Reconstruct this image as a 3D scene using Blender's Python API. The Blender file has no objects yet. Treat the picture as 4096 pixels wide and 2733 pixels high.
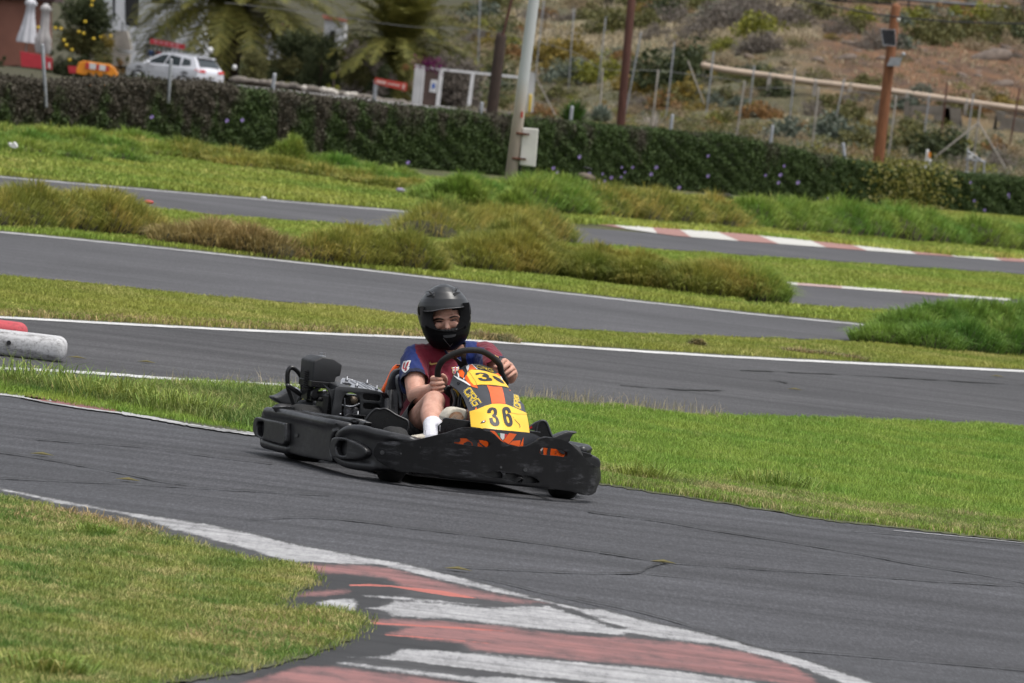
import bpy, bmesh, math, random
import numpy as np
from mathutils import Vector, Matrix, geometry
from mathutils.bvhtree import BVHTree

random.seed(7); RNG = np.random.default_rng(11)
SC = bpy.context.scene; COL = SC.collection
R = math.radians

# ------------------------------------------------------------------ the viewpoint, used to survey the place
H = 2.07; FPX = 29107.0; RO = R(6.8); PH = math.atan(614*1.743/FPX)
CAMP = Vector((0, 0, H))
FW = Vector((0, math.cos(PH), -math.sin(PH))); UP = Vector((0, math.sin(PH), math.cos(PH)))
def ray(p):
    xc = (p[0]-2048)/FPX; yc = -(p[1]-1366.5)/FPX
    xr = xc*math.cos(RO)-yc*math.sin(RO); yu = xc*math.sin(RO)+yc*math.cos(RO)
    return FW+xr*Vector((1, 0, 0))+yu*UP
def G(p, z=0.0):
    d = ray(p); t = (z-H)/d.z; return CAMP+d*t
def at(p, D):                       # a surveyed point at distance D (metres along +Y)
    d = ray(p); return CAMP+d*(D/d.y)
def proj(P):
    d = Vector(P)-CAMP; k = d.dot(FW); xr = d.x/k; yu = d.dot(UP)/k
    return (2048+FPX*(xr*math.cos(RO)+yu*math.sin(RO)), 1366.5-FPX*(-xr*math.sin(RO)+yu*math.cos(RO)))
def Z(x0, y0, s): return lambda a, b: (x0+a*s, y0+b*s)
dd = Z(0, 0, 1.74298)
z1 = Z(1000, 1100, 1450/2350); z2 = Z(1560, 1100, 600/1384); z3 = Z(1000, 1380, 700/2111); z4 = Z(1650, 1400, 800/1930)
zh = Z(1640, 1120, 260/1359); zs = Z(1580, 1380, 520/2350); zp = Z(1780, 1430, 400/1568); ze = Z(1180, 1400, 500/2178)
zf = Z(1620, 1640, 340/2050); zn = Z(2060, 1640, 380/1490); zb = Z(1020, 1560, 700/2350)
zk = Z(1000, 2000, 1500/2350); zg = Z(0, 1900, 1500/2350); zr = Z(2400, 1500, 1696/2157); zl = Z(0, 1100, 1100/1916)
z5 = Z(0, 0, 1000/2350); z6 = Z(900, 0, 1300/2350); z7 = Z(1900, 0, 1200/2350); z8 = Z(2900, 0, 1196/2344)
zc = Z(2700, 600, 1396/2350); zm = Z(1400, 600, 1400/2350); zt = Z(0, 500, 1400/2350)
def PX(z, pts): return [z(*p) for p in pts]

# kart frame: x forward, y to the driver's left, z up; origin on the ground between the front wheels
TH = R(22)
KO = Vector((-.10, 35.87, 0)); KF = Vector((math.sin(TH), -math.cos(TH), 0)); KL = Vector((math.cos(TH), math.sin(TH), 0)); KZ_ = Vector((0, 0, 1))
def kl(P): d = P-KO; return Vector((d.dot(KF), d.dot(KL), d.z))
def kld(d): return Vector((d.dot(KF), d.dot(KL), d.z))
def k2w(v): return KO+KF*v[0]+KL*v[1]+KZ_*v[2]
KC = kl(CAMP)
def KPl(p, q, n):
    d = kld(ray(p)); q = Vector(q); n = Vector(n); return KC+d*((q-KC).dot(n)/d.dot(n))
def KX(p, x): return KPl(p, (x, 0, 0), (1, 0, 0))
def KY(p, y): return KPl(p, (0, y, 0), (0, 1, 0))
def KPath(p, path):
    d = kld(ray(p)); best = None; n = len(path)
    for i in range(n-1):
        ax, ay = path[i]; bx, by = path[i+1]
        ex, ey = bx-ax, by-ay
        den = d.x*ey-d.y*ex
        if abs(den) < 1e-9: continue
        t = ((ax-KC.x)*ey-(ay-KC.y)*ex)/den
        s = ((KC.x+t*d.x-ax)*ex+(KC.y+t*d.y-ay)*ey)/(ex*ex+ey*ey)
        lo = -9 if i == 0 else -1e-4; hi = 9 if i == n-2 else 1.0001
        over = max(0, -s, s-1) if (i == 0 or i == n-2) else 0
        if lo <= s <= hi:
            key = (over > .001, t)
            if best is None or key < best[0]: best = (key, KC+d*t)
    if best is None or best[0][0]:       # beyond the outline seen from here: the nearest corner of the path
        L2 = d.x*d.x+d.y*d.y; c = min(path, key=lambda q: abs((q[0]-KC.x)*d.y-(q[1]-KC.y)*d.x))
        t = ((c[0]-KC.x)*d.x+(c[1]-KC.y)*d.y)/L2; alt = KC+d*t
        if best is None or (alt-best[1]).length > .03: return alt
    return best[1]

# ------------------------------------------------------------------ tagging
def tag(o, label=None, cat=None, group=None, kind=None):
    if label: o['label'] = label
    if cat: o['category'] = cat
    if group: o['group'] = group
    if kind: o['kind'] = kind
    return o
def empty(name, loc=(0, 0, 0), rz=0.0):
    o = bpy.data.objects.new(name, None); COL.objects.link(o); o.location = loc; o.rotation_euler = (0, 0, rz); o.empty_display_size = .1
    return o

# ------------------------------------------------------------------ materials
def _n(nt, t, **k):
    n = nt.nodes.new(t)
    for a, b in k.items():
        if a in n.inputs: n.inputs[a].default_value = b
        else: setattr(n, a, b)
    return n
def ramp(nt, stops):
    r = nt.nodes.new('ShaderNodeValToRGB'); e = r.color_ramp.elements
    while len(e) < len(stops): e.new(.5)
    for i, (p, c) in enumerate(stops): e[i].position = p; e[i].color = (*c[:3], 1) if len(c) >= 3 else (c[0],)*3+(1,)
    return r
def mixc(nt, f, a, b, mode='MIX'):
    m = nt.nodes.new('ShaderNodeMix'); m.data_type = 'RGBA'; m.blend_type = mode
    for s, v in ((0, f), (6, a), (7, b)):
        if hasattr(v, 'is_output'): nt.links.new(v, m.inputs[s])
        elif v is not None: m.inputs[s].default_value = v if s == 0 else (*v[:3], 1)
    return m.outputs[2]
def base(name):
    m = bpy.data.materials.new(name); m.use_nodes = True; nt = m.node_tree
    return m, nt, nt.nodes['Principled BSDF'], nt.links
def coord(nt, sc=(1, 1, 1), rz=0, which='Object'):
    t = nt.nodes.new('ShaderNodeTexCoord'); mp = nt.nodes.new('ShaderNodeMapping'); mp.inputs['Scale'].default_value = sc; mp.inputs['Rotation'].default_value = (0, 0, rz)
    nt.links.new(t.outputs[which], mp.inputs[0]); return mp.outputs[0]
def noise(nt, v, scale, detail=4, rough=.55):
    n = nt.nodes.new('ShaderNodeTexNoise'); n.inputs['Scale'].default_value = scale; n.inputs['Detail'].default_value = detail; n.inputs['Roughness'].default_value = rough
    nt.links.new(v, n.inputs['Vector']); return n.outputs['Fac']
def mat(name, col, rough=.5, metal=0., var=.15, scale=12., bump=0., bscale=60., coat=0., spec=.5, stretch=(1, 1, 1)):
    m, nt, b, L = base(name); v = coord(nt, stretch)
    f = noise(nt, v, scale)
    lo = tuple(max(0, c*(1-var*2)) for c in col); hi = tuple(c*(1+var*2) for c in col)
    r = ramp(nt, [(.25, lo), (.75, hi)]); L.new(f, r.inputs[0]); L.new(r.outputs[0], b.inputs['Base Color'])
    rr = nt.nodes.new('ShaderNodeMapRange'); rr.inputs[3].default_value = max(0, rough-.12); rr.inputs[4].default_value = min(1, rough+.12)
    L.new(noise(nt, v, scale*2.3), rr.inputs[0]); L.new(rr.outputs[0], b.inputs['Roughness'])
    b.inputs['Metallic'].default_value = metal; b.inputs['Coat Weight'].default_value = coat; b.inputs['Specular IOR Level'].default_value = spec
    if bump:
        bp = nt.nodes.new('ShaderNodeBump'); bp.inputs['Strength'].default_value = bump; bp.inputs['Distance'].default_value = .002
        L.new(noise(nt, v, bscale, 5), bp.inputs['Height']); L.new(bp.outputs[0], b.inputs['Normal'])
    return m
def plastic(name, col, scuff=(.11, .11, .115), amt=.5, rough=.5, spec=.5):
    """dark moulded plastic with pale scuffs and fine scratches"""
    m, nt, b, L = base(name); v = coord(nt)
    vs = coord(nt, (3, 5, 26), R(20)); 
    s1 = ramp(nt, [(.5, (0, 0, 0)), (.66, (1, 1, 1))]); L.new(noise(nt, vs, 1.6, 9, .75), s1.inputs[0])
    s2 = ramp(nt, [(.45, (0, 0, 0)), (.7, (1, 1, 1))]); L.new(noise(nt, v, 7, 4), s2.inputs[0])
    mm = nt.nodes.new('ShaderNodeMath'); mm.operation = 'MULTIPLY'; L.new(s1.outputs[0], mm.inputs[0]); L.new(s2.outputs[0], mm.inputs[1])
    m2 = nt.nodes.new('ShaderNodeMath'); m2.operation = 'MULTIPLY'; L.new(mm.outputs[0], m2.inputs[0]); m2.inputs[1].default_value = amt
    c0 = ramp(nt, [(.3, tuple(c*.7 for c in col)), (.7, tuple(c*1.35 for c in col))]); L.new(noise(nt, v, 5, 3), c0.inputs[0])
    L.new(mixc(nt, m2.outputs[0], c0.outputs[0], scuff), b.inputs['Base Color'])
    rr = nt.nodes.new('ShaderNodeMapRange'); rr.inputs[3].default_value = rough-.12; rr.inputs[4].default_value = rough+.15
    L.new(noise(nt, v, 30, 5), rr.inputs[0]); L.new(rr.outputs[0], b.inputs['Roughness']); b.inputs['Specular IOR Level'].default_value = spec
    bp = nt.nodes.new('ShaderNodeBump'); bp.inputs['Strength'].default_value = .12; bp.inputs['Distance'].default_value = .003
    L.new(noise(nt, v, 55, 6), bp.inputs['Height']); L.new(bp.outputs[0], b.inputs['Normal'])
    return m

# ------------------------------------------------------------------ mesh helpers
def link(name, me, m=None, parent=None, smooth=True):
    o = bpy.data.objects.new(name, me); COL.objects.link(o)
    if m: me.materials.append(m)
    if parent: o.parent = parent
    if smooth and len(me.polygons): me.polygons.foreach_set('use_smooth', [True]*len(me.polygons))
    return o
def mo(name, vf, m, parent=None, smooth=False, auto=None):
    v, f = vf; me = bpy.data.meshes.new(name); me.from_pydata([tuple(x) for x in v], [], [tuple(x) for x in f]); me.update()
    bm = bmesh.new(); bm.from_mesh(me); bmesh.ops.recalc_face_normals(bm, faces=bm.faces[:])
    if auto is not None:
        for e in bm.edges:
            if len(e.link_faces) == 2 and e.calc_face_angle(0) > auto: e.smooth = False
        smooth = True
    bm.to_mesh(me); bm.free()
    return link(name, me, m, parent, smooth)
def join(*L):
    V = []; Fc = []
    for v, f in L:
        o = len(V); V += [Vector(x) for x in v]; Fc += [tuple(i+o for i in q) for q in f]
    return V, Fc
def bake(o):
    dg = bpy.context.evaluated_depsgraph_get(); me = bpy.data.meshes.new_from_object(o.evaluated_get(dg)); me.name = o.name
    o.modifiers.clear(); o.data = me; return o
def box(c, s, rz=0):
    c = Vector(c); M = Matrix.Rotation(rz, 3, 'Z'); V = [c+M@Vector((x*s[0]/2, y*s[1]/2, z*s[2]/2)) for x in (-1, 1) for y in (-1, 1) for z in (-1, 1)]
    return V, [(0, 1, 3, 2), (4, 6, 7, 5), (0, 4, 5, 1), (2, 3, 7, 6), (0, 2, 6, 4), (1, 5, 7, 3)]
def bev(o, w, seg=2, ang=35):
    b = o.modifiers.new('b', 'BEVEL'); b.width = w; b.segments = seg; b.limit_method = 'ANGLE'; b.angle_limit = R(ang); return o
def catmull(P, n=6, closed=False):
    P = [Vector(p) for p in P]; out = []; N = len(P)
    for i in range(N if closed else N-1):
        if closed: p0, p1, p2, p3 = P[i-1], P[i], P[(i+1) % N], P[(i+2) % N]
        else: p0, p1, p2, p3 = P[max(i-1, 0)], P[i], P[i+1], P[min(i+2, N-1)]
        for k in range(n):
            t = k/n; out.append(.5*((2*p1)+(p2-p0)*t+(2*p0-5*p1+4*p2-p3)*t*t+(3*p1-p0-3*p2+p3)*t**3))
    if not closed: out.append(P[-1])
    return out
def sm2(P, n=4): return [(v.x, v.y) for v in catmull([Vector((a, b, 0)) for a, b in P], n, True)]
def tube(P, rad, seg=10, closed=False, n=6, cap=True):
    """tube or tapering limb along a smooth path; rad is a number or a list, one per control point"""
    P = [Vector(p) for p in P]
    if isinstance(rad, (int, float)): rad = [rad]*len(P)
    Q = [Vector((*p, r)) for p, r in zip(P, rad)]
    C = catmull(Q, n, closed) if n > 1 else Q
    pts = [Vector(c[:3]) for c in C]; rr = [c[3] for c in C]; N = len(pts)
    def tan(i):
        a, b = (pts[i-1], pts[(i+1) % N]) if closed else (pts[max(i-1, 0)], pts[min(i+1, N-1)])
        return (b-a).normalized()
    t0 = tan(0); nrm = t0.orthogonal().normalized(); V = []; Fc = []
    rings = []
    if cap and not closed:
        for k in (0., .35, .7): rings.append((0, -math.cos(k*math.pi/2)*rr[0] if k else -rr[0]*.98, max(.12, math.sin(k*math.pi/2))*rr[0]))
    for i in range(N): rings.append((i, 0., rr[i]))
    if cap and not closed:
        for k in (.7, .35, 0.): rings.append((N-1, math.cos(k*math.pi/2)*rr[-1] if k else rr[-1]*.98, max(.12, math.sin(k*math.pi/2))*rr[-1]))
    frames = []
    for i in range(N):
        t = tan(i); nrm = (nrm-t*nrm.dot(t)).normalized(); frames.append((t, nrm.copy(), t.cross(nrm)))
    for i, off, r in rings:
        t, a, b = frames[i]; c = pts[i]+t*off
        for k in range(seg): w = 2*math.pi*k/seg; V.append(c+(a*math.cos(w)+b*math.sin(w))*r)
    M = len(rings)
    for j in range(M if closed else M-1):
        for k in range(seg):
            k2 = (k+1) % seg; j2 = (j+1) % M; Fc.append((j*seg+k, j*seg+k2, j2*seg+k2, j2*seg+k))
    if not closed: Fc.append(tuple(range(seg))[::-1]); Fc.append(tuple((M-1)*seg+k for k in range(seg)))
    return V, Fc
def ell(c, r, M=None, nu=14, nv=10):
    V = [];  Fc = []; c = Vector(c)
    for j in range(nv+1):
        th = math.pi*(j/nv) if 0 < j < nv else (1e-3 if j == 0 else math.pi-1e-3)
        for k in range(nu):
            w = 2*math.pi*k/nu; v = Vector((r[0]*math.sin(th)*math.cos(w), r[1]*math.sin(th)*math.sin(w), r[2]*math.cos(th)))
            V.append(c+(M@v if M else v))
    for j in range(nv):
        for k in range(nu): k2 = (k+1) % nu; Fc.append((j*nu+k, j*nu+k2, (j+1)*nu+k2, (j+1)*nu+k))
    Fc.append(tuple(range(nu))[::-1]); Fc.append(tuple(nv*nu+k for k in range(nu)))
    return V, Fc
def lathe(prof, seg=24, M=None, off=(0, 0, 0)):
    """profile of (radius, height) pairs turned round z"""
    V = []; Fc = []; off = Vector(off)
    for r, h in prof:
        for k in range(seg):
            w = 2*math.pi*k/seg; v = Vector((r*math.cos(w), r*math.sin(w), h)); V.append(off+(M@v if M else v))
    for j in range(len(prof)-1):
        for k in range(seg): k2 = (k+1) % seg; Fc.append((j*seg+k, j*seg+k2, (j+1)*seg+k2, (j+1)*seg+k))
    if prof[0][0] > 1e-6: Fc.append(tuple(range(seg))[::-1])
    if prof[-1][0] > 1e-6: Fc.append(tuple((len(prof)-1)*seg+k for k in range(seg)))
    return V, Fc
def tess(poly, holes=(), grid=None):
    loops = [[Vector((a, b, 0)) for a, b in L] for L in [poly, *holes]]
    tris = geometry.tessellate_polygon(loops); pts = [p for L in loops for p in L]
    bm = bmesh.new(); vs = [bm.verts.new(p) for p in pts]
    for t in tris:
        try: bm.faces.new([vs[i] for i in t])
        except ValueError: pass
    if grid:
        xs = [p.x for p in pts]; ys = [p.y for p in pts]
        for ax, A in ((0, xs), (1, ys)):
            g = grid; a = math.floor(min(A)/g)*g+g
            while a < max(A):
                no = (1, 0, 0) if ax == 0 else (0, 1, 0); co = (a, 0, 0) if ax == 0 else (0, a, 0)
                bmesh.ops.bisect_plane(bm, geom=bm.verts[:]+bm.edges[:]+bm.faces[:], plane_co=co, plane_no=no); a += g
    return bm
def sheet(name, poly, fn, m, parent=None, holes=(), grid=None, thick=0, view=None, smooth=True, bevel=0, do_bake=False):
    """outline(s) surveyed on the photograph, laid on the surface fn and given a thickness behind it"""
    bm = tess(poly, holes, grid)
    for v in bm.verts: v.co = fn(v.co.x, v.co.y)
    bmesh.ops.recalc_face_normals(bm, faces=bm.faces[:])
    view = KC if view is None else view
    s = sum((f.normal.dot(view-f.calc_center_median())*f.calc_area() for f in bm.faces))
    if s < 0: bmesh.ops.reverse_faces(bm, faces=bm.faces[:])
    me = bpy.data.meshes.new(name); bm.to_mesh(me); bm.free()
    o = link(name, me, m, parent, smooth)
    if thick:
        md = o.modifiers.new('s', 'SOLIDIFY'); md.thickness = thick; md.offset = -1
        if bevel: bev(o, bevel, 2, 40)
    if do_bake or thick: bake(o)
    if thick and not bevel:
        sharp(o)
    return o
def extrude(V, F, d):
    """closed solid: the sheet V, F and its copy moved by d, joined along the rim"""
    n = len(V); d = Vector(d); cnt = {}
    for f in F:
        for i in range(len(f)): e = (f[i], f[(i+1) % len(f)]); cnt[e] = 1
    W = [(a, b) for a, b in cnt if (b, a) not in cnt]
    return list(V)+[Vector(v)+d for v in V], list(F)+[tuple(i+n for i in f[::-1]) for f in F]+[(b, a, a+n, b+n) for a, b in W]
def sharp(o, ang=40):
    bm = bmesh.new(); bm.from_mesh(o.data)
    for e in bm.edges:
        if len(e.link_faces) == 2 and e.calc_face_angle(0) > R(ang): e.smooth = False
    for f in bm.faces: f.smooth = True
    bm.to_mesh(o.data); bm.free(); return o
def puff(name, parts, m, parent, voxel=.006, it=6, fac=.5):
    """overlapping solids fused into one moulded, rounded surface"""
    v, f = join(*parts); me = bpy.data.meshes.new(name); me.from_pydata([tuple(x) for x in v], [], f); me.update()
    bm = bmesh.new(); bm.from_mesh(me); bmesh.ops.recalc_face_normals(bm, faces=bm.faces[:]); bm.to_mesh(me); bm.free()
    o = link(name, me, m, parent)
    rm = o.modifiers.new('r', 'REMESH'); rm.mode = 'VOXEL'; rm.voxel_size = voxel; rm.use_smooth_shade = True
    if it: s = o.modifiers.new('s', 'SMOOTH'); s.iterations = it; s.factor = fac
    bake(o); o.data.polygons.foreach_set('use_smooth', [True]*len(o.data.polygons)); return o
def meshdata(o):
    return [v.co.copy() for v in o.data.vertices], [tuple(p.vertices) for p in o.data.polygons]
def kill(o):
    bpy.data.objects.remove(o)
def stroke(P, w):
    """flat polygons for a thick line in 2-D"""
    out = []
    for a, b in zip(P[:-1], P[1:]):
        a = Vector(a); b = Vector(b); t = (b-a).normalized(); n = Vector((-t.y, t.x))*w/2; a2 = a-t*w/2; b2 = b+t*w/2
        out.append([tuple(a2+n), tuple(b2+n), tuple(b2-n), tuple(a2-n)])
    return out

# ------------------------------------------------------------------ blades and leaves in bulk
def rawmesh(name, V, quads=None, tris=None, rnd=None):
    me = bpy.data.meshes.new(name); me.vertices.add(len(V)); me.vertices.foreach_set('co', np.asarray(V, np.float32).ravel())
    nq = 0 if quads is None else len(quads); nt_ = 0 if tris is None else len(tris)
    idx = np.concatenate([a.ravel() for a in (quads, tris) if a is not None]).astype(np.int32)
    me.loops.add(len(idx)); me.loops.foreach_set('vertex_index', idx); me.polygons.add(nq+nt_)
    st = np.concatenate([np.arange(nq)*4, nq*4+np.arange(nt_)*3]).astype(np.int32)
    me.polygons.foreach_set('loop_start', st); me.update(calc_edges=True)
    if rnd is not None:
        at_ = me.attributes.new('rnd', 'FLOAT', 'POINT'); at_.data.foreach_set('value', np.asarray(rnd, np.float32))
    return me
def blades(P, h, w, lean, dirv=None, droop=0.25):
    """P (N,3) roots, h/w/lean arrays; returns vertices, quads, tris, per-vertex random"""
    N = len(P); az = RNG.uniform(0, 2*np.pi, N); fx = np.stack([np.cos(az), np.sin(az), np.zeros(N)], 1)
    if dirv is None: dirv = fx
    az2 = RNG.uniform(0, 2*np.pi, N); sd = np.stack([np.cos(az2), np.sin(az2), np.zeros(N)], 1)*(w[:, None]/2)
    up = np.array([0, 0, 1.])
    mid = P+up*(h*.6)[:, None]+dirv*(h*lean*.35)[:, None]; tip = P+up*(h*(1-droop*lean))[:, None]+dirv*(h*lean)[:, None]
    V = np.stack([P-sd, P+sd, mid-sd*.75, mid+sd*.75, tip], 1).reshape(-1, 3)
    b = np.arange(N)*5
    quads = np.stack([b, b+1, b+3, b+2], 1); tris = np.stack([b+2, b+3, b+4], 1)
    return V, quads, tris, np.repeat(RNG.random(N), 5)
def inpoly(X, Y, poly):
    inside = np.zeros(len(X), bool); n = len(poly)
    for i in range(n):
        x1, y1 = poly[i]; x2, y2 = poly[(i+1) % n]
        c = ((y1 > Y) != (y2 > Y)) & (X < (x2-x1)*(Y-y1)/((y2-y1) if y2 != y1 else 1e-9)+x1); inside ^= c
    return inside
def scatter(poly, dens):
    P = np.array(poly); lo = P.min(0); hi = P.max(0); n = int(dens*(hi-lo).prod()); X = RNG.uniform(lo[0], hi[0], n); Y = RNG.uniform(lo[1], hi[1], n)
    k = inpoly(X, Y, poly); return X[k], Y[k]
_W = [(RNG.uniform(0, 2*np.pi), RNG.uniform(0, 2*np.pi)) for _ in range(12)]
def fbm(x, y, s):
    """cheap smooth noise in about -1..1 with feature size s"""
    o = 0
    for i, (a, p) in enumerate(_W):
        k = 2*np.pi/(s*(1, .83, 1.27, .61, .5, .37)[i % 6]); o = o+np.sin((x*np.cos(a)+y*np.sin(a))*k+p)*(1, .9, .9, .6, .5, .4)[i % 6]
    return o/4.5
def leaves(C, size, flat=.0):
    """random leaf quads at points C (N,3)"""
    N = len(C); a = RNG.normal(size=(N, 3)); a /= np.linalg.norm(a, axis=1)[:, None]; b = RNG.normal(size=(N, 3)); b -= a*(a*b).sum(1)[:, None]; b /= np.linalg.norm(b, axis=1)[:, None]
    s = (size*RNG.uniform(.6, 1.3, N))[:, None]; a = a*s*.5; b = b*s*.3
    V = np.stack([C-a, C+b, C+a, C-b], 1).reshape(-1, 3); q = np.arange(N)[:, None]*4+np.arange(4)[None]
    return V, q, np.repeat(RNG.random(N), 4)
# ------------------------------------------------------------------ light, sky, camera
def world():
    w = bpy.data.worlds.new("World"); SC.world = w; w.use_nodes = True; nt = w.node_tree; bg = nt.nodes['Background']
    s = nt.nodes.new('ShaderNodeTexSky'); s.sky_type = 'NISHITA'; s.sun_disc = False; s.sun_elevation = R(72); s.sun_rotation = R(112)
    s.air_density = 1.0; s.dust_density = 4.0; s.ozone_density = 1.0
    h = nt.nodes.new('ShaderNodeHueSaturation'); h.inputs['Saturation'].default_value = .28
    nt.links.new(s.outputs[0], h.inputs['Color']); nt.links.new(h.outputs[0], bg.inputs[0]); bg.inputs[1].default_value = .135
    l = bpy.data.lights.new('sun', 'SUN'); l.energy = 1.4; l.angle = R(18); l.color = (1, .96, .9); o = bpy.data.objects.new('sun', l); COL.objects.link(o)
    # Nishita: rotation is measured clockwise from +Y
    el, ro = R(72), R(112); d = Vector((math.sin(ro)*math.cos(el), math.cos(ro)*math.cos(el), math.sin(el)))
    o.rotation_euler = d.to_track_quat('Z', 'Y').to_euler(); o.location = (0, 0, 30)
    c = bpy.data.cameras.new('camera'); co = bpy.data.objects.new('camera', c); COL.objects.link(co); SC.camera = co
    c.sensor_width = 36; c.lens = 36*FPX/4096; c.clip_start = .5; c.clip_end = 3000
    cr, sr = math.cos(RO), math.sin(RO); X = Vector((1, 0, 0))
    r = X*cr+UP*sr; u = UP*cr-X*sr
    co.matrix_world = Matrix(((r.x, u.x, -FW.x, 0), (r.y, u.y, -FW.y, 0), (r.z, u.z, -FW.z, H), (0, 0, 0, 1)))
    c.dof.use_dof = True; c.dof.focus_distance = 36.0; c.dof.aperture_fstop = 13.0
    v = SC.view_settings; v.view_transform = 'Standard'; v.look = 'None'; v.gamma = 1; v.use_curve_mapping = False; v.exposure = EXPOSURE
EXPOSURE = .56
world()

# ------------------------------------------------------------------ ground materials
def asphalt(name, tone=.052, rot=0., streak=.35, tint=(1, .99, 1.02), grain=80):
    m, nt, b, L = base(name); v = coord(nt); vs = coord(nt, (.16, 2.6, 1), rot); vs2 = coord(nt, (.5, 9, 1), rot)
    big = ramp(nt, [(.3, (tone*.78,)*3), (.7, (tone*1.25,)*3)]); L.new(noise(nt, v, .35, 5), big.inputs[0])
    st = ramp(nt, [(.36, (1-streak,)*3), (.62, (1.08,)*3)]); L.new(noise(nt, vs, 1.1, 5, .6), st.inputs[0])
    s3 = ramp(nt, [(.36, (1-streak*.3,)*3), (.56, (1.02,)*3)]); L.new(noise(nt, vs2, 1.0, 4, .6), s3.inputs[0])
    sp = ramp(nt, [(.3, (.7,)*3), (.52, (1,)*3), (.7, (1.5,)*3)]); L.new(noise(nt, coord(nt, (1, .11, 1)), grain, 3, .75), sp.inputs[0])
    c = mixc(nt, 1., big.outputs[0], st.outputs[0], 'MULTIPLY'); c = mixc(nt, 1., c, s3.outputs[0], 'MULTIPLY'); c = mixc(nt, 1., c, sp.outputs[0], 'MULTIPLY'); c = mixc(nt, 1., c, tint, 'MULTIPLY')
    L.new(c, b.inputs['Base Color']); b.inputs['Roughness'].default_value = .78; b.inputs['Specular IOR Level'].default_value = .35
    bp = nt.nodes.new('ShaderNodeBump'); bp.inputs['Strength'].default_value = .5; bp.inputs['Distance'].default_value = .006
    L.new(noise(nt, v, 130, 3, .7), bp.inputs['Height']); L.new(bp.outputs[0], b.inputs['Normal']); return m
def paint(name, col, wear=.5, under=(.035, .034, .035), rot=0., sc=3.):
    m, nt, b, L = base(name); v = coord(nt); vs = coord(nt, (.35, 1.6, 1), rot)
    w1 = noise(nt, vs, sc, 8, .72); r = ramp(nt, [(wear-.1, (0, 0, 0)), (wear+.06, (1, 1, 1))]); L.new(w1, r.inputs[0])
    sp = ramp(nt, [(.34, (.35,)*3), (.5, (1,)*3)]); L.new(noise(nt, v, 45, 6, .75), sp.inputs[0])
    mm = nt.nodes.new('ShaderNodeMath'); mm.operation = 'MULTIPLY'; L.new(r.outputs[0], mm.inputs[0]); L.new(sp.outputs[0], mm.inputs[1])
    cc = ramp(nt, [(.3, tuple(c*.75 for c in col)), (.7, tuple(min(1, c*1.15) for c in col))]); L.new(noise(nt, vs, 2, 5), cc.inputs[0])
    L.new(mixc(nt, mm.outputs[0], under, cc.outputs[0]), b.inputs['Base Color']); b.inputs['Roughness'].default_value = .7
    bp = nt.nodes.new('ShaderNodeBump'); bp.inputs['Strength'].default_value = .4; bp.inputs['Distance'].default_value = .004
    L.new(noise(nt, v, 60, 6), bp.inputs['Height']); L.new(bp.outputs[0], b.inputs['Normal']); return m
def grassmat(name, a, b_, dry, dryamt=.5, sc=.7, trans=.25):
    """a, b_: two greens; dry: straw colour. Patches by place, small differences blade by blade"""
    a, b_, dry = [(c[0]*1.2, c[1]*1.2+.004, c[2]*1.2+.016) for c in (a, b_, dry)]
    m, nt, b, L = base(name); v = coord(nt)
    at_ = nt.nodes.new('ShaderNodeAttribute'); at_.attribute_name = 'rnd'
    g = ramp(nt, [(.36, a), (.64, b_)]); L.new(noise(nt, v, sc, 5, .6), g.inputs[0])
    ad = nt.nodes.new('ShaderNodeMath'); ad.operation = 'MULTIPLY_ADD'; L.new(at_.outputs['Fac'], ad.inputs[0]); ad.inputs[1].default_value = .2; L.new(noise(nt, v, sc*1.7, 5, .7), ad.inputs[2])
    d = ramp(nt, [(.9-dryamt*.44, (0, 0, 0)), (min(1., 1.08-dryamt*.44), (.88,)*3)]); L.new(ad.outputs[0], d.inputs[0])
    c = mixc(nt, d.outputs[0], g.outputs[0], dry)
    br = nt.nodes.new('ShaderNodeMapRange'); br.inputs[3].default_value = .62; br.inputs[4].default_value = 1.38; L.new(at_.outputs['Fac'], br.inputs[0])
    cb = nt.nodes.new('ShaderNodeMix'); cb.data_type = 'RGBA'; cb.blend_type = 'MULTIPLY'; cb.inputs[0].default_value = 1; L.new(c, cb.inputs[6]); L.new(br.outputs[0], cb.inputs[7])
    L.new(cb.outputs[2], b.inputs['Base Color']); b.inputs['Roughness'].default_value = .6; b.inputs['Specular IOR Level'].default_value = .25
    t = nt.nodes.new('ShaderNodeBsdfTranslucent'); L.new(cb.outputs[2], t.inputs[0]); mx = nt.nodes.new('ShaderNodeMixShader'); mx.inputs[0].default_value = trans
    L.new(b.outputs[0], mx.inputs[1]); L.new(t.outputs[0], mx.inputs[2]); L.new(mx.outputs[0], nt.nodes['Material Output'].inputs[0]); return m
M_soil = mat('turf soil', (.05, .055, .022), .95, 0, .3, 1.2, .5, 40)  # soil colour, darkened so the sheet's rim also reads as shadow
M_verge = mat('dry soil', (.11, .085, .05), .95, 0, .25, .8, .4, 20)
M_t1 = asphalt('near asphalt', .059, R(32), .32, (.955, .97, 1.07)); M_t2 = asphalt('asphalt', .06, R(14), .34, (.99, .975, 1.02)); M_t3 = asphalt('far asphalt', .07, R(5), .2, (.98, .97, 1.04))
M_crack = mat('crack filler', (.017, .017, .017), .9, 0, .2, 30)
M_line = paint('white line paint', (.42, .42, .42), .44, sc=3.); M_line2 = paint('clean white line paint', (.6, .6, .59), .38, sc=3)
M_kred = paint('red kerb paint', (.27, .085, .08), .47, (.05, .04, .041), R(16), 5.); M_kwhite = paint('white kerb paint', (.42, .42, .43), .46, (.055, .055, .055), R(16), 5.)
M_kthin = paint('bright red kerb paint', (.55, .1, .075), .42, rot=R(20))

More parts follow.
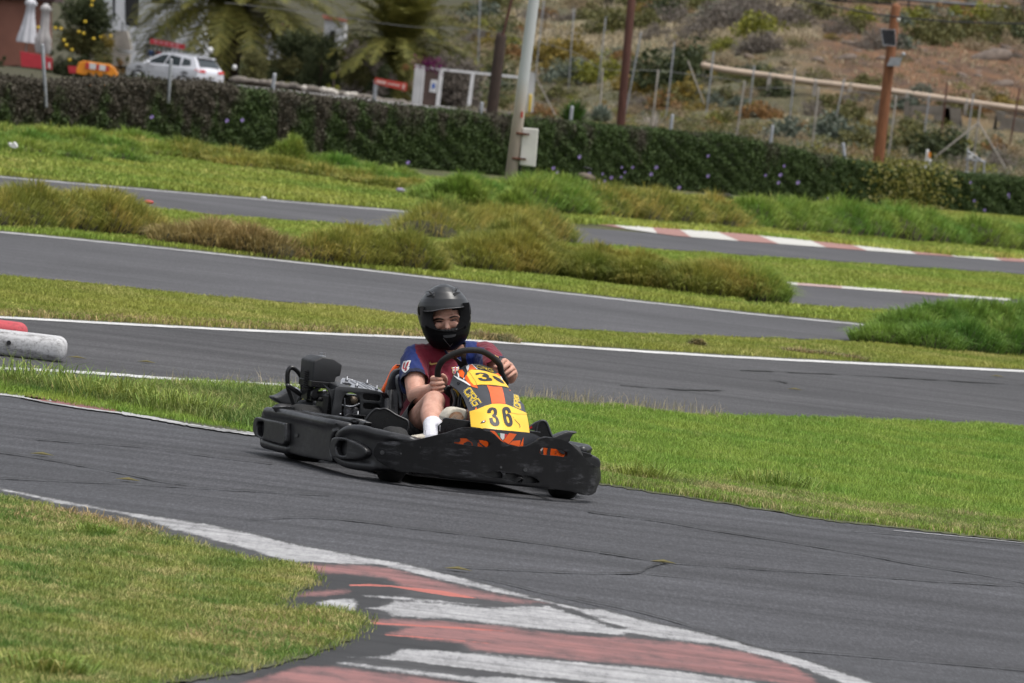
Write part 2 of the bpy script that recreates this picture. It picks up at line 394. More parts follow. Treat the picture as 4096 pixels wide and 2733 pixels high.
# ------------------------------------------------------------------ ground, tracks
def ground_fn(z): return lambda a, b: G((a, b), z)
def terr(a, D):
    """height of the land at column a (photo width 2350) and distance D"""
    T0 = [(0, 0), (210, 0), (290, -.5), (350, -.5), (400, .6), (450, 3.0), (600, 8), (900, 20), (1600, 40)]
    T1 = [(0, 0), (335, 0), (370, .74), (400, 3.), (430, 4.9), (460, 7), (600, 14), (900, 26), (1600, 50)]
    T2 = [(0, 0), (185, 0), (268, .5), (320, 1.45), (331, 1.9), (336, 3.0), (360, 4.3), (400, 6.6), (450, 8.75), (472, 8.9), (520, 12), (600, 17), (900, 30), (1600, 60)]
    def ev(T): return float(np.interp(D, [t[0] for t in T], [t[1] for t in T]))
    if a < 400: return ev(T0)
    if a < 1100: k = (a-400)/700; k = k*k*(3-2*k); return ev(T0)*(1-k)+ev(T1)*k
    if a < 1800: k = (a-1100)/700; k = k*k*(3-2*k); return ev(T1)*(1-k)+ev(T2)*k
    return ev(T2)
def colof(x, D): return 1175+x/D*16700
def thz(x, D): return terr(colof(x, D), D)
def onland(p, D): # the point of the land at pixel column of p and distance D
    q = at(p, D); return Vector((q.x, D, thz(q.x, D)))
def build_ground():
    xs = np.concatenate([np.linspace(-400, -40, 13), np.linspace(-36, 36, 73), np.linspace(40, 400, 13)])
    ys = np.concatenate([np.linspace(-60, 180, 25), np.linspace(184, 480, 75), np.linspace(490, 1600, 40)])
    V = []; nx = len(xs)
    for y in ys:
        for x in xs:
            z = thz(x, y) if y > 100 else 0.
            if y > 300: z += .25*fbm(np.array(x), np.array(y), 9.)*min(1, z)
            V.append((x, y, z))
    Fc = [(j*nx+i, j*nx+i+1, (j+1)*nx+i+1, (j+1)*nx+i) for j in range(len(ys)-1) for i in range(nx-1)]
    m, nt, b, L = base('ground earth'); v = coord(nt)
    sep = nt.nodes.new('ShaderNodeSeparateXYZ'); g = nt.nodes.new('ShaderNodeTexCoord'); L.new(g.outputs['Object'], sep.inputs[0])
    ve = coord(nt, (1, .22, 1)); er = ramp(nt, [(.28, (.04, .02, .011)), (.46, (.1, .05, .023)), (.62, (.2, .095, .036)), (.8, (.12, .075, .04))]); L.new(noise(nt, ve, .55, 10, .74), er.inputs[0])
    gr_ = ramp(nt, [(.28, (.05, .053, .025)), (.48, (.11, .103, .05)), (.62, (.2, .17, .09)), (.8, (.15, .095, .05))]); L.new(noise(nt, ve, .4, 9, .7), gr_.inputs[0])
    mx_ = nt.nodes.new('ShaderNodeMapRange'); mx_.inputs[1].default_value = 10; mx_.inputs[2].default_value = 15; L.new(sep.outputs['X'], mx_.inputs[0]); my_ = nt.nodes.new('ShaderNodeMapRange'); my_.inputs[1].default_value = 328; my_.inputs[2].default_value = 338; L.new(sep.outputs['Y'], my_.inputs[0]); mu_ = nt.nodes.new('ShaderNodeMath'); mu_.operation = 'MULTIPLY'; L.new(mx_.outputs[0], mu_.inputs[0]); L.new(my_.outputs[0], mu_.inputs[1])
    class _E: outputs = [mixc(nt, mu_.outputs[0], gr_.outputs[0], er.outputs[0])]
    mx2 = nt.nodes.new('ShaderNodeMapRange'); mx2.inputs[1].default_value = -3; mx2.inputs[2].default_value = 1; L.new(sep.outputs['X'], mx2.inputs[0])
    class _E2: outputs = [mixc(nt, mx2.outputs[0], (.06, .056, .026), _E.outputs[0])]
    earth = _E2
    turf = ramp(nt, [(.3, (.06, .085, .022)), (.7, (.12, .11, .045))]); L.new(noise(nt, v, .5, 6), turf.inputs[0])
    mr = nt.nodes.new('ShaderNodeMapRange'); mr.inputs[1].default_value = 150; mr.inputs[2].default_value = 190; L.new(sep.outputs['Y'], mr.inputs[0])
    L.new(mixc(nt, mr.outputs[0], turf.outputs[0], earth.outputs[0]), b.inputs['Base Color']); b.inputs['Roughness'].default_value = .95
    bp = nt.nodes.new('ShaderNodeBump'); bp.inputs['Strength'].default_value = .9; bp.inputs['Distance'].default_value = .5
    L.new(noise(nt, v, .9, 9, .7), bp.inputs['Height']); L.new(bp.outputs[0], b.inputs['Normal'])
    o = mo('ground', (V, Fc), m, None, True); tag(o, kind='structure')
build_ground()

def dpoly(L): return [dd(*p) for p in L]
T1P = [(-700, 800), (0, 902), (200, 928), (400, 960), (590, 993), (900, 1035), (1380, 1112), (1600, 1146), (1900, 1196), (2350, 1245), (3200, 1345), (3200, 2400), (-700, 2400)]
T2P = [(-700, 690), (0, 728), (500, 755), (960, 775), (1250, 792), (1700, 820), (2350, 852), (3100, 890), (3100, 1022), (2350, 985), (2000, 970), (1600, 960), (1210, 924), (900, 908), (620, 892), (430, 880), (330, 884), (200, 880), (0, 868), (-700, 830)]
T3P = [(-700, 475), (0, 532), (250, 556), (500, 582), (750, 609), (1000, 638), (1250, 667), (1500, 695), (1750, 722), (1990, 745), (2300, 775), (2300, 800), (1930, 781), (1500, 766), (1100, 742), (950, 724), (803, 704), (478, 679), (307, 660), (140, 643), (0, 632), (-700, 570)]
T4P = [(-600, 350), (0, 405), (480, 447), (960, 487), (1285, 519), (1600, 543), (2000, 575), (2350, 601), (3000, 655), (3000, 690), (2350, 629), (2000, 605), (1600, 577), (1290, 555), (960, 525), (640, 503), (480, 491), (300, 473), (0, 440), (-600, 400)]
T5P = [(1740, 645), (2000, 665), (2310, 688), (2900, 730), (2900, 765), (2100, 724), (2020, 716), (1800, 705), (1700, 700)]
def road(name, P, m):
    o = sheet(name, dpoly(P), ground_fn(.004), m, None, (), None, 0, CAMP, False); return tag(o, kind='structure')
near_track = road('track', T1P, M_t1); mid_track = road('track', T2P, M_t2); back_track = road('track', T3P, M_t3)
far_track = road('track', T4P, M_t3); side_track = road('track', T5P, M_t3)
def strip(name, pts, w, m, parent, z=.008, jit=0., fade=0.):
    """painted or cracked line along surveyed points; w = half-thickness as seen (px of the photograph)"""
    P = catmull([Vector((*p, 0)) for p in pts], 14); up = []; dn = []; ph = random.uniform(0, 9)
    for i, p in enumerate(P):
        f = 1.0
        if fade: f = max(.12, min(1.25, .75+fade*(math.sin(p.x*.021+ph)+.8*math.sin(p.x*.047+2*ph)+.6*math.sin(p.x*.0093+ph*3))))
        k = f*(1+jit*(random.random()-.5)*2); k2 = f*(1+jit*(random.random()-.5)*2); off = jit*(random.random()-.5)*w*1.6
        up.append((p.x, p.y-w*k+off)); dn.append((p.x, p.y+w*k2+off))
    V = [G(q, z) for q in up]+[G(q, z) for q in dn]; n = len(P)
    o = mo(name, (V, [(i, i+1, n+i+1, n+i) for i in range(n-1)]), m, parent); return o
def pd(L): return [dd(*p) for p in L]
strip('white_line', pd(T2P[0:8]), 4.0, M_line2, mid_track, jit=.12)
strip('white_line', pd([(-300, 832), (0, 845), (200, 855), (430, 872), (640, 883), (760, 890)]), 5, M_line2, mid_track, jit=.12)
strip('white_line', pd([(-500, 491), (0, 533), (250, 557), (500, 583), (750, 610), (1000, 639), (1250, 668), (1500, 696), (1750, 723), (1990, 746)]), 2.8, M_line, back_track, jit=.15)
strip('white_line', pd([(-300, 380), (0, 406), (480, 448), (960, 488)]), 2., M_line, far_track, jit=.2)
strip('white_line', pd([(2050, 1217), (2350, 1246), (2800, 1298)]), .7, M_line, near_track, jit=.4)
strip('white_line', pd([(-300, 868), (0, 904), (130, 920)]), 4., M_line, near_track, jit=.4)
strip('red_edge', PX(zl, [(170, 850), (350, 872), (600, 912), (820, 946)]), 9., M_kred, near_track, .008, .25)
strip('white_edge', PX(zl, [(150, 850), (350, 890), (600, 930), (850, 962)]), 2.4, M_line, near_track, .012, .3)
strip('white_edge', PX(zl, [(850, 962), (1050, 995), (1300, 1040), (1520, 1075), (1800, 1112), (1960, 1135)]), 5., M_line, near_track, .012, .3)
# far red and white kerb
TOP = PX(zc, [(-560, 490), (-440, 500), (-300, 505), (0, 520), (270, 540), (540, 560), (800, 580), (1100, 605), (1400, 635), (1700, 665), (2000, 690), (2350, 715), (2700, 742)])
BOT = PX(zc, [(-560, 497), (-440, 512), (-300, 535), (0, 578), (400, 610), (700, 632), (1000, 655), (1300, 678), (1600, 700), (1900, 720), (2200, 745), (2350, 755), (2700, 782)])
def yi(L, x): return float(np.interp(x, [p[0] for p in L], [p[1] for p in L]))
kt = [-555, -420, -160, 10, 255, 525, 855, 1100, 1505, 1735, 2050, 2260, 2560]; kb = [-555, -330, -120, 110, 430, 700, 1020, 1295, 1630, 1885, 2205, 2420, 2690]
M_fw = paint('far white kerb paint', (.55, .54, .5), .33, sc=3); M_fr = paint('far red kerb paint', (.32, .16, .135), .33, (.1, .06, .05), sc=3)
for i in range(len(kt)-1):
    q = [zc(kt[i], 0)[0], zc(kt[i+1], 0)[0], zc(kb[i+1], 0)[0], zc(kb[i], 0)[0]]
    P = [(q[0], yi(TOP, q[0])), ((q[0]+q[1])/2, yi(TOP, (q[0]+q[1])/2)), (q[1], yi(TOP, q[1])), (q[2], yi(BOT, q[2])), ((q[2]+q[3])/2, yi(BOT, (q[2]+q[3])/2)), (q[3]+.01, yi(BOT, q[3]))]
    sheet('red_kerb_block' if i % 2 == 0 else 'white_kerb_block', P, ground_fn(.012), M_fr if i % 2 == 0 else M_fw, far_track, view=CAMP)
M_pink = paint('pale pink kerb paint', (.42, .29, .27), .33, (.2, .16, .15), sc=3)
for i, (a, b) in enumerate([(665, 825), (825, 1125), (1125, 1525), (1525, 1840), (1840, 2260)]):
    f = lambda x: 890+(x-665)*115/1575
    strip('white_edge' if i % 2 == 0 else 'red_edge', [zc(a, f(a)), zc((a+b)/2, f((a+b)/2)), zc(b, f(b))], 5., M_fw if i % 2 == 0 else M_pink, side_track, .01)
# near kerb, flat painted tarmac with worn bands
LO = PX(zg, [(-300, 20), (0, 82), (200, 120), (400, 160), (700, 215), (1000, 262), (1300, 310), (1566, 363)])+PX(zk, [(160, 245), (350, 290), (600, 335), (800, 370), (1000, 405), (1200, 455), (1400, 505), (1600, 560), (1900, 640), (2100, 680)])+PX(zr, [(0, 1190), (300, 1265), (600, 1330), (800, 1385), (1000, 1435), (1200, 1500), (1400, 1568), (1700, 1660)])
LI = PX(zg, [(-300, 35), (0, 96), (180, 137), (350, 178), (600, 216), (780, 252), (930, 290), (1060, 340), (1250, 385), (1500, 455), (1650, 500), (1800, 550)])+PX(zk, [(400, 392), (600, 402), (800, 408), (960, 442), (1100, 482), (1300, 527), (1500, 573), (1700, 614), (1880, 648), (2050, 700), (2200, 760), (2350, 800)])+PX(zr, [(100, 1305), (300, 1340), (600, 1378), (800, 1422), (1000, 1480), (1150, 1540), (1400, 1630), (1650, 1720)])
KB = [
    ('r', [(240, 395), (600, 405), (800, 411), (960, 445), (1200, 508), (1500, 578), (1880, 648), (1700, 650), (1500, 630), (1300, 602), (1100, 572), (950, 542), (850, 492), (600, 466), (420, 460), (330, 430)]),
    ('b', [(600, 528), (750, 524), (890, 535), (1200, 566), (1480, 625), (1300, 612), (1100, 585), (880, 546), (620, 541)]),
    ('r', [(280, 600), (340, 575), (470, 560), (600, 555), (650, 570), (600, 590), (480, 605), (300, 615)]),
    ('w', [(420, 640), (520, 620), (660, 615), (680, 650), (660, 690), (560, 700), (480, 680), (400, 660)]),
    ('w', [(690, 592), (900, 602), (1200, 628), (1450, 655), (1450, 668), (1100, 641), (700, 606)]),
    ('w', [(840, 660), (900, 628), (1200, 644), (1500, 670), (1880, 664), (2200, 770), (2350, 812), (2350, 850), (2000, 830), (1500, 778), (1200, 748), (900, 737), (800, 690), (700, 682)]),
    ('r', [(750, 750), (900, 738), (1200, 757), (1600, 792), (2000, 842), (2350, 858), (2563, 876), (2932, 918), (3200, 974), (3425, 1048), (3560, 1130), (3560, 1190), (3300, 1150), (3055, 1112), (2686, 1062), (2420, 1036), (2220, 1025), (1800, 985), (1380, 945), (1340, 905), (1150, 884), (850, 850), (830, 836), (1000, 800), (760, 778)]),
    ('b', [(760, 764), (1000, 778), (1400, 800), (1900, 845), (1400, 816), (1000, 792), (770, 780)]),
    ('b', [(800, 836), (1000, 848), (1300, 876), (1600, 900), (1500, 905), (1200, 876), (850, 852)]),
    ('w', [(940, 930), (1200, 940), (1500, 962), (1900, 1002), (2420, 1044), (2686, 1072), (3055, 1122), (3400, 1185), (3000, 1260), (2420, 1180), (2000, 1130), (1700, 1102), (1400, 1062), (1200, 1045), (1000, 1012), (600, 985), (850, 975)]),
    ('w', [(520, 1012), (700, 1026), (1000, 1060), (1300, 1098), (1700, 1110), (2000, 1150), (2420, 1180), (2420, 1400), (1400, 1148), (1100, 1105), (800, 1068), (560, 1032)]),
    ('r', [(300, 1040), (500, 1038), (800, 1071), (1100, 1107), (1400, 1150), (1900, 1260), (-200, 1200), (40, 1110), (180, 1080)])]
def sdist(X, Y, poly, ky=2.6):
    """signed distance (px, positive inside); heights count ky times because the road is seen so flat"""
    P = np.array(poly, float)*np.array([1, ky]); Yk = Y*ky; d = np.full(X.shape, 1e9); n = len(P)
    for i in range(n):
        a, b = P[i], P[(i+1) % n]; e = b-a; t = np.clip(((X-a[0])*e[0]+(Yk-a[1])*e[1])/max(1e-9, (e**2).sum()), 0, 1)
        d = np.minimum(d, np.hypot(X-a[0]-t*e[0], Yk-a[1]-t*e[1]))
    return np.where(inpoly(X.ravel(), Y.ravel(), [tuple(p) for p in poly]).reshape(X.shape), d, -d)
def kerb():
    gx = np.arange(-500, 4300, 11.); gy = np.arange(1900, 2990, 4.); X, Y = np.meshgrid(gx, gy); full = X.shape
    M = {'r': np.full(full, -1e9), 'w': np.full(full, -1e9), 'b': np.full(full, -1e9)}
    for c, P in KB: M[c] = np.maximum(M[c], sdist(X, Y, PX(zk, P), 2.6 if c != 'b' else 4.5))
    M['w'] = np.maximum(M['w'], sdist(X, Y, LO+LI[::-1], 4.))
    dark = sdist(X, Y, PX(zk, [(100, 360), (330, 430), (420, 480), (300, 590), (180, 650), (180, 720), (420, 690), (640, 720), (720, 800), (640, 870), (420, 960), (200, 1020), (0, 1090), (-60, 1180), (300, 1090), (700, 1000), (1000, 985), (1340, 945), (1330, 880), (1100, 860), (900, 800), (780, 700), (860, 640), (1000, 580), (840, 500), (620, 470), (380, 440)]))
    edge = sdist(X, Y, LO+[(4300, 3100), (-500, 3100)], 2.6)
    any_ = np.maximum.reduce([M['r'], M['w'], M['b'], dark]); keep = any_ > -160
    V = []; ids = -np.ones(full, int); rows = []
    K = keep[:-1, :-1] & keep[1:, :-1] & keep[:-1, 1:] & keep[1:, 1:] & ((edge > 3)[:-1, :-1] | (M['w'] > -14)[:-1, :-1])
    use = np.zeros(full, bool); use[:-1, :-1] |= K; use[1:, :-1] |= K; use[:-1, 1:] |= K; use[1:, 1:] |= K
    ii = np.argwhere(use)
    for k, (j, i) in enumerate(ii): ids[j, i] = k; V.append(tuple(G((float(X[j, i]), float(Y[j, i])), .008)))
    kk = np.argwhere(K); Q = np.stack([ids[kk[:, 0], kk[:, 1]], ids[kk[:, 0], kk[:, 1]+1], ids[kk[:, 0]+1, kk[:, 1]+1], ids[kk[:, 0]+1, kk[:, 1]]], 1)
    me = rawmesh('kerb_paint', np.array(V), Q)
    for c, A, w in (('red', M['r'], 34.), ('white', M['w'], 26.), ('bright', M['b'], 16.), ('rubber', dark, 60.)):
        at_ = me.attributes.new(c, 'FLOAT', 'POINT'); at_.data.foreach_set('value', np.clip(.5+A[ii[:, 0], ii[:, 1]]/w*.5, 0, 1).astype(np.float32))
    m, nt, b, L = base('worn kerb paint'); v = coord(nt); vs = coord(nt, (.45, 2.2, 1), R(12)); vm = coord(nt, (.7, 4, 1), R(12))
    n1 = noise(nt, coord(nt, (.9, .5, 1), R(12)), 6, 9, .75); n2 = noise(nt, coord(nt, (1, .1, 1)), 42, 6, .8); n3 = noise(nt, vm, 1.6, 6, .7)
    def at2(nm): x = nt.nodes.new('ShaderNodeAttribute'); x.attribute_name = nm; return x.outputs['Fac']
    def ma(op, *a):
        x = nt.nodes.new('ShaderNodeMath'); x.operation = op
        for k, q in enumerate(a):
            if hasattr(q, 'is_output'): L.new(q, x.inputs[k])
            else: x.inputs[k].default_value = q
        return x.outputs[0]
    def mask(nm, th, soft=.16, a1=.9, a2=.55, a3=.35):
        s_ = ma('MULTIPLY_ADD', ma('SUBTRACT', n1, .5), a1, at2(nm)); s_ = ma('MULTIPLY_ADD', ma('SUBTRACT', n2, .5), a2, s_); s_ = ma('MULTIPLY_ADD', ma('SUBTRACT', n3, .5), a3, s_)
        x = nt.nodes.new('ShaderNodeMapRange'); L.new(s_, x.inputs[0]); x.inputs[1].default_value = th-soft; x.inputs[2].default_value = th+soft; return x.outputs[0]
    bas = ramp(nt, [(.3, (.03, .03, .031)), (.7, (.068, .067, .069))]); L.new(n1, bas.inputs[0])
    c = mixc(nt, ma('MULTIPLY', mask('rubber', .55), .75), bas.outputs[0], (.02, .02, .021))
    rd = ramp(nt, [(.3, (.13, .078, .078)), (.5, (.24, .115, .11)), (.72, (.33, .14, .128))]); L.new(n1, rd.inputs[0])
    wh = ramp(nt, [(.3, (.16, .16, .165)), (.5, (.33, .33, .335)), (.7, (.52, .52, .525))]); L.new(ma('ADD', ma('MULTIPLY', n1, .6), ma('MULTIPLY', n2, .4)), wh.inputs[0])
    c = mixc(nt, ma('MULTIPLY', mask('red', .69, .26, 1., .8), .92), c, rd.outputs[0]); c = mixc(nt, ma('MULTIPLY', mask('white', .7, .2, 1.0, .95), .95), c, wh.outputs[0]); c = mixc(nt, mask('bright', .7, .1), c, (.4, .12, .095))
    vt = coord(nt, (.25, 3.2, 1), R(28)); sk_ = ramp(nt, [(.36, (.66, .66, .66)), (.54, (1, 1, 1))]); L.new(noise(nt, vt, 1.7, 6, .62), sk_.inputs[0]); c = mixc(nt, 1., c, sk_.outputs[0], 'MULTIPLY')
    L.new(c, b.inputs['Base Color']); b.inputs['Roughness'].default_value = .72; b.inputs['Specular IOR Level'].default_value = .3
    bp = nt.nodes.new('ShaderNodeBump'); bp.inputs['Strength'].default_value = .5; bp.inputs['Distance'].default_value = .005; L.new(n2, bp.inputs['Height']); L.new(bp.outputs[0], b.inputs['Normal'])
    link('kerb_paint', me, m, near_track, False)
# cracks
for P, w in [(PX(zr, [(-60, 690), (0, 700), (300, 740), (600, 790), (950, 845), (1350, 912), (1600, 960), (1900, 1005), (2150, 1050), (2300, 1085)]), 2.6),
             (PX(zr, [(0, 900), (280, 940), (350, 950), (600, 968), (900, 990), (1300, 1015), (1700, 1045), (2130, 1070), (2300, 1080)]), 2.4),
             (PX(zr, [(0, 1005), (190, 1003), (250, 975), (340, 950)]), 4.), (PX(zr, [(190, 1003), (480, 1030)]), 1.6),
             (PX(zr, [(-120, 1130), (0, 1155), (200, 1200), (400, 1255), (640, 1330), (820, 1385), (1100, 1405), (1500, 1440), (1900, 1475), (2130, 1495), (2300, 1510)]), 2.6),
             (PX(zk, [(0, 120), (150, 110), (400, 105), (700, 130), (1000, 170), (1400, 215), (1800, 265), (2350, 345)]), 2.4),
             (PX(zk, [(1200, 410), (1600, 430), (2000, 450), (2240, 455)]), 2.2), (PX(zk, [(1200, 440), (1500, 495), (1900, 590), (2350, 690)]), 2.),
             (PX(zl, [(-60, 1220), (0, 1230), (300, 1275), (600, 1330), (900, 1385), (1100, 1430), (1300, 1455)]), 2.6),
             (PX(zl, [(-60, 1405), (0, 1410), (400, 1430), (900, 1450), (1400, 1480), (1916, 1510), (2300, 1530)]), 2.),
             (PX(zl, [(250, 1140), (600, 1165), (1000, 1195), (1400, 1250), (1900, 1310)]), 1.8),
             (PX(zr, [(1280, 790), (1600, 815), (2150, 860)]), 1.4)]:
    strip('crack', P, w*.55, M_crack, near_track, .0125, .5, .22)
for P, w in [(PX(zn, [(-100, 0), (300, 10)]), 2), ([(2480, 1540), (2700, 1556), (2900, 1562)], 2.2), ([(3080, 1519), (3120, 1525), (3150, 1530)], 5), ([(2960, 1480), (3400, 1500), (4096, 1540)], 1.5), ([(1720, 1330), (1800, 1335)], 2), ([(2200, 1610), (2420, 1632), (2600, 1640)], 1.5)]:
    strip('crack', P, w*.8, M_crack, mid_track, .009, .6, .4)  # the shortest, widest strip is a piece of black rubber

# ------------------------------------------------------------------ turf
def lower(P, top, dy): # move the first `top` surveyed points (the far edge) nearer by dy px
    return [(x, y+dy) if i < top else (x, y) for i, (x, y) in enumerate(P)]
def ragged(P, a):
    out = []
    for (x0, y0), (x1, y1) in zip(P, P[1:]+P[:1]):
        n = max(1, int(math.hypot(x1-x0, (y1-y0)*2)/28))
        for i in range(n): k = i/n; out.append((x0+(x1-x0)*k+random.uniform(-a, a), y0+(y1-y0)*k+random.uniform(-a, a)*.7))
    return out
def wpoly(P): return [tuple(G(p).xy) for p in P]
def turf(name, poly, dens, h, w, lean, m, patch=.6, clump=(.5, 1.5), z=.0, edge=.03, droop=.25):
    X, Y = scatter(poly, dens); N = len(X); X = X+RNG.normal(0, edge, N); Y = Y+RNG.normal(0, edge*1.6, N)
    f = fbm(X, Y, patch); f2 = fbm(X+37, Y-11, patch*.3); k = 1+.45*f+.25*f2
    P = np.stack([X, Y, np.full(N, z)], 1); hh = h*np.clip(k, *clump)*RNG.uniform(.55, 1.25, N)
    V, q, t, r = blades(P, hh, np.full(N, w)*RNG.uniform(.7, 1.3, N), RNG.uniform(.2, 1., N)*lean, None, droop)
    o = link(name, rawmesh(name, V, q, t, r), m, None, False); tag(o, kind='stuff'); return o
def soil(poly_px, z=.008):
    o = sheet('grass_ground', poly_px, ground_fn(z), M_soil, None, view=CAMP, smooth=False); tag(o, kind='structure')
GA, GB, DRY = (.062, .105, .018), (.118, .148, .03), (.30, .235, .095)
M_g1 = grassmat('near grass', (.105, .19, .022), (.25, .27, .05), (.48, .40, .17), .66, 2.2)
M_g2 = grassmat('lush grass', (.15, .265, .026), (.25, .33, .045), (.42, .39, .13), .46, 1.3)
M_g2b = grassmat('dry verge grass', (.12, .175, .03), (.20, .215, .055), (.42, .35, .16), .8, 1.1)
M_g3 = grassmat('strip grass', (.19, .24, .027), (.30, .305, .05), (.46, .39, .14), .6, .5)
M_g4 = grassmat('far strip grass', (.18, .27, .025), (.28, .305, .045), (.44, .38, .13), .5, .3)
M_g5 = grassmat('verge grass', (.17, .25, .024), (.29, .31, .046), (.44, .38, .12), .52, .22)
M_long = grassmat('long grass', (.045, .075, .013), (.14, .125, .026), (.2, .135, .045), .6, .9, .2)
M_longg = grassmat('long green grass', (.085, .18, .02), (.18, .27, .036), (.3, .28, .07), .4, 1.0, .3)
G1E = PX(zg, [(-300, 55), (0, 106), (150, 142), (320, 176), (310, 215), (480, 242), (560, 252), (700, 290), (900, 330), (1000, 352), (1150, 392), (1300, 440), (1450, 470), (1600, 520), (1750, 560), (1900, 605), (1980, 650), (1950, 705), (1850, 742), (1790, 790), (1745, 830), (1780, 870), (2000, 852), (2250, 890), (2280, 940), (2200, 1030), (2000, 1110), (1800, 1180), (1500, 1240), (1200, 1290), (1050, 1306), (700, 1420), (0, 1600), (-900, 1600)])
G2E = pd([(-500, 816), (0, 868), (200, 880), (330, 884), (430, 880), (620, 892), (900, 908), (1210, 922), (1400, 938), (1600, 958), (2000, 969), (2350, 984), (3000, 1015), (3000, 1322), (2350, 1244), (1900, 1195), (1600, 1146), (1380, 1112), (900, 1036), (590, 996), (400, 968), (200, 936), (0, 905), (-500, 840)])
G3E = pd([(-500, 588), (0, 632), (140, 643), (307, 660), (478, 679), (803, 704), (950, 724), (1100, 742), (1500, 766), (1930, 781), (2300, 800), (2300, 776), (3000, 800), (3000, 884), (2350, 850), (1700, 818), (1250, 790), (960, 773), (500, 753), (0, 726), (-500, 700)])
G4E = pd([(-500, 408), (0, 440), (300, 473), (480, 491), (640, 503), (960, 525), (1290, 555), (1600, 577), (2000, 605), (2350, 629), (2900, 680), (2900, 728), (2310, 687), (2000, 664), (1740, 644), (1700, 700), (1800, 706), (2020, 717), (2100, 725), (2900, 768), (2900, 790), (2300, 774), (1990, 744), (1750, 721), (1500, 694), (1250, 666), (1000, 637), (750, 608), (500, 581), (250, 555), (0, 531), (-500, 490)])
G5E = pd([(-500, 250), (0, 300), (300, 330), (900, 408), (1175, 420), (1600, 455), (2350, 500), (2900, 545), (2900, 640), (2350, 596), (2200, 590), (1700, 538), (1400, 518), (1285, 515), (960, 486), (480, 446), (0, 404), (-500, 358)])
G1E = ragged(lower(G1E, 14, 30), 9); G2E = ragged(G2E, 5); G2E = lower(G2E, 13, 20); G3E = lower(G3E, 11, 14); G4E = lower(G4E, 11, 14)
for e in (G1E, G2E, G3E, G4E, G5E): soil(e, .0075 if e is not G1E else .0125)

kerb()
def bandpoly(L): return wpoly(L)
turf('short_grass', wpoly(G1E), 14000, .027, .003, 1.1, M_g1, .3, (.3, 1.8), .010)
turf('lush_grass', wpoly(G2E), 7000, .034, .0034, .9, M_g2, .8, (.4, 1.6), .008)
turf('verge_grass', wpoly(pd([(590, 994), (640, 960), (900, 990), (1380, 1075), (1700, 1120), (2000, 1165), (2350, 1205), (2900, 1270), (2900, 1310), (2350, 1243), (1900, 1194), (1600, 1145), (1380, 1111), (900, 1035)])), 9000, .038, .0034, 1.3, M_g2b, .7, (.3, 1.8), .008)
turf('strip_grass', wpoly(G3E), 4200, .034, .005, .9, M_g3, 1.2, (.65, 1.35), .008)
turf('strip_grass', wpoly(G4E), 1200, .05, .012, .9, M_g4, 2., (.6, 1.4), .008)
turf('verge_grass', wpoly(G5E), 450, .075, .024, .9, M_g5, 3., (.3, 2.2), .008)
# scrubby longer grass left of the kart between the two tracks
M_tuft = grassmat('tuft grass', (.085, .16, .02), (.17, .2, .04), (.42, .34, .15), .6, 1.5)
turf('rough_grass', wpoly(PX(zl, [(-200, 770), (0, 770), (300, 790), (800, 815), (1250, 835), (1916, 860), (2200, 890), (2200, 1130), (1800, 1095), (1400, 1030), (1000, 960), (600, 895), (300, 850), (0, 800), (-200, 790)])), 4600, .085, .0045, 1.2, M_tuft, .55, (.25, 2.2), .008)
M_straw2 = grassmat('seed stalks', (.25, .23, .12), (.33, .29, .16), (.46, .38, .24), .8, 1.5)
turf('seed_heads', wpoly(PX(zl, [(1000, 765), (1250, 775), (1916, 800), (2600, 865), (2600, 890), (1916, 830), (1250, 800), (1000, 790)])), 300, .10, .003, .6, M_straw2, .5, (.3, 1.6), .008)
turf('seed_heads', wpoly(pd([(1200, 915), (1420, 936), (1650, 960), (1650, 966), (1400, 945), (1200, 925)])), 700, .09, .003, .6, M_straw2, .5, (.3, 1.6), .008)
M_straw = grassmat('straw edge', (.2, .18, .06), (.26, .21, .075), (.42, .3, .14), .85, 1.5)
turf('straw_edge', wpoly(pd([(-200, 710), (0, 719), (300, 733), (700, 756), (960, 768), (1140, 778), (1140, 786), (960, 775), (500, 754), (0, 728), (-200, 718)])), 1300, .045, .007, 1.4, M_straw, .6, (.2, 2.0), .008)
turf('straw_edge', wpoly(PX(zg, [(250, 230), (480, 248), (800, 320), (1000, 360), (900, 420), (500, 390), (200, 330), (0, 300), (0, 260)])), 3600, .03, .004, 1.5, M_straw, .25, (.2, 2.), .010)
turf('straw_edge', wpoly(PX(zg, [(1400, 900), (1900, 870), (2200, 910), (2150, 1020), (1800, 1130), (1400, 1180), (1200, 1050)])), 2600, .028, .004, 1.5, M_straw, .2, (.2, 2.), .010)

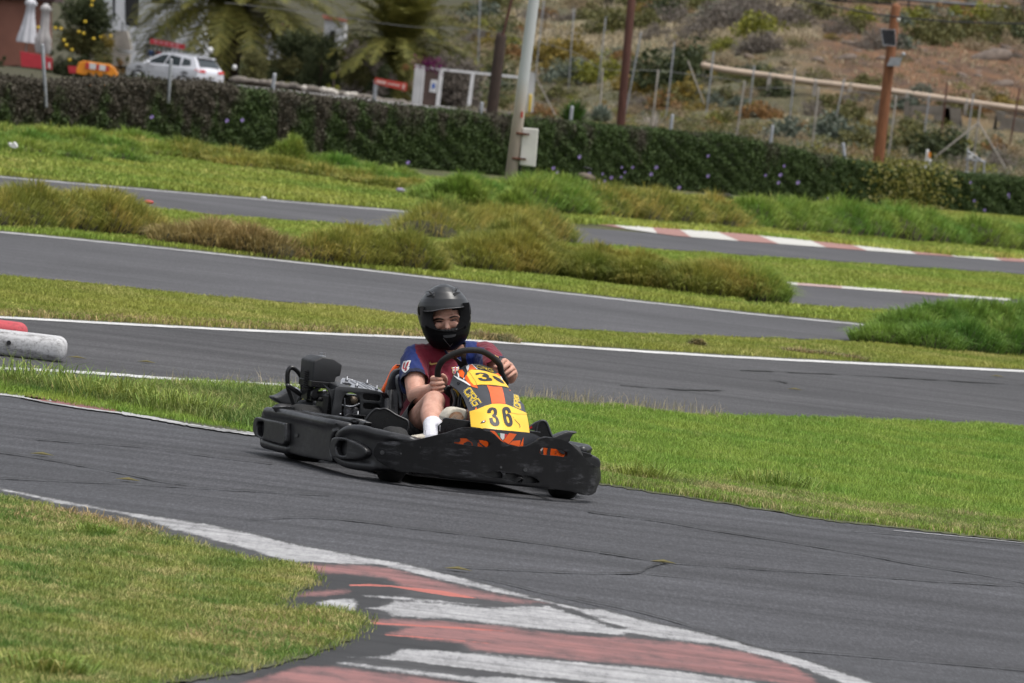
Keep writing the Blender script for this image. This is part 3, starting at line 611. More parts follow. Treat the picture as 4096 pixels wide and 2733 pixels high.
# mounds of long grass: overlapping domes of arching blades, over a core coloured dark as shade
M_l1 = grassmat('olive long grass', (.145, .185, .022), (.31, .285, .05), (.42, .31, .085), .6, .8, .3)
M_l2 = grassmat('brown long grass', (.19, .155, .045), (.31, .235, .08), (.42, .3, .14), .7, .8, .3)
M_l3 = grassmat('green long grass', (.115, .225, .024), (.25, .3, .046), (.38, .32, .085), .45, .8, .3)
M_core = mat('mound shade', (.032, .03, .012), .95, 0, .3, 6)  # near-black core colour, stands in for shade inside and under the mounds
def gxy(a, b): v = G(dd(a, b)); return (v.x, v.y)
def domes(name, C, n, m, label, blen=.2, bw=.011, cat='long grass', group=None):
    """C: list of (x, y, radius, height)"""
    C = np.array(C); K = len(C); pick = RNG.choice(K, n, p=(C[:, 2]*C[:, 3])/(C[:, 2]*C[:, 3]).sum()); c = C[pick]
    a = RNG.uniform(0, 2*np.pi, n); rr = RNG.random(n)**.62*.97; el = np.sqrt(np.clip(1-rr**2, 0, 1))
    lump = .86+.2*fbm(c[:, 0]+np.cos(a)*rr, c[:, 1]+np.sin(a)*rr, .45)
    X = c[:, 0]+np.cos(a)*rr*c[:, 2]*.92; Y = c[:, 1]+np.sin(a)*rr*c[:, 2]*.92; Zs = c[:, 3]*el*lump
    P = np.stack([X, Y, np.clip(Zs-blen*.35, 0, None)], 1)
    a2 = a+RNG.normal(0, .55, n); dv = np.stack([np.cos(a2), np.sin(a2), np.zeros(n)], 1)
    lean = np.clip(.25+rr*1.0+RNG.normal(0, .2, n), .05, 1.5); L = blen*RNG.uniform(.55, 1.25, n)
    V, q, t, r = blades(P, L, np.full(n, bw)*RNG.uniform(.7, 1.3, n), lean, dv, .42)
    root = empty(name); o = link('blades', rawmesh('blades', V, q, t, r), m, root, False); tag(root, label, cat, group)
    if cat in ('grass tuft', 'clippings', 'weed'): return root
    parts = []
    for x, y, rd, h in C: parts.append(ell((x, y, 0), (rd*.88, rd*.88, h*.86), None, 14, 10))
    mo('shade_core', join(*parts), M_core, root, True); return root
def bank(a0, b0, a1, b1, hgt, n, m, label, rd=.46, rows=2, blen=.2, bw=.0085):
    """a bank of grass whose foot runs from (a0,b0) to (a1,b1) on the photograph"""
    P0 = Vector(gxy(a0, b0)); P1 = Vector(gxy(a1, b1)); d = P1-P0; Ln = d.length; C = []; k = max(1, round(Ln/(rd*1.15)))
    for j in range(rows):
        for i in range(k):
            t = (i+.5+.25*(j % 2)+random.uniform(-.12, .12))/k; r = rd*random.uniform(.82, 1.2)
            t = min(max(t, rd*.8/Ln), 1-rd*.8/Ln); p = P0+d*t; edge_ = .72 if (i in (0, k-1)) else 1
            C.append((p.x+random.uniform(-.05, .05), p.y+rd*.8+j*rd*1.1, r, hgt*random.uniform(.8, 1.1)*edge_*(1 if j == 0 else 1.08)))
    return domes('grass_mound', C, n, m, label, blen, bw)
bank(-120, 512, 330, 548, .37, 26000, M_l1, 'long olive grass bank at the left edge between two tracks')
bank(350, 560, 680, 600, .24, 9000, M_l2, 'low brownish long grass right of the olive grass bank', .32, 2, .2)
bank(680, 600, 1015, 632, .33, 14000, M_l1, 'dark olive long grass with brown tips left of the rider', .34)
bank(955, 550, 1275, 562, .36, 18000, M_l1, 'olive long grass heap in front of the pale lamp post foot', .42, 2, .24)
domes('grass_mound', [(*gxy(1005, 540), .34, .44), (*gxy(1045, 536), .44, .68), (*gxy(1090, 540), .34, .46), (*gxy(1170, 540), .4, .52)], 16000, M_l3, 'green domed grass heap left of the pale lamp post foot', .22, .013)
bank(1035, 619, 1290, 641, .44, 24000, M_l1, 'broad long grass heap behind the black helmet')
bank(1275, 640, 1540, 675, .42, 24000, M_l1, 'bushy long grass in the middle of the row right of the helmet')
bank(1525, 674, 1745, 697, .40, 20000, M_l1, 'brown shaded long grass near the right end of the row')
bank(1685, 692, 1785, 701, .42, 8000, M_l3, 'greener grass clump ending the long grass row', .34)
domes('grass_mound', [(*gxy(2035, 792), .34, .16), (*gxy(2085, 790), .4, .28), (*gxy(2140, 790), .42, .36), (*gxy(2200, 792), .45, .40), (*gxy(2265, 795), .45, .41), (*gxy(2330, 798), .45, .42), (*gxy(2400, 802), .45, .42), (*gxy(2470, 806), .45, .42), (*gxy(2130, 804), .34, .2), (*gxy(2215, 810), .38, .26), (*gxy(2300, 816), .38, .27), (*gxy(2385, 820), .4, .27), (*gxy(2000, 788), .22, .08)], 42000, M_longg, 'big bright green grass mound at the right edge', .17, .008)
bank(965, 468, 1170, 488, .42, 10000, M_l3, 'low green grass hump behind the track left of the lamp post', .55, 2, .26, .016)
bank(1150, 486, 1340, 500, .5, 12000, M_l3, 'tall green grass hump right of the lamp post', .6, 2, .28, .016)
bank(1310, 498, 1680, 526, .42, 18000, M_l1, 'olive grass bank beside the half buried tyre', .55, 2, .26, .016)
bank(1670, 524, 1880, 540, .46, 12000, M_l3, 'green grass bank right of the half buried tyre', .55, 2, .26, .016)
bank(1860, 538, 2180, 566, .52, 17000, M_l3, 'thick green grass bank under the yellow speckled hedge', .58, 2, .26, .016)
bank(2160, 564, 2500, 596, .48, 16000, M_l3, 'green grass bank at the far right above the striped kerb', .58, 2, .26, .016)
# loose grassy lumps on the left verge
for x, y, r, h, c, lb in [(60, 350, .9, .36, M_l3, 'soft green grass lump near the white scrap'), (180, 345, .8, .40, M_l3, 'green grass lump under the dark left hedge'), (300, 352, .9, .44, M_l3, 'yellow green grass lump below the white car'), (420, 368, .9, .38, M_l1, 'straw tinted grass lump left of the tall weed'), (530, 385, .9, .34, M_l1, 'pale grass lump left of the leaning weed bush'), (640, 400, .8, .28, M_l1, 'straw grass lump at the foot of the weed bush'), (770, 405, .7, .42, M_l3, 'dark green leafy lump against the hedge'), (860, 425, .6, .24, M_l3, 'low green lump beside the hedge foot'), (950, 445, .6, .2, M_l1, 'small straw lump left of the grass humps'), (-60, 345, .9, .36, M_l3, 'green grass lump at the far left edge')]:
    v = gxy(x, y); h *= .75; domes('grass_lump', [(v[0]-r*.8, v[1], r*.7, h*.8), (v[0], v[1]+.4, r*.8, h), (v[0]+r*.8, v[1], r*.7, h*.75), (v[0]-r*1.5, v[1]+.5, r*.6, h*.7), (v[0]+r*1.5, v[1]+.4, r*.6, h*.7)], 6000, c, lb, .22, .018)
v = gxy(655, 392); domes('weed_bush', [(v[0], v[1], .3, .46), (v[0]+.08, v[1]+.1, .2, .56), (v[0]-.2, v[1], .22, .3)], 3500, M_l3, 'tall yellow green weed bush against the hedge', .2, .016)
def mound(name, spine, rad, hgt, n, m, label, blen=.5, bw=.012, lean=.8, spread=1.0, group=None):
    return domes(name, [(x, y, rad*.75, max(hgt, .02)) for x, y in spine], n, m, label, blen, bw, {'clippings': 'clippings', 'dry_weed': 'weed'}.get(name, 'grass tuft'), group)
# tufts near the kart
M_tg = grassmat('tuft blades', (.13, .22, .024), (.24, .28, .05), (.4, .34, .12), .5, 2.)
for P, r, h, lb in [(zr(230, 545), .16, .12, 'dark leafy weed beside the kart nose'), (zr(900, 585), .22, .13, 'yellow green tuft on the verge right of the kart'), (zl(720, 890), .3, .2, 'tall grass tuft behind the red edge line'), (zl(1300, 985), .28, .17, 'spiky grass tuft left of the kart'), (zl(200, 800), .4, .2, 'long leaning tuft at the left edge of the strip'), (zg(600, 400), .08, .07, 'broad leaved weed in the near grass'), (zg(300, 1270), .12, .1, 'dark tuft at the bottom left corner'), (zl(980, 925), .25, .16, 'bushy tuft midway along the red edge line')]:
    v = G(P); mound('grass_tuft', [(v.x-r*.4, v.y), (v.x, v.y), (v.x+r*.4, v.y)], r, h*.5, 420, M_tg, lb, h, .006, .9)
# ------------------------------------------------------------------ the kart
M_pl = plastic('black moulded plastic', (.0115, .0115, .0128), (.1, .1, .106), .8, .37, .6)
M_pl2 = plastic('worn black nose plastic', (.0065, .0065, .0072), (.12, .12, .13), .95, .5, .26)
M_blk = mat('black shiny metal', (.008, .008, .009), .3, 0, .1, 20)
M_matt = mat('black rubber', (.009, .009, .009), .8, 0, .2, 30, .4, 80)
M_tube = mat('black powder coat', (.014, .014, .015), .35, 0, .15, 25, .1, 90)
M_grey = mat('grey cover plastic', (.034, .036, .039), .5, 0, .12, 14, .2, 120)
M_air = mat('dark grey air filter plastic', (.022, .023, .025), .55, 0, .1, 10, .3, 200)
M_alu = mat('cast aluminium', (.42, .43, .45), .42, .9, .12, 30, .2, 90)
M_steel = mat('dull steel', (.24, .25, .27), .4, .9, .15, 40)
M_red = mat('engine red', (.22, .012, .018), .4, 0, .15, 12)
M_orange = mat('orange sticker', (.80, .115, .012), .35, 0, .06, 9, .04, 40)
M_yel = mat('yellow sticker', (.80, .50, .035), .38, 0, .05, 7, .05, 30)
M_char = mat('charcoal sticker', (.033, .035, .041), .42, 0, .12, 9, .05, 40)
M_ink = mat('black ink', (.016, .016, .018), .45, 0, .1, 20)
M_white = mat('white vinyl', (.7, .7, .7), .4, 0, .05, 20)
M_logoy = mat('yellow ink', (.62, .43, .03), .4, 0, .06, 20)
M_green = mat('green ink', (.02, .2, .07), .4); M_redi = mat('red ink', (.6, .03, .03), .4)
M_bolt = mat('bolt steel', (.07, .07, .072), .45, .5, .3, 60)

kart = empty('go_kart', KO, math.atan2(KF.y, KF.x))
tag(kart, 'black rental go-kart with orange and yellow number 36 front panel on the asphalt', 'go-kart')
def kfn(path): return lambda a, b: KPath((a, b), path)
def offs(fn, d, n=None):
    """same surface, lifted d metres towards its outside"""
    if n is not None:
        n = Vector(n).normalized()
        return lambda a, b: fn(a, b)+n*d
    def g(a, b):
        p = fn(a, b); e = 6.; u = fn(a+e, b)-p; w = fn(a, b+e)-p; nn = w.cross(u)
        nn = nn.normalized() if nn.length > 1e-9 else Vector((1, 0, 0))
        if nn.dot(KC-p) < 0: nn = -nn
        return p+nn*d
    return g
def solid(poly, fn, thick, holes=(), grid=None, lift=0., d=(-1, 0, 0)):
    o = sheet('tmp', poly, offs(fn, lift) if lift else fn, None, None, holes, grid); v, f = meshdata(o); kill(o)
    return extrude(v, f, Vector(d).normalized()*thick)

SIDE = [(-1.5, -.662), (-1.3, -.69), (-1.0, -.695), (-.2, -.695)]
POD = [(-.46, -.672), (-.25, -.69), (-.10, -.685), (.05, -.645), (.18, -.575), (.28, -.48)]
NOSE = [(-.12, -.80), (.02, -.735), (.15, -.668), (.265, -.56), (.35, -.38), (.405, -.18), (.42, 0), (.405, .18), (.35, .38), (.25, .53), (.08, .632), (-.1, .665), (-.3, .68)]
b_main = sm2(PX(zb, [(85, 300), (110, 255), (160, 237), (215, 236), (420, 268), (700, 350), (1000, 425), (1290, 485), (1180, 510), (1075, 545), (1020, 650), (1005, 800), (1030, 885), (1085, 975), (850, 938), (600, 888), (400, 838), (250, 808), (90, 762), (60, 715), (55, 560), (58, 430)]))
s1 = solid(b_main, kfn(SIDE), .13, (), 26, 0, (.1, 1, 0))
b_b1 = sm2(PX(zb, [(46, 470), (62, 395), (92, 370), (140, 382), (440, 440), (476, 475), (474, 690), (450, 732), (400, 735), (110, 648), (62, 605), (44, 540)]), 3)
b_h1 = sm2(PX(zb, [(104, 436), (180, 435), (192, 480), (186, 590), (162, 636), (112, 615), (90, 540)]), 3)
s2 = solid(b_b1, kfn(SIDE), .035, [b_h1], 22, .03, (.1, 1, 0))
def roll(L, path, r, ins): return tube([kfn(path)(*zb(*p))+Vector((0, ins, 0)) for p in L], r, 12)
puff('side_bumper', [s1, roll([(140, 290), (250, 305), (450, 340), (700, 395), (1000, 455), (1230, 500)], SIDE, .026, .012), roll([(100, 715), (220, 748), (330, 778), (450, 800)], SIDE, .026, .012)], M_pl, kart, .007, 7)
puff('bumper_block', [s2], M_pl, kart, .005, 5)
# far-side twin
pod_main = sm2(PX(zb, [(1032, 895), (1038, 820), (1062, 720), (1066, 620), (1085, 565), (1150, 520), (1300, 488), (1400, 500), (1560, 545), (1700, 580), (1950, 622), (2175, 668), (2230, 800), (2200, 950), (1930, 1085), (1750, 1066), (1500, 1066), (1350, 1048), (1150, 1005), (1060, 945)]))
s3 = solid(pod_main, kfn(POD), .13, (), 26, 0, (-.1, 1, 0))
b_b2 = sm2(PX(zb, [(1092, 700), (1112, 655), (1160, 640), (1250, 645), (1330, 670), (1430, 720), (1520, 780), (1545, 830), (1540, 870), (1480, 915), (1380, 935), (1250, 935), (1140, 915), (1092, 880), (1082, 800)]), 3)
b_h2 = sm2(PX(zb, [(1167, 715), (1190, 688), (1280, 690), (1302, 720), (1296, 830), (1276, 882), (1200, 876), (1157, 830), (1150, 770)]), 3)
s4 = solid(b_b2, kfn(POD), .035, [b_h2], 22, .032, (-.1, 1, 0))
puff('side_pod', [s3, roll([(1120, 620), (1180, 560), (1300, 530), (1450, 545), (1600, 590), (1800, 630), (2050, 680)], POD, .026, .014), roll([(1085, 900), (1180, 970), (1350, 1010), (1550, 1030)], POD, .026, .014)], M_pl, kart, .007, 7); puff('pod_block', [s4], M_pl, kart, .005, 5)
for o in list(COL.objects):
    if o.parent == kart and o.name in ('side_bumper', 'bumper_block'):
        v, f = meshdata(o); mo(o.name, ([(p.x, -p.y, p.z) for p in v], f), M_pl, kart, True)
# rear cross bumper
puff('rear_bumper', [tube([(-1.52, -.5, .2), (-1.6, -.25, .2), (-1.62, 0, .2), (-1.6, .25, .2), (-1.52, .5, .2)], .055, 12), tube([(-1.52, -.5, .11), (-1.6, -.25, .11), (-1.62, 0, .11), (-1.6, .25, .11), (-1.52, .5, .11)], .055, 12)], M_pl, kart, .012, 4)
# bolts
def disc(p, path, r, name='bolt', m=None, lift=.003):
    fn = offs(path if callable(path) else kfn(path), lift); P = [(p[0]+r*math.cos(w), p[1]+r*math.sin(w)) for w in np.linspace(0, 2*math.pi, 16)[:-1]]
    sheet(name, P, fn, m or M_bolt, kart)
disc(zb(563, 610), SIDE, 8, lift=.004)
# upper black rail and trays over the side bumper
RAIL = [(-1.62, -.40), (-1.45, -.53), (-1.2, -.585), (-.2, -.6)]
puff('top_rail', [solid(sm2(PX(zb, [(408, 286), (425, 245), (470, 235), (560, 252), (700, 285), (1000, 335), (1250, 370), (1405, 402), (1392, 436), (1350, 440), (1200, 428), (900, 385), (700, 352), (480, 312)]), 3), kfn(RAIL), .05, (), 26, 0, (.1, 1, 0))], M_pl, kart, .006, 4)
puff('rail_link', [solid(PX(zb, [(1385, 440), (1410, 405), (1480, 430), (1450, 500), (1380, 490)]), lambda a, b: KY((a, b), -.585), .04, d=(0, 1, 0))], M_pl, kart, .006, 3)
sheet('side_tray', PX(zb, [(1215, 355), (1262, 322), (1500, 345), (1510, 360), (1490, 450), (1400, 405), (1250, 370)]), lambda a, b: KX((a, b), -.62), M_pl, kart, [PX(zb, [(1262, 340), (1290, 332), (1490, 356), (1480, 420), (1400, 395)])], None, .02)
sheet('tray_floor', PX(zb, [(230, 232), (430, 225), (1480, 340), (1500, 560), (900, 480), (300, 330)]), lambda a, b: KX((a, b), -1.02), M_blk, kart, (), None, .01)

# nose
nose_o = PX(zb, [(1590, 872), (1596, 800), (1640, 722), (1700, 692), (1800, 691), (1950, 695)])+PX(zf, [(0, 765), (200, 740), (450, 680), (800, 600), (1000, 550), (1150, 500), (1300, 450), (1400, 430), (1500, 425), (1700, 440), (1850, 470), (1950, 510)])+PX(z4, [(760, 790), (800, 822), (850, 872), (900, 905), (960, 928), (1030, 936), (1100, 930), (1150, 906)])+PX(zn, [(330, 495), (400, 450), (480, 432), (600, 436), (720, 458), (830, 500), (920, 575), (1010, 660), (1080, 740), (1170, 820), (1260, 880), (1335, 910), (1346, 1000), (1345, 1090), (1320, 1150), (1285, 1230), (1268, 1290), (1210, 1330), (1080, 1335), (990, 1305), (900, 1280), (510, 1230)])+PX(z4, [(1100, 1308), (900, 1290), (600, 1245), (190, 1198)])+PX(zb, [(2110, 1106), (1930, 1098), (1850, 1064), (1750, 1020), (1640, 950)])
sl1 = sm2(PX(zf, [(1182, 745), (1230, 700), (1400, 685), (1700, 715), (1950, 748), (2030, 790), (2036, 860), (1980, 906), (1800, 890), (1300, 827), (1192, 800)]), 3)
sl2 = sm2(PX(zn, [(395, 640), (422, 600), (480, 597), (700, 625), (810, 660), (822, 695), (805, 742), (700, 727), (420, 702)]), 3)
rc = [sm2(PX(z4, L), 2) for L in ([(690, 1180), (850, 1175), (868, 1230), (840, 1240), (700, 1215)], [(897, 1185), (1055, 1215), (1030, 1278), (925, 1255)], [(1078, 1212), (1170, 1230), (1230, 1275), (1180, 1288), (1052, 1283)])]
sheet('nose_spoiler', nose_o, kfn(NOSE), M_pl2, kart, [sl1, sl2]+rc, 22, .022, None, True, .006)
sheet('recess_back', PX(z4, [(660, 1150), (1260, 1200), (1270, 1310), (670, 1250)]), offs(kfn(NOSE), -.035), M_pl, kart, (), 22)
for p, r in ((z4(853, 1133), 5), (z4(1087, 1156), 8), (zb(1712, 842), 9), (zb(1960, 855), 4)): disc(p, NOSE, r)
NOSE2 = [(x-.07, y*.96) for x, y in NOSE]
bar = sheet('nose_cone_bar', PX(zf, [(1100, 640), (2150, 700), (2150, 960), (1100, 880)]), kfn(NOSE2), M_orange, kart, (), 26)
bar2 = sheet('nose_cone_bar', PX(zn, [(370, 560), (860, 620), (860, 790), (370, 740)]), kfn(NOSE2), M_orange, kart, (), 26)
fo = offs(kfn(NOSE2), .003)
for L in ([(1150, 690), (1330, 680), (1338, 750), (1300, 778), (1160, 775)], [(1420, 800), (1500, 760), (1570, 770), (1610, 830), (1600, 870), (1400, 845)], [(1480, 690), (1770, 715), (1800, 760), (1745, 800), (1750, 890), (1640, 875), (1620, 790)], [(1700, 735), (1730, 730), (1960, 910), (1900, 912)]): sheet('sticker', PX(zf, L), fo, M_char, kart, (), 26)
for L, m in (([(505, 590), (555, 600), (545, 710), (495, 710)], M_char), ([(640, 610), (830, 650), (830, 690), (740, 690), (690, 660)], M_char), ([(600, 640), (640, 650), (645, 680), (625, 690), (635, 660)], M_char), ([(385, 660), (440, 590), (440, 720), (420, 720)], M_char), ([(395, 620), (430, 590), (438, 612), (405, 665)], M_white), ([(690, 622), (820, 655), (824, 672), (760, 660)], M_steel)): sheet('sticker', PX(zn, L), fo, m, kart, (), 26)

# number fairing
def panx(px, py):
    a = (px-1780)/.255102; b = (py-1430)/.255102; b2 = b-.17*(a-700)
    xc = float(np.interp(b2, [60, 100, 300, 450, 600, 740, 900, 1100, 1250, 1400], [-.29, -.27, -.19, -.08, .03, .13, .22, .29, .335, .36]))
    ac = float(np.interp(b2, [100, 300, 450, 740, 900, 1200], [545, 560, 640, 800, 825, 865])); w = float(np.interp(b2, [100, 300, 450, 740, 1200], [360, 430, 450, 450, 480]))
    q = min(1.25, abs(a-ac)/w); return xc-float(np.interp(b2, [100, 450, 800, 1250], [.06, .10, .09, .07]))*q*q
def pfn(a, b): return KX((a, b), panx(a, b))
PN = (.75, 0, .66)
pan = [(125, 290), (215, 190), (300, 132), (360, 112), (420, 105), (490, 104), (560, 110), (630, 126), (700, 152), (750, 183), (800, 222), (840, 260), (870, 292), (905, 345), (960, 412), (1010, 482), (1090, 580), (1140, 632), (1190, 690), (1235, 740), (1252, 800), (1268, 880), (1283, 960), (1310, 1110), (1326, 1200), (1300, 1260), (1150, 1300), (900, 1250), (690, 1180), (540, 1130), (400, 1100), (390, 1010), (383, 940), (372, 860), (350, 790), (312, 690), (290, 640), (250, 580), (170, 490), (75, 428), (95, 370)]
sheet('number_fairing', PX(zp, pan), pfn, M_char, kart, (), 12, .006, None, True)
def deco(name, L, m, lift, g=12, holes=()): return sheet(name, PX(zp, L), offs(pfn, lift, PN), m, kart, [PX(zp, h) for h in holes], g)
deco('orange_stripe', [(655, 440), (760, 455), (890, 467), (905, 520), (920, 580), (935, 660), (950, 752), (840, 745), (735, 748), (718, 650), (700, 560), (680, 500)], M_orange, .002)
deco('upper_plate', [(350, 232), (410, 197), (520, 200), (640, 224), (800, 268), (850, 300), (900, 352), (955, 420), (1000, 480), (940, 463), (820, 446), (700, 433), (560, 430), (450, 442), (400, 390), (340, 285)], M_yel, .003)
for L in ([(208, 200), (270, 198), (303, 245), (287, 330), (218, 292)], [(380, 125), (425, 110), (500, 187), (410, 196), (362, 226)], [(302, 330), (332, 272), (400, 395), (450, 446), (500, 440), (515, 487), (430, 466), (388, 440)], [(780, 262), (830, 250), (880, 304), (905, 358), (850, 298)], [(1000, 505), (1030, 520), (1020, 530)], [(470, 795), (495, 790), (495, 828), (472, 830)], [(1155, 822), (1172, 825), (1172, 842), (1155, 838)]): deco('orange_flash', L, M_orange, .0022)
for L in ([(128, 290), (142, 291), (220, 328), (330, 384), (402, 445), (385, 450), (280, 388), (190, 343)], [(187, 236), (215, 262), (222, 322), (205, 320)], [(325, 150), (370, 122), (378, 150), (352, 226), (338, 200)], [(858, 300), (880, 310), (905, 358), (890, 360)], [(412, 112), (425, 112), (510, 188), (495, 190)], [(284, 330), (302, 318), (300, 352), (284, 348)]): deco('white_flash', L, M_white, .0032)
deco('number_plate', [(375, 860), (500, 825), (620, 775), (730, 743), (850, 739), (960, 752), (1050, 790), (1150, 830), (1270, 885), (1283, 960), (1300, 1050), (1316, 1165), (1330, 1280), (1240, 1245), (1150, 1218), (1050, 1188), (960, 1166), (800, 1154), (640, 1144), (540, 1120), (400, 1100), (390, 1000)], M_yel, .0075)
D3 = [(650, 885), (655, 845), (680, 815), (710, 801), (745, 800), (780, 812), (802, 838), (808, 875), (803, 910), (790, 935), (815, 960), (835, 1000), (845, 1045), (838, 1075), (815, 1090), (780, 1096), (745, 1086), (715, 1062), (695, 1030), (682, 970), (735, 962), (742, 1005), (760, 1036), (782, 1040), (792, 1015), (786, 980), (768, 958), (738, 950), (728, 917), (746, 905), (757, 880), (752, 850), (738, 838), (720, 850), (710, 884), (680, 892)]
D6 = [(884, 842), (900, 808), (930, 792), (965, 793), (995, 808), (1015, 840), (1028, 884), (978, 890), (968, 855), (953, 840), (940, 850), (938, 880), (948, 912), (968, 895), (1000, 900), (1028, 935), (1046, 995), (1053, 1050), (1040, 1085), (1012, 1102), (978, 1100), (945, 1080), (920, 1035), (905, 970), (893, 900)]
H6 = [(950, 950), (962, 1010), (980, 1045), (997, 1050), (1003, 1020), (992, 970), (975, 940), (958, 936)]
deco('digit', D3, M_ink, .0095); deco('digit', D6, M_ink, .0095, 12, [H6])
deco('digit', [(470, 268), (480, 253), (510, 246), (560, 245), (620, 252), (668, 275), (690, 305), (685, 322), (715, 330), (738, 355), (735, 372), (690, 378), (600, 378), (550, 370), (522, 350), (512, 330), (565, 326), (585, 344), (630, 350), (652, 338), (640, 322), (590, 312), (570, 300), (585, 287), (604, 282), (590, 268), (545, 262), (520, 276), (490, 286)], M_ink, .0045)
deco('digit', [(738, 295), (780, 302), (850, 338), (905, 382), (932, 422), (880, 408), (815, 372), (765, 335)], M_ink, .0045)
deco('small_emblem', [(545, 1052), (565, 1020), (600, 1002), (622, 998), (630, 1020), (610, 1040), (570, 1048)], M_ink, .009); deco('small_emblem', [(580, 1020), (600, 1008), (614, 1020), (598, 1034), (582, 1034)], M_white, .0105); deco('small_emblem', [(604, 1004), (622, 998), (628, 1020), (618, 1022)], M_orange, .0105)
for q in stroke([(1085, 990), (1125, 1036), (1155, 1062)], 7)+stroke([(1155, 1062), (1168, 1100), (1163, 1112)], 9)+stroke([(1062, 950), (1068, 962)], 5)+stroke([(1030, 885), (1130, 905), (1272, 908)], 4): deco('split', q, M_ink, .009, None)
for q in stroke([(300, 148), (400, 270), (470, 380), (515, 480)], 4)+stroke([(670, 440), (740, 465), (860, 460)], 3)+stroke([(735, 722), (850, 716), (950, 735)], 3): deco('split', q, M_ink, .0048, None)
deco('torn_hole', [(182, 405), (200, 392), (238, 398), (225, 425), (200, 438), (190, 430)], M_blk, .003, None)
# maker's lettering: block capitals, yellow with a white edge
LET = {'C': [[(1, 1), (.18, 1), (0, .82), (0, .18), (.18, 0), (1, 0)], [(1, .75), (1, 1)], [(1, 0), (1, .25)]], 'R': [[(0, 0), (0, 1), (.8, 1), (1, .85), (1, .6), (.8, .48), (.1, .48)], [(.5, .46), (1, 0)]], 'G': [[(1, 1), (.18, 1), (0, .82), (0, .18), (.18, 0), (.82, 0), (1, .18), (1, .5), (.55, .5)]]}
def lettering(word, BL, BR, TL, TR, lift, fn=pfn, zz=zp):
    def q(u, v): return tuple((1-u)*((1-v)*BL[k]+v*TL[k])+u*((1-v)*BR[k]+v*TR[k]) for k in (0, 1))
    n = len(word); unit = math.dist(BL, TL)
    for w, m, l in ((.42, M_white, lift), (.36, M_ink, lift+.001), (.23, M_logoy, lift+.002)):
        V = []; Fc = []
        for i, ch in enumerate(word):
            for st in LET[ch]:
                P = [q((i+.14+.74*x)/n, .12+.76*y) for x, y in st]
                for poly in stroke(P, w*unit*.62):
                    g = offs(fn, l, PN); b0 = len(V); V += [g(*zz(*c)) for c in poly]; Fc.append(tuple(range(b0, b0+4)))
        mo('lettering', (V, Fc), m, kart)
lettering('CRG', (275, 540), (440, 795), (385, 462), (578, 712), .0035)
lettering('CRG', (1195, 832), (1140, 610), (1068, 775), (1078, 590), .0035)
lettering('CRG', (478, 160), (772, 252), (492, 122), (740, 190), .0035)
# nose cone under the plate
def cfn(a, b): return KX((a, b), .33-.000006*((a-2010)**2)*.1+.0006*(b-1720)*.2)
sheet('nose_cone', PX(zp, [(620, 1110), (800, 1130), (1330, 1180), (1420, 1210), (1510, 1262), (1480, 1320), (1400, 1380), (1200, 1440), (1000, 1420), (860, 1340), (700, 1250), (600, 1180)]), cfn, M_char, kart, (), 40, .03)
def cone(L, m, d=.003): sheet('sticker', PX(zp, L), offs(cfn, d, (1, 0, .2)), m, kart)
cone([(700, 1150), (770, 1155), (800, 1185), (880, 1290), (940, 1350), (860, 1310), (780, 1220)], M_orange); cone([(1005, 1185), (1120, 1205), (1060, 1290), (995, 1362), (905, 1310)], M_orange)
cone([(1060, 1310), (1182, 1300), (1165, 1400), (1000, 1362)], M_orange); cone([(1228, 1250), (1222, 1395), (1168, 1400)], M_orange)
cone([(812, 1186), (862, 1190), (862, 1252)], M_green, .004); cone([(862, 1190), (930, 1198), (926, 1270), (902, 1300), (866, 1262)], M_white, .004); cone([(930, 1202), (978, 1208), (930, 1272)], M_redi, .004)

# steering wheel
WQ = Vector((-.36, .03, .5)); WN = Vector((-.80, 0, .60))
def wfn(p): return KPl(p, WQ, WN)
rim = [wfn(zs(*p)) for p in [(772, 560), (776, 450), (805, 365), (865, 285), (970, 212), (1100, 150), (1250, 105), (1400, 95), (1560, 112), (1700, 180), (1830, 285), (1895, 370), (1918, 480), (1960, 590), (2000, 700), (1900, 800), (1700, 850), (1400, 870), (1100, 850), (900, 780), (800, 670)]]
sw = mo('steering_wheel', tube(rim, .0155, 12, True, 6), M_matt, kart, True)
hub = [wfn(zs(*p)) for p in [(1330, 470)]][0]
def plate(name, L, m, t=.006, lift=0., parent=kart, holes=()):
    return sheet(name, PX(zs, L), lambda a, b: KPl((a, b), WQ-WN*lift, WN), m, parent, [PX(zs, h) for h in holes], None, t)
plate('spoke', [(1030, 250), (1085, 200), (1130, 180), (1290, 165), (1280, 230), (1300, 320), (1400, 500), (1320, 560), (1200, 470), (1130, 350), (1090, 280)], M_blk, .006, .002, sw, [[(1115, 235), (1195, 210), (1205, 312)]])
plate('spoke', [(1250, 450), (1420, 450), (1450, 560), (1340, 640), (1220, 560)], M_blk, .02, .012, sw)
plate('spoke', [(1260, 560), (1400, 560), (1300, 860), (1150, 860)], M_blk, .006, .002, sw)
puff('steering_hub', [solid(PX(zs, [(880, 800), (940, 730), (1045, 742), (1100, 800), (1040, 1000), (900, 870)]), lambda a, b: KX((a, b), -.33), .03)], M_blk, kart, .006, 2)
mo('steering_column', tube([wfn(zs(1330, 520)), (-.15, .01, .36), (.1, 0, .18)], .011, 10, n=3), M_steel, kart, True)
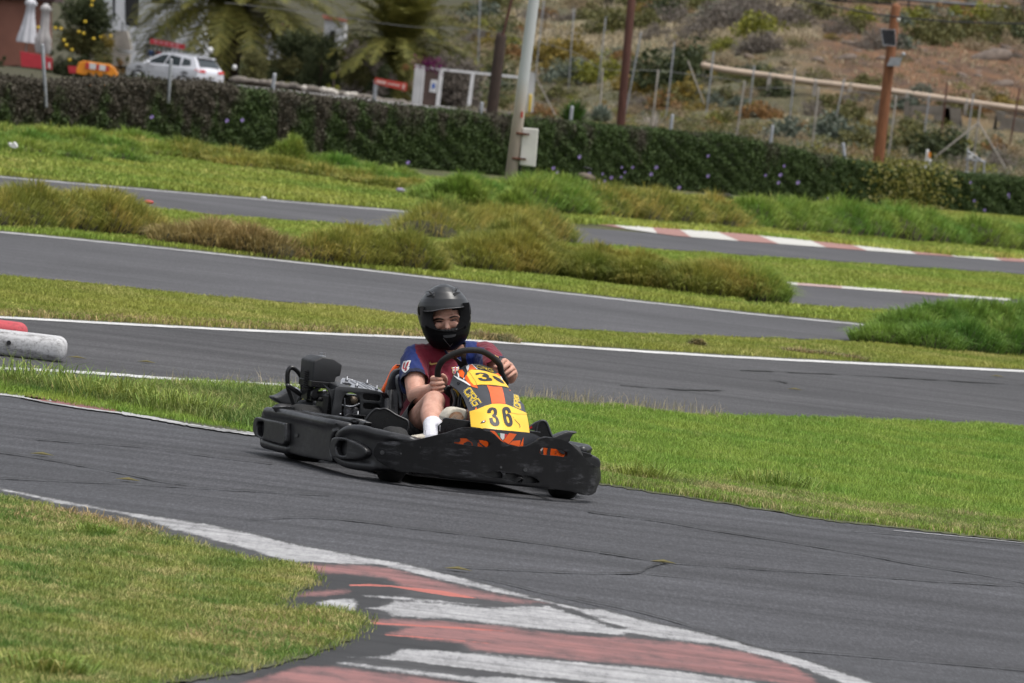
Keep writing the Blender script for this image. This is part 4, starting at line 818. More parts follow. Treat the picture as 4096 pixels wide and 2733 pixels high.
# column bracket and clutter behind the fairing
mo('column_bracket', join(tube([KX(zs(1040, 830), -.25), KX(zs(1090, 1000), -.2), KX(zs(1060, 1140), -.15)], .012, 8), tube([KX(zs(1180, 900), -.2), KX(zs(1150, 1120), -.15)], .008, 8)), M_tube, kart, True)
mo('cable', join(tube([KX(zs(1060, 800), -.22), KX(zs(1130, 850), -.2), KX(zs(1200, 960), -.2), KX(zs(1260, 1110), -.18)], .004, 6), tube([KX(zs(1100, 820), -.21), KX(zs(1170, 980), -.2), KX(zs(1160, 1100), -.18)], .004, 6)), mat('yellow cable', (.35, .24, .02), .5), kart, True)
sheet('column_shroud', PX(zs, [(1010, 860), (1100, 800), (1250, 940), (1330, 1140), (1000, 1140)]), lambda a, b: KX((a, b), -.3), M_blk, kart, (), None, .01)

# pedal guards
sheet('pedal_guard', PX(zf, [(930, 205), (985, 185), (1565, 265), (1650, 275), (1650, 560), (1000, 600), (800, 640), (805, 385), (850, 335), (900, 300)]), lambda a, b: KX((a, b), .20), M_blk, kart, [PX(zf, [(832, 385), (850, 362), (868, 380), (862, 510), (832, 520)])], None, .006)
sheet('guard_edge', PX(zf, [(925, 200), (985, 183), (1568, 262), (1568, 275), (985, 198), (930, 218)]), lambda a, b: KX((a, b), .205), M_steel, kart)
sheet('pedal_guard', PX(zn, [(190, 312), (400, 346), (405, 358), (385, 440), (180, 440)]), lambda a, b: KX((a, b), .20), M_blk, kart, (), None, .006)
sheet('guard_edge', PX(zn, [(190, 316), (400, 346), (402, 354), (190, 328)]), lambda a, b: KX((a, b), .205), M_steel, kart)

# wheel fins
FIN = [(-.36, -.62), (-.30, -.56), (-.26, -.45), (-.20, -.33), (-.14, -.24)]
fin = sm2(PX(zb, [(1440, 520), (1470, 460), (1495, 395), (1550, 320), (1618, 260), (1680, 263), (1740, 255), (1800, 277), (1900, 342), (2030, 402), (2058, 440), (2062, 500), (2035, 590), (2035, 660), (1700, 640), (1500, 600)]), 3)
sheet('wheel_fin', fin, kfn(FIN), M_blk, kart, (), 30, .012)
def edge(L, z, fn, r, name, m, cl=False): return mo(name, tube([fn(*z(*p)) for p in L], r, 8, cl, 5), m, kart, True)
edge([(1440, 520), (1470, 460), (1495, 395), (1550, 320), (1618, 260), (1680, 263), (1740, 255), (1800, 277), (1900, 342), (2030, 402), (2058, 440), (2062, 500), (2035, 590), (2035, 640)], zb, kfn(FIN), .006, 'fin_rim', M_pl)
# left-hand fin arch, horn
ARC = [(-.22, .36), (-.18, .55), (-.16, .75)]
arc = [(320, 335), (350, 235), (385, 180), (430, 168), (480, 188), (518, 255), (548, 340), (590, 420), (600, 440), (390, 440)]
sheet('wheel_fin', sm2(PX(zn, arc), 3), kfn(ARC), M_blk, kart, (), None, .01)
edge([(330, 335), (350, 240), (385, 186), (430, 172), (480, 190), (516, 255), (546, 340), (585, 430)], zn, kfn(ARC), .007, 'fin_rim', M_grey)
sheet('fin_side', PX(zn, [(190, 300), (260, 245), (330, 195), (400, 168), (350, 235), (320, 330)]), lambda a, b: KX((a, b), -.26), M_grey, kart, (), None, .02)
sheet('sticker', PX(zn, [(215, 285), (262, 245), (272, 285), (220, 300)]), lambda a, b: KX((a, b), -.257), M_redi, kart)
puff('pod_horn', [solid(sm2(PX(zn, [(560, 470), (600, 428), (720, 372), (850, 335), (920, 343), (985, 338), (980, 368), (925, 380), (890, 430), (850, 510), (720, 500)]), 3), lambda a, b: KX((a, b), -.3), .06)], M_pl, kart, .006, 4)
puff('left_pod', [solid(sm2(PX(zn, [(960, 650), (1050, 655), (1180, 690), (1300, 745), (1345, 800), (1350, 890), (1320, 960), (1200, 960), (1000, 800)]), 3), lambda a, b: KX((a, b), -.02), .2)], M_pl, kart, .007, 6)
sheet('pod_opening', sm2(PX(zn, [(1020, 668), (1060, 662), (1190, 700), (1212, 722), (1190, 738), (1090, 742)]), 3), lambda a, b: KX((a, b), .0), M_blk, kart)

# wheels
def wheel(x, y, r, w, rz=0):
    M = Matrix.Rotation(rz, 3, 'Z')@Matrix.Rotation(R(90), 3, 'X')
    t = mo('wheel', lathe([(.065, -w/2), (r*.8, -w/2), (r*.94, -w/2+.012), (r, -w/2+.035), (r, w/2-.035), (r*.94, w/2-.012), (r*.8, w/2), (.065, w/2), (.065, -w/2)], 32, M, (x, y, r)), M_matt, kart, True)
    mo('rim', lathe([(.0, -w*.3), (.05, -w*.3), (.064, -w/2-.003), (.066, -w/2), (.066, w/2), (.064, w/2+.003), (.05, w*.3), (0, w*.3)], 20, M, (x, y, r)), M_steel, t, True)
wheel(0, -.45, .137, .12, R(-6)); wheel(0, .47, .137, .13, R(-6)); wheel(-1.05, -.52, .142, .19); wheel(-1.05, .52, .142, .19)
mo('rear_axle', tube([(-1.05, -.45, .142), (-1.05, .45, .142)], .02, 12, n=1), M_steel, kart, True)
mo('floor_tray', box((-.55, 0, .05), (1.2, .7, .012)), M_blk, kart)
mo('chassis_frame', join(tube([(.3, -.3, .075), (0, -.34, .075), (-.6, -.3, .075), (-1.3, -.3, .09)], .016, 8), tube([(.3, .3, .075), (0, .34, .075), (-.6, .3, .075), (-1.3, .3, .09)], .016, 8), tube([(.3, -.3, .075), (.33, 0, .075), (.3, .3, .075)], .016, 8), tube([(-1.3, -.3, .09), (-1.3, .3, .09)], .016, 8), tube([(0, -.45, .137), (0, -.3, .08), (0, .3, .08), (0, .45, .137)], .014, 8)), M_tube, kart, True)

# seat
def seatshell():
    V = []; Fc = []; na = 25
    lv = [(.06, .15, .7, 0), (.12, .18, .8, 0), (.22, .195, .86, 0), (.32, .198, .86, 0), (.42, .19, .84, .0), (.50, .172, .8, 0), (.555, .14, .72, 0)]
    for s in (1., .93):
        for z, w, k, _ in lv:
            for i in range(na):
                t = R(-105)+R(210)*i/(na-1)
                top = .30+.27*max(0, math.cos(t))**.6 if abs(t) < R(90) else .28
                zz = min(z, top); V.append((-.74-.25*(zz/.6)*.5-.2*k*math.cos(t)*s, w*1.05*s*math.sin(t), zz))
    n = len(lv)
    for s in (0, 1):
        for j in range(n-1):
            for i in range(na-1): a = s*n*na+j*na+i; Fc.append((a, a+1, a+na+1, a+na))
    for i in range(na-1): a = (n-1)*na+i; Fc.append((a, a+1, a+1+n*na, a+n*na))
    return V, Fc
mo('seat', seatshell(), M_pl, kart, True)
mo('seat', box((-.72, 0, .06), (.36, .36, .03)), M_pl, kart)
bk = sheet('seat_wing', PX(ze, [(1600, 760), (1625, 640), (1645, 540), (1690, 415), (1740, 360), (1800, 335), (1870, 330), (1900, 1000), (1640, 960)]), lambda a, b: KX((a, b), -.86), M_pl, kart, (), None, .03, None, True, .008)
sheet('seat_back_cover', PX(ze, [(1500, 745), (1540, 650), (1590, 560), (1640, 450), (1690, 350), (1720, 300), (1770, 260), (1850, 258), (1880, 400), (1700, 760)]), lambda a, b: KX((a, b), -.96), M_orange, kart, (), None, .02, None, True, .006)
sheet('sticker', PX(ze, [(1745, 275), (1790, 256), (1850, 262), (1850, 310), (1800, 285)]), lambda a, b: KX((a, b), -.957), M_ink, kart)
edge([(1850, 470), (1810, 462), (1785, 490), (1790, 600), (1815, 720), (1838, 850), (1850, 990)], ze, lambda a, b: KX((a, b), -.72), .011, 'side_hoop', M_steel)

# engine
def P3(z, L): return [KX(z(a, b), x) for a, b, x in L]
xf, xb = -1.05, -1.24
fr = [(395, 560), (800, 555), (872, 420), (890, 300), (885, 235), (400, 200)]
A = P3(ze, [(385, 560, xf), (800, 545, xf), (805, 450, xf), (872, 420, xf), (898, 262, xf), (400, 200, xf)])
def airbox():
    y0, y1 = -.525, -.372; zt_ = KX(ze(400, 200), xf).z; zb_ = KX(ze(400, 560), xf).z; V = []; Fc = []
    for x in (xf, xb):
        V += [(x, y0+.004, zb_), (x, y1-.026, zb_), (x, y1-.022, zb_+.036), (x, y1, zb_+.04), (x, y1+.003, zt_-.004), (x, y1-.05, zt_+.022), (x, y0+.045, zt_+.026), (x, y0, zt_)]
    n = 8; Fc = [tuple(range(n)), tuple(range(n, 2*n))[::-1]]+[(i, n+i, n+(i+1) % n, (i+1) % n) for i in range(n)]
    return V, Fc
ab = mo('air_filter_box', airbox(), M_air, kart); bev(ab, .009, 3, 14); bake(ab); sharp(ab, 60)
cz = KX(ze(400, 200), xf).z; bz = KX(ze(400, 560), xf).z
ab2 = mo('filter_base', box(((xf+xb)/2, -.456, bz-.012), (.194, .135, .035)), M_blk, kart); bev(ab2, .005)
mo('wing_nut', join(lathe([(.02, cz+.018), (.018, cz+.027), (.006, cz+.029), (.006, cz+.041), (0, cz+.042)], 12, None, ((xf+xb)/2, -.448, 0)), box(((xf+xb)/2, -.448, cz+.037), (.006, .03, .01))), M_alu, kart)
# grey guard with arch and slots: front face, then the arm to the back
gfn = lambda a, b: KX((a, b), -.90)
arch = [(812, 1150), (815, 940), (830, 850), (870, 780), (930, 748), (1000, 745), (1070, 772), (1120, 830), (1138, 890), (1138, 1150)]
front = [(700, 700), (720, 660), (770, 640), (1000, 655), (1280, 685), (1500, 735), (1545, 760), (1550, 850), (1580, 920), (1640, 990), (1720, 1060), (1740, 1150), (1138, 1152)]+arch[::-1][1:-1]+[(812, 1152), (640, 1152), (665, 1000), (690, 850)]
slot = lambda x0, x1, y0, y1, k: sm2(PX(ze, [(x0, y0+30), (x0+30, y0), ((x0+x1)/2, y0+k/2), (x1-30, y0+k), (x1, y0+k+35), (x1, y1+k-20), (x1-30, y1+k), ((x0+x1)/2, y1+k/2), (x0+40, y1), (x0, y1-40)]), 2)
sheet('engine_guard', PX(ze, front), gfn, M_grey, kart, [slot(1182, 1488, 755, 870, 28), slot(1186, 1488, 920, 1030, 28)], None, .012, None, True, .004)
def arm(L, t, name='guard_arm'):
    V = P3(ze, L); return puff(name, [(V+[v+Vector((0, .03, -t)) for v in V], [tuple(range(len(V))), tuple(range(len(V), 2*len(V)))[::-1]]+[(i, (i+1) % len(V), len(V)+(i+1) % len(V), len(V)+i) for i in range(len(V))])], M_grey, kart, .005, 3)
arm([(700, 700, -.9), (770, 640, -.9), (1000, 652, -.9), (790, 565, -1.05), (640, 530, -1.1), (640, 490, -1.16), (500, 480, -1.16), (462, 510, -1.16), (470, 600, -1.16), (560, 640, -1.08), (640, 700, -1.0)], .02)
sheet('guard_leg', PX(ze, [(480, 590), (560, 640), (640, 700), (700, 690), (700, 1100), (650, 1110), (640, 850), (600, 740), (540, 660)]), lambda a, b: KX((a, b), -.93), M_grey, kart, (), None, .015)
# ribbed alloy top
def qx(a, b): # slanted top plate: farther back as it rises in the view
    return -.905-.19*max(0, min(1.2, ((690+(a-1000)*.12)-b)/150.))
topf = lambda px, py: KX((px, py), qx((px-1180)/.229568, (py-1400)/.229568))
sheet('engine_top_plate', PX(ze, [(790, 585), (800, 520), (830, 487), (905, 492), (1010, 520), (1170, 568), (1320, 615), (1420, 660), (1500, 705), (1540, 748), (1420, 712), (1250, 682), (1000, 655), (870, 625)]), topf, M_alu, kart, [PX(ze, [(805, 575), (830, 568), (940, 572), (990, 600), (960, 635), (900, 620)])], 20, .012)
for a0, b0, a1, b1 in ((975, 545, 1190, 668), (1065, 552, 1290, 685), (1170, 575, 1350, 690), (1290, 612, 1430, 690), (885, 500, 1000, 530)):
    mo('plate_rib', tube([topf(*ze(a0, b0)), topf(*ze((a0+a1)/2, (b0+b1)/2)), topf(*ze(a1, b1))], .0045, 8, n=2), M_alu, kart, True)
for a, b in ((900, 545), (1072, 650), (1420, 700), (1248, 600), (1090, 1150), (785, 1140)):
    p = topf(*ze(a, b)); mo('plate_bolt', join(lathe([(.008, 0), (.008, .01), (.004, .011), (.004, .024), (0, .025)], 10, None, p)), M_steel, kart, True)
# engine block and clutter
eb = mo('engine_block', box((-1.02, -.345, .25), (.14, .27, .22)), M_blk, kart); bev(eb, .02)
mo('fan_housing', lathe([(0, -.03), (.06, -.03), (.07, -.01), (.07, .03), (.04, .04), (0, .04)], 24, Matrix.Rotation(R(90), 3, 'Y'), (-1.0, -.38, .2)), M_red, kart, True)
sheet('engine_cowl', sm2(PX(ze, [(540, 850), (600, 850), (660, 950), (760, 1000), (830, 1020), (800, 1140), (700, 1150), (640, 1040), (560, 930)]), 3), lambda a, b: KX((a, b), -.99), M_red, kart, (), None, .04)
mo('carburettor', join(lathe([(.02, 0), (.02, .02), (.014, .025), (.014, .05), (.02, .055), (.02, .065), (0, .065)], 16, Matrix.Rotation(R(80), 3, 'Y'), KX(ze(950, 900), -1.0)), ell(KX(ze(990, 870), -.95), (.012, .012, .02))), mat('tan metal', (.09, .07, .05), .5, .5, .3, 40), kart, True)
mo('fuel_hose', join(tube([KX(ze(820, 960), -.93), KX(ze(980, 990), -.925), KX(ze(1130, 940), -.93)], .006, 8), tube([KX(ze(865, 850), -.92), KX(ze(870, 1000), -.918), KX(ze(862, 1140), -.92)], .004, 6)), M_steel, kart, True)
mo('cylinder_head', join(ell(KX(ze(920, 1080), -.95), (.02, .03, .03)), ell(KX(ze(1040, 1080), -.96), (.02, .03, .03)), box(KX(ze(1080, 1110), -.95), (.02, .05, .03))), mat('dirty alloy', (.11, .11, .12), .55, .5, .3, 40), kart, True)
# corrugated intake hose
mo('intake_hose', lathe([r_ for i in range(9) for r_ in ((.03, i*.011), (.03, i*.011+.005), (.024, i*.011+.0065), (.024, i*.011+.0095))], 16, None, KX(ze(225, 690), -1.13)), M_matt, kart)
mo('carburettor', box(KX(ze(260, 760), -1.15), (.08, .06, .06)), M_blk, kart); mo('carburettor', box(KX(ze(340, 800), -1.1), (.05, .05, .05)), M_blk, kart)
sheet('bracket', PX(ze, [(300, 740), (370, 660), (450, 668), (440, 690), (410, 700), (370, 750), (410, 760), (400, 830), (330, 850), (290, 800)]), lambda a, b: KX((a, b), -1.05), M_blk, kart, (), None, .02)
for q in ([(418, 790), (435, 760), (440, 800), (422, 820)],): sheet('bracket', PX(ze, q), lambda a, b: KX((a, b), -1.04), M_white, kart)
edge([(440, 860), (500, 862), (560, 920), (620, 1000), (645, 1080), (640, 1140)], ze, lambda a, b: KX((a, b), -1.0), .011, 'oil_hose', M_matt)
edge([(500, 790), (560, 800), (650, 840)], ze, lambda a, b: KX((a, b), -1.05), .008, 'oil_hose', M_matt)
edge([(490, 720), (530, 710), (550, 740)], ze, lambda a, b: KX((a, b), -1.05), .005, 'clip', M_steel)
# guard hoops
T = lambda x: (lambda a, b: KX((a, b), x))
edge([(545, 790), (520, 700), (485, 590), (458, 510), (452, 400), (458, 320), (490, 277), (535, 285), (590, 340), (625, 420), (632, 520), (628, 600), (600, 650), (592, 700), (592, 790)], z3, T(-1.30), .0125, 'guard_hoop', M_tube)
edge([(455, 495), (520, 535), (600, 590), (680, 640), (750, 690), (850, 735), (940, 775)], z3, T(-1.22), .0125, 'guard_hoop', M_tube)
edge([(550, 530), (600, 560), (650, 590)], z3, T(-1.34), .009, 'guard_hoop', M_steel)
mo('muffler_grille', join(*[tube([KX(z3(725+i*28, 810), -1.15), KX(z3(735+i*28, 750), -1.15), KX(z3(770+i*24, 735+i*6), -1.15), KX(z3(790+i*22, 810), -1.15)], .005, 6) for i in range(4)]), M_steel, kart, True)
mo('muffler', tube([KX(z3(640, 740), -1.25), KX(z3(830, 780), -1.2)], .035, 14, n=1), M_grey, kart, True)
sheet('orange_shield', sm2(PX(ze, [(440, 1095), (520, 1092), (640, 1110), (720, 1135), (640, 1160), (440, 1120)]), 3), T(-1.02), M_orange, kart)
sheet('orange_shield', PX(ze, [(105, 840), (150, 880), (145, 900), (105, 880)]), T(-1.3), M_orange, kart); sheet('orange_shield', PX(ze, [(160, 700), (178, 690), (178, 760), (165, 760)]), T(-1.3), M_orange, kart)
# far rear wing of the bumper
puff('rear_wing', [solid(sm2(PX(z3, [(285, 650), (288, 622), (330, 620), (400, 590), (440, 560), (520, 525), (600, 520), (620, 700), (540, 750), (480, 730), (420, 725), (340, 690)]), 3), T(-1.55), .08)], M_grey, kart, .007, 5)
sheet('exhaust_panel', PX(ze, [(1520, 745), (1600, 755), (1650, 830), (1780, 930), (1880, 990), (1900, 1040), (1800, 1070), (1700, 1050), (1590, 930)]), T(-.84), mat('heat stained steel', (.05, .042, .045), .3, .7, .5, 18), kart, (), None, .02)
sheet('exhaust_panel', PX(ze, [(1570, 760), (1630, 790), (1650, 850), (1560, 850)]), T(-.835), M_blk, kart)
sheet('exhaust_panel', sm2(PX(ze, [(1590, 880), (1620, 858), (1660, 880), (1640, 915), (1600, 905)]), 3), T(-.83), M_alu, kart)
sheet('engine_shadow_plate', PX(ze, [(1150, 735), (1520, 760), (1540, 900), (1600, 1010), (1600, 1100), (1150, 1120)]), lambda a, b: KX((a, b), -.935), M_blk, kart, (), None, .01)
# ------------------------------------------------------------------ the rider
def skinmat():
    m, nt, b, L = base('skin'); v = coord(nt)
    r = ramp(nt, [(.3, (.48, .25, .185)), (.55, (.60, .34, .26)), (.75, (.66, .39, .305))]); L.new(noise(nt, v, 24, 7, .65), r.inputs[0])
    L.new(r.outputs[0], b.inputs['Base Color']); b.inputs['Roughness'].default_value = .58; b.inputs['Subsurface Weight'].default_value = .12; b.inputs['Subsurface Radius'].default_value = (.012, .004, .002); b.inputs['Specular IOR Level'].default_value = .35
    bp = nt.nodes.new('ShaderNodeBump'); bp.inputs['Strength'].default_value = .2; bp.inputs['Distance'].default_value = .001; L.new(noise(nt, v, 140, 5), bp.inputs['Height']); L.new(bp.outputs[0], b.inputs['Normal']); return m
def cloth(name, col, var=.12):
    m, nt, b, L = base(name); v = coord(nt, (1, 1, .55))
    r = ramp(nt, [(.3, tuple(c*(1-var) for c in col)), (.7, tuple(c*(1+var) for c in col))]); L.new(noise(nt, v, 20, 4), r.inputs[0]); L.new(r.outputs[0], b.inputs['Base Color'])
    b.inputs['Roughness'].default_value = .75; b.inputs['Sheen Weight'].default_value = .15; b.inputs['Specular IOR Level'].default_value = .25
    bp = nt.nodes.new('ShaderNodeBump'); bp.inputs['Strength'].default_value = .8; bp.inputs['Distance'].default_value = .03; L.new(noise(nt, v, 9, 3), bp.inputs['Height']); L.new(bp.outputs[0], b.inputs['Normal']); return m
M_skin = skinmat(); M_maroon = cloth('maroon jersey', (.15, .008, .022)); M_blue = cloth('blue jersey', (.009, .024, .135)); M_navy = cloth('navy trim', (.008, .012, .04)); M_short = cloth('black shorts', (.008, .008, .01)); M_sock = cloth('white sock', (.72, .72, .78), .03)
M_shoe = cloth('beige shoe', (.5, .46, .38), .06); M_sole = mat('worn sole', (.34, .19, .11), .7, 0, .35, 40, .3, 120); M_gold = mat('gold print', (.55, .38, .13), .5, 0, .05, 20)
M_helm = mat('matt black helmet', (.019, .02, .0215), .34, 0, .06, 12, .05, 200, 0, .55); M_helmg = mat('gloss black helmet', (.004, .004, .0045), .45, 0, .05, 10, spec=.06); M_line_ = mat('helmet lining', (.012, .012, .013), .9, 0, .2, 30)
M_brow = mat('dark hair', (.035, .02, .014), .7, 0, .2, 60); M_eye = mat('eye', (.02, .012, .01), .25); M_lid = mat('eyelid shade', (.2, .085, .065), .6); M_trim = mat('helmet trim', (.09, .09, .095), .4, 0, .1, 20)

rider = empty('person', KO, math.atan2(KF.y, KF.x))
tag(rider, 'kart driver in black helmet and maroon and blue football shirt gripping the wheel', 'person')
J = lambda z, a, b, x: KX(z(a, b), x)
neck = J(z2, 560, 690, -.72); head = J(zh, 720, 800, -.70)
shR = J(z2, 222, 770, -.72); elR = J(z2, 232, 1120, -.52); wrR = J(zs, 705, 800, -.385)
shL = J(zs, 1605, 175, -.70); elL = J(zs, 1790, 390, -.49); wrL = J(zs, 2085, 600, -.40)
hipR = Vector((-.72, -.10, .17)); hipL = Vector((-.72, .10, .17)); kneeR = J(z2, 405, 1172, -.27); ankR = J(z2, 392, 1470, .0)
kneeL = Vector((-.25, .14, .40)); ankL = Vector((-.05, -.03, .14))
pel = Vector((-.74, 0, .17)); chest = Vector((-.70, neck.y+.005, neck.z-.17)); belly = Vector((-.70, -.01, .30))
torso = lambda e: [tube([pel, belly, chest, neck+Vector((-.02, 0, -.09))], [.135+e, .135+e, .14+e, .078+e], 18), tube([shR, (shR+shL)/2+Vector((-.01, 0, .0)), shL], [.062+e, .072+e, .062+e], 14),
    tube([chest+Vector((.02, -.08, .0)), chest+Vector((.03, .08, .0))], [.085+e, .085+e], 14, n=2), tube([shR+Vector((0, .03, -.12)), shL+Vector((0, -.03, -.12))], [.085+e, .085+e], 14, n=2)]
def arm_(sh, el, wr, e=0): return [tube([sh, sh.lerp(el, .45), el], [.061+e, .056+e, .042+e], 14), tube([el, el.lerp(wr, .3), wr], [.042+e, .044+e, .029+e], 14)]
def leg_(h, k, a): return [tube([h, h.lerp(k, .5), k], [.085, .076, .058], 16), tube([k, k.lerp(a, .18)+Vector((-.01, 0, 0)), k.lerp(a, .42)+Vector((-.022, 0, 0)), k.lerp(a, .8), a], [.056, .055, .058, .042, .036], 16)]
# hands: a palm behind the rim, four fingers folded over it, a thumb from the side of the palm
def finger(P, r): return tube([J(zs, *p) for p in P], r, 9, n=3)
palmR = [tube([wrR, J(zs, 745, 770, -.385), J(zs, 770, 660, -.385)], [.030, .033, .026], 12), tube([J(zs, 700, 620, -.38), J(zs, 740, 790, -.38)], [.019, .019], 10, n=2)]
fingR = [finger([(735, 612, -.39), (672, 612, -.365), (700, 612, -.335), (780, 618, -.328), (838, 625, -.345)], [.0125, .0118, .011, .0105, .0095]),
    finger([(735, 700, -.39), (665, 702, -.365), (695, 702, -.332), (800, 702, -.324), (868, 690, -.342)], [.0128, .0122, .0115, .011, .0095]),
    finger([(745, 780, -.39), (678, 786, -.365), (708, 788, -.333), (810, 778, -.326), (882, 760, -.342)], [.0122, .0116, .011, .0102, .009]),
    finger([(760, 850, -.39), (702, 856, -.366), (728, 860, -.338), (815, 846, -.33), (876, 818, -.344)], [.0112, .0105, .0098, .0092, .0082]),
    finger([(800, 760, -.385), (880, 710, -.375), (915, 640, -.365), (890, 575, -.35), (862, 548, -.342)], [.016, .0145, .0125, .0118, .010])]
palmL = [tube([wrL, J(zs, 2100, 520, -.385), J(zs, 2060, 400, -.375)], [.029, .033, .026], 12), tube([J(zs, 2010, 330, -.37), J(zs, 2140, 500, -.38)], [.02, .02], 10, n=2)]
fingL = [finger([(2040, 330, -.375), (1990, 282, -.345), (1950, 300, -.325), (1925, 360, -.32), (1920, 408, -.333)], [.0125, .012, .0112, .0105, .0095]),
    finger([(2100, 390, -.375), (2060, 340, -.342), (2010, 375, -.322), (1950, 430, -.318), (1905, 478, -.333)], [.0128, .0124, .0118, .011, .0095]),
    finger([(2145, 460, -.378), (2130, 420, -.346), (2070, 460, -.325), (1990, 515, -.32), (1935, 545, -.336)], [.0122, .0118, .011, .0102, .009]),
    finger([(2160, 540, -.38), (2165, 495, -.352), (2110, 530, -.332), (2040, 575, -.326), (1995, 590, -.34)], [.0112, .0106, .0098, .0092, .0082]),
    finger([(2060, 480, -.39), (1950, 440, -.40), (1870, 412, -.385), (1815, 400, -.37)], [.015, .014, .0125, .011])]
body = puff('body', torso(-.012)+[tube([chest, neck, head+Vector((.01, 0, -.1))], [.08, .056, .056], 14)]+arm_(shR, elR, wrR)+arm_(shL, elL, wrL)+leg_(hipR, kneeR, ankR)+leg_(hipL, kneeL, ankL)+palmR+palmL, M_skin, rider, .0055, 5)
# the fingers are fused to the palm at a finer grain
v0, f0 = meshdata(body)
hands = puff('hands', palmR+palmL+fingR+fingL, M_skin, rider, .0028, 1)
v1, f1 = meshdata(hands); kill(hands); kill(body)
# head with a face
FN = (CAMP-k2w(head)).normalized(); FN = Vector((FN.dot(KF), FN.dot(KL), FN.z))
UPI = Vector((-math.sin(RO), 0, math.cos(RO))); rt = Vector((math.cos(RO), 0, math.sin(RO)))
def w2l(v): return Vector((v.dot(KF), v.dot(KL), v.z))
cr = w2l(Vector((1, 0, 0))*math.cos(RO)+UP*math.sin(RO)); cu = w2l(UP*math.cos(RO)-Vector((1, 0, 0))*math.sin(RO))
tl = R(6.); hr = cr*math.cos(tl)-cu*math.sin(tl); hu = cu*math.cos(tl)+cr*math.sin(tl)*-1*-1
hu = (cu*math.cos(tl)-cr*math.sin(tl)).normalized(); hr = (cr*math.cos(tl)+cu*math.sin(tl)).normalized(); hn = FN
hr2 = (hr*math.cos(R(0))).normalized()
UNIT = .191317/ (FPX/ (CAMP-k2w(head)).length)
def HH(a, b, d): # a point of the helmet close-up, d metres in front of the head's middle plane
    c = KPl(zh(720, 800), head, hn); return c+cr*((a-720)*UNIT)-cu*((b-800)*UNIT)+hn*d
M3 = Matrix((hr, hn, hu)).transposed()
hc = HH(750, 800, 0)
face = [ell(hc+hu*.005, (.068, .088, .105), M3, 24, 18), tube([HH(765, 830, .07), HH(772, 930, .089), HH(780, 1000, .097)], [.010, .0125, .014], 10), tube([HH(520, 800, .066), HH(600, 780, .082), HH(690, 800, .086), HH(760, 800, .085), HH(840, 770, .085), HH(930, 750, .082), HH(1010, 775, .066)], [.009, .011, .0115, .011, .0115, .011, .009], 10),
        ell(HH(600, 960, .062), (.022, .018, .018), M3), ell(HH(930, 935, .062), (.022, .018, .018), M3), ell(HH(735, 1005, .088), (.007, .008, .006), M3, 8, 6), ell(HH(825, 1000, .088), (.007, .008, .006), M3, 8, 6), tube([HH(700, 1120, .075), HH(790, 1125, .08), HH(880, 1110, .075)], [.008, .01, .008], 8), ell(HH(800, 1240, .06), (.03, .025, .03), M3)]
fo_ = puff('f', face, M_skin, rider, .0035, 4); v2, f2 = meshdata(fo_); kill(fo_)
body = mo('body', join((v0, f0), (v1, f1), (v2, f2)), M_skin, rider, True)
fb = BVHTree.FromPolygons(v2, f2)
def onface(lift):
    def g(a, b):
        o = HH((a-1640)/.191317, (b-1120)/.191317, .3); h = fb.ray_cast(o, -hn); p = h[0] if h[0] else HH((a-1640)/.191317, (b-1120)/.191317, .08); return p+hn*lift
    return g
def fdec(name, L, m, lift=.0015): sheet(name, sm2(PX(zh, L), 3), onface(lift), m, rider, (), 3)
fdec('eyebrow', [(480, 840), (525, 808), (600, 796), (690, 812), (702, 836), (610, 828), (510, 855)], M_brow); fdec('eyebrow', [(818, 795), (852, 768), (930, 748), (1000, 762), (1020, 782), (930, 772), (848, 806)], M_brow)
fdec('eyelid', [(525, 862), (600, 848), (690, 862), (680, 885), (610, 895), (545, 885)], M_lid, .001); fdec('eyelid', [(835, 838), (900, 820), (980, 825), (960, 852), (890, 865), (845, 860)], M_lid, .001)
fdec('eye', [(555, 868), (610, 858), (665, 866), (650, 882), (600, 884)], M_eye, .002); fdec('eye', [(862, 840), (905, 830), (950, 834), (935, 850), (885, 854)], M_eye, .002)
fdec('nostril', [(742, 1012), (760, 1006), (768, 1018), (750, 1024)], M_lid, .0012); fdec('nostril', [(800, 1012), (820, 1004), (826, 1014), (808, 1022)], M_lid, .0012)

# clothes
def inpx(P, poly):
    x, y = proj(k2w(P)); ins = False; n = len(poly)
    for i in range(n):
        x1, y1 = poly[i]; x2, y2 = poly[(i+1) % n]
        if (y1 > y) != (y2 > y) and x < (x2-x1)*(y-y1)/(y2-y1)+x1: ins = not ins
    return ins
def sleeve(sh, el, k, e=.0): q = sh.lerp(el, k); return [tube([sh+(sh-el).normalized()*-.01, sh.lerp(el, k*.5), q], [.071+e, .070+e, .070+e], 16)]
def sleeve_cap(sh, el, k): return
def cutend(o, pts):
    """trim the rounded ends so that hems and cuffs are clean openings"""
    bm = bmesh.new(); bm.from_mesh(o.data)
    for q, n, rad in pts:
        n = n.normalized(); fs = [v for v in bm.verts if (v.co-q).dot(n) > 0 and (v.co-q).length < rad]
        bmesh.ops.delete(bm, geom=fs, context='VERTS')
    bm.to_mesh(o.data); bm.free()
kR, kL = .62, .78
shirt = puff('shirt', torso(.006)+sleeve(shR, elR, kR+.1)+sleeve(shL, elL, 1.15, .002), M_maroon, rider, .005, 7)
cutend(shirt, [(shR.lerp(elR, kR), elR-shR, .11)])
bm = bmesh.new(); bm.from_mesh(shirt.data); hem = PX(zs, [(1500, 412), (1600, 365), (1760, 290), (1930, 225), (2300, 200), (2300, 900), (1500, 900)]); bmesh.ops.delete(bm, geom=[v for v in bm.verts if v.co.y > .16 and v.co.x > -.69 and inpx(v.co, hem)], context='VERTS'); bm.to_mesh(shirt.data); bm.free()
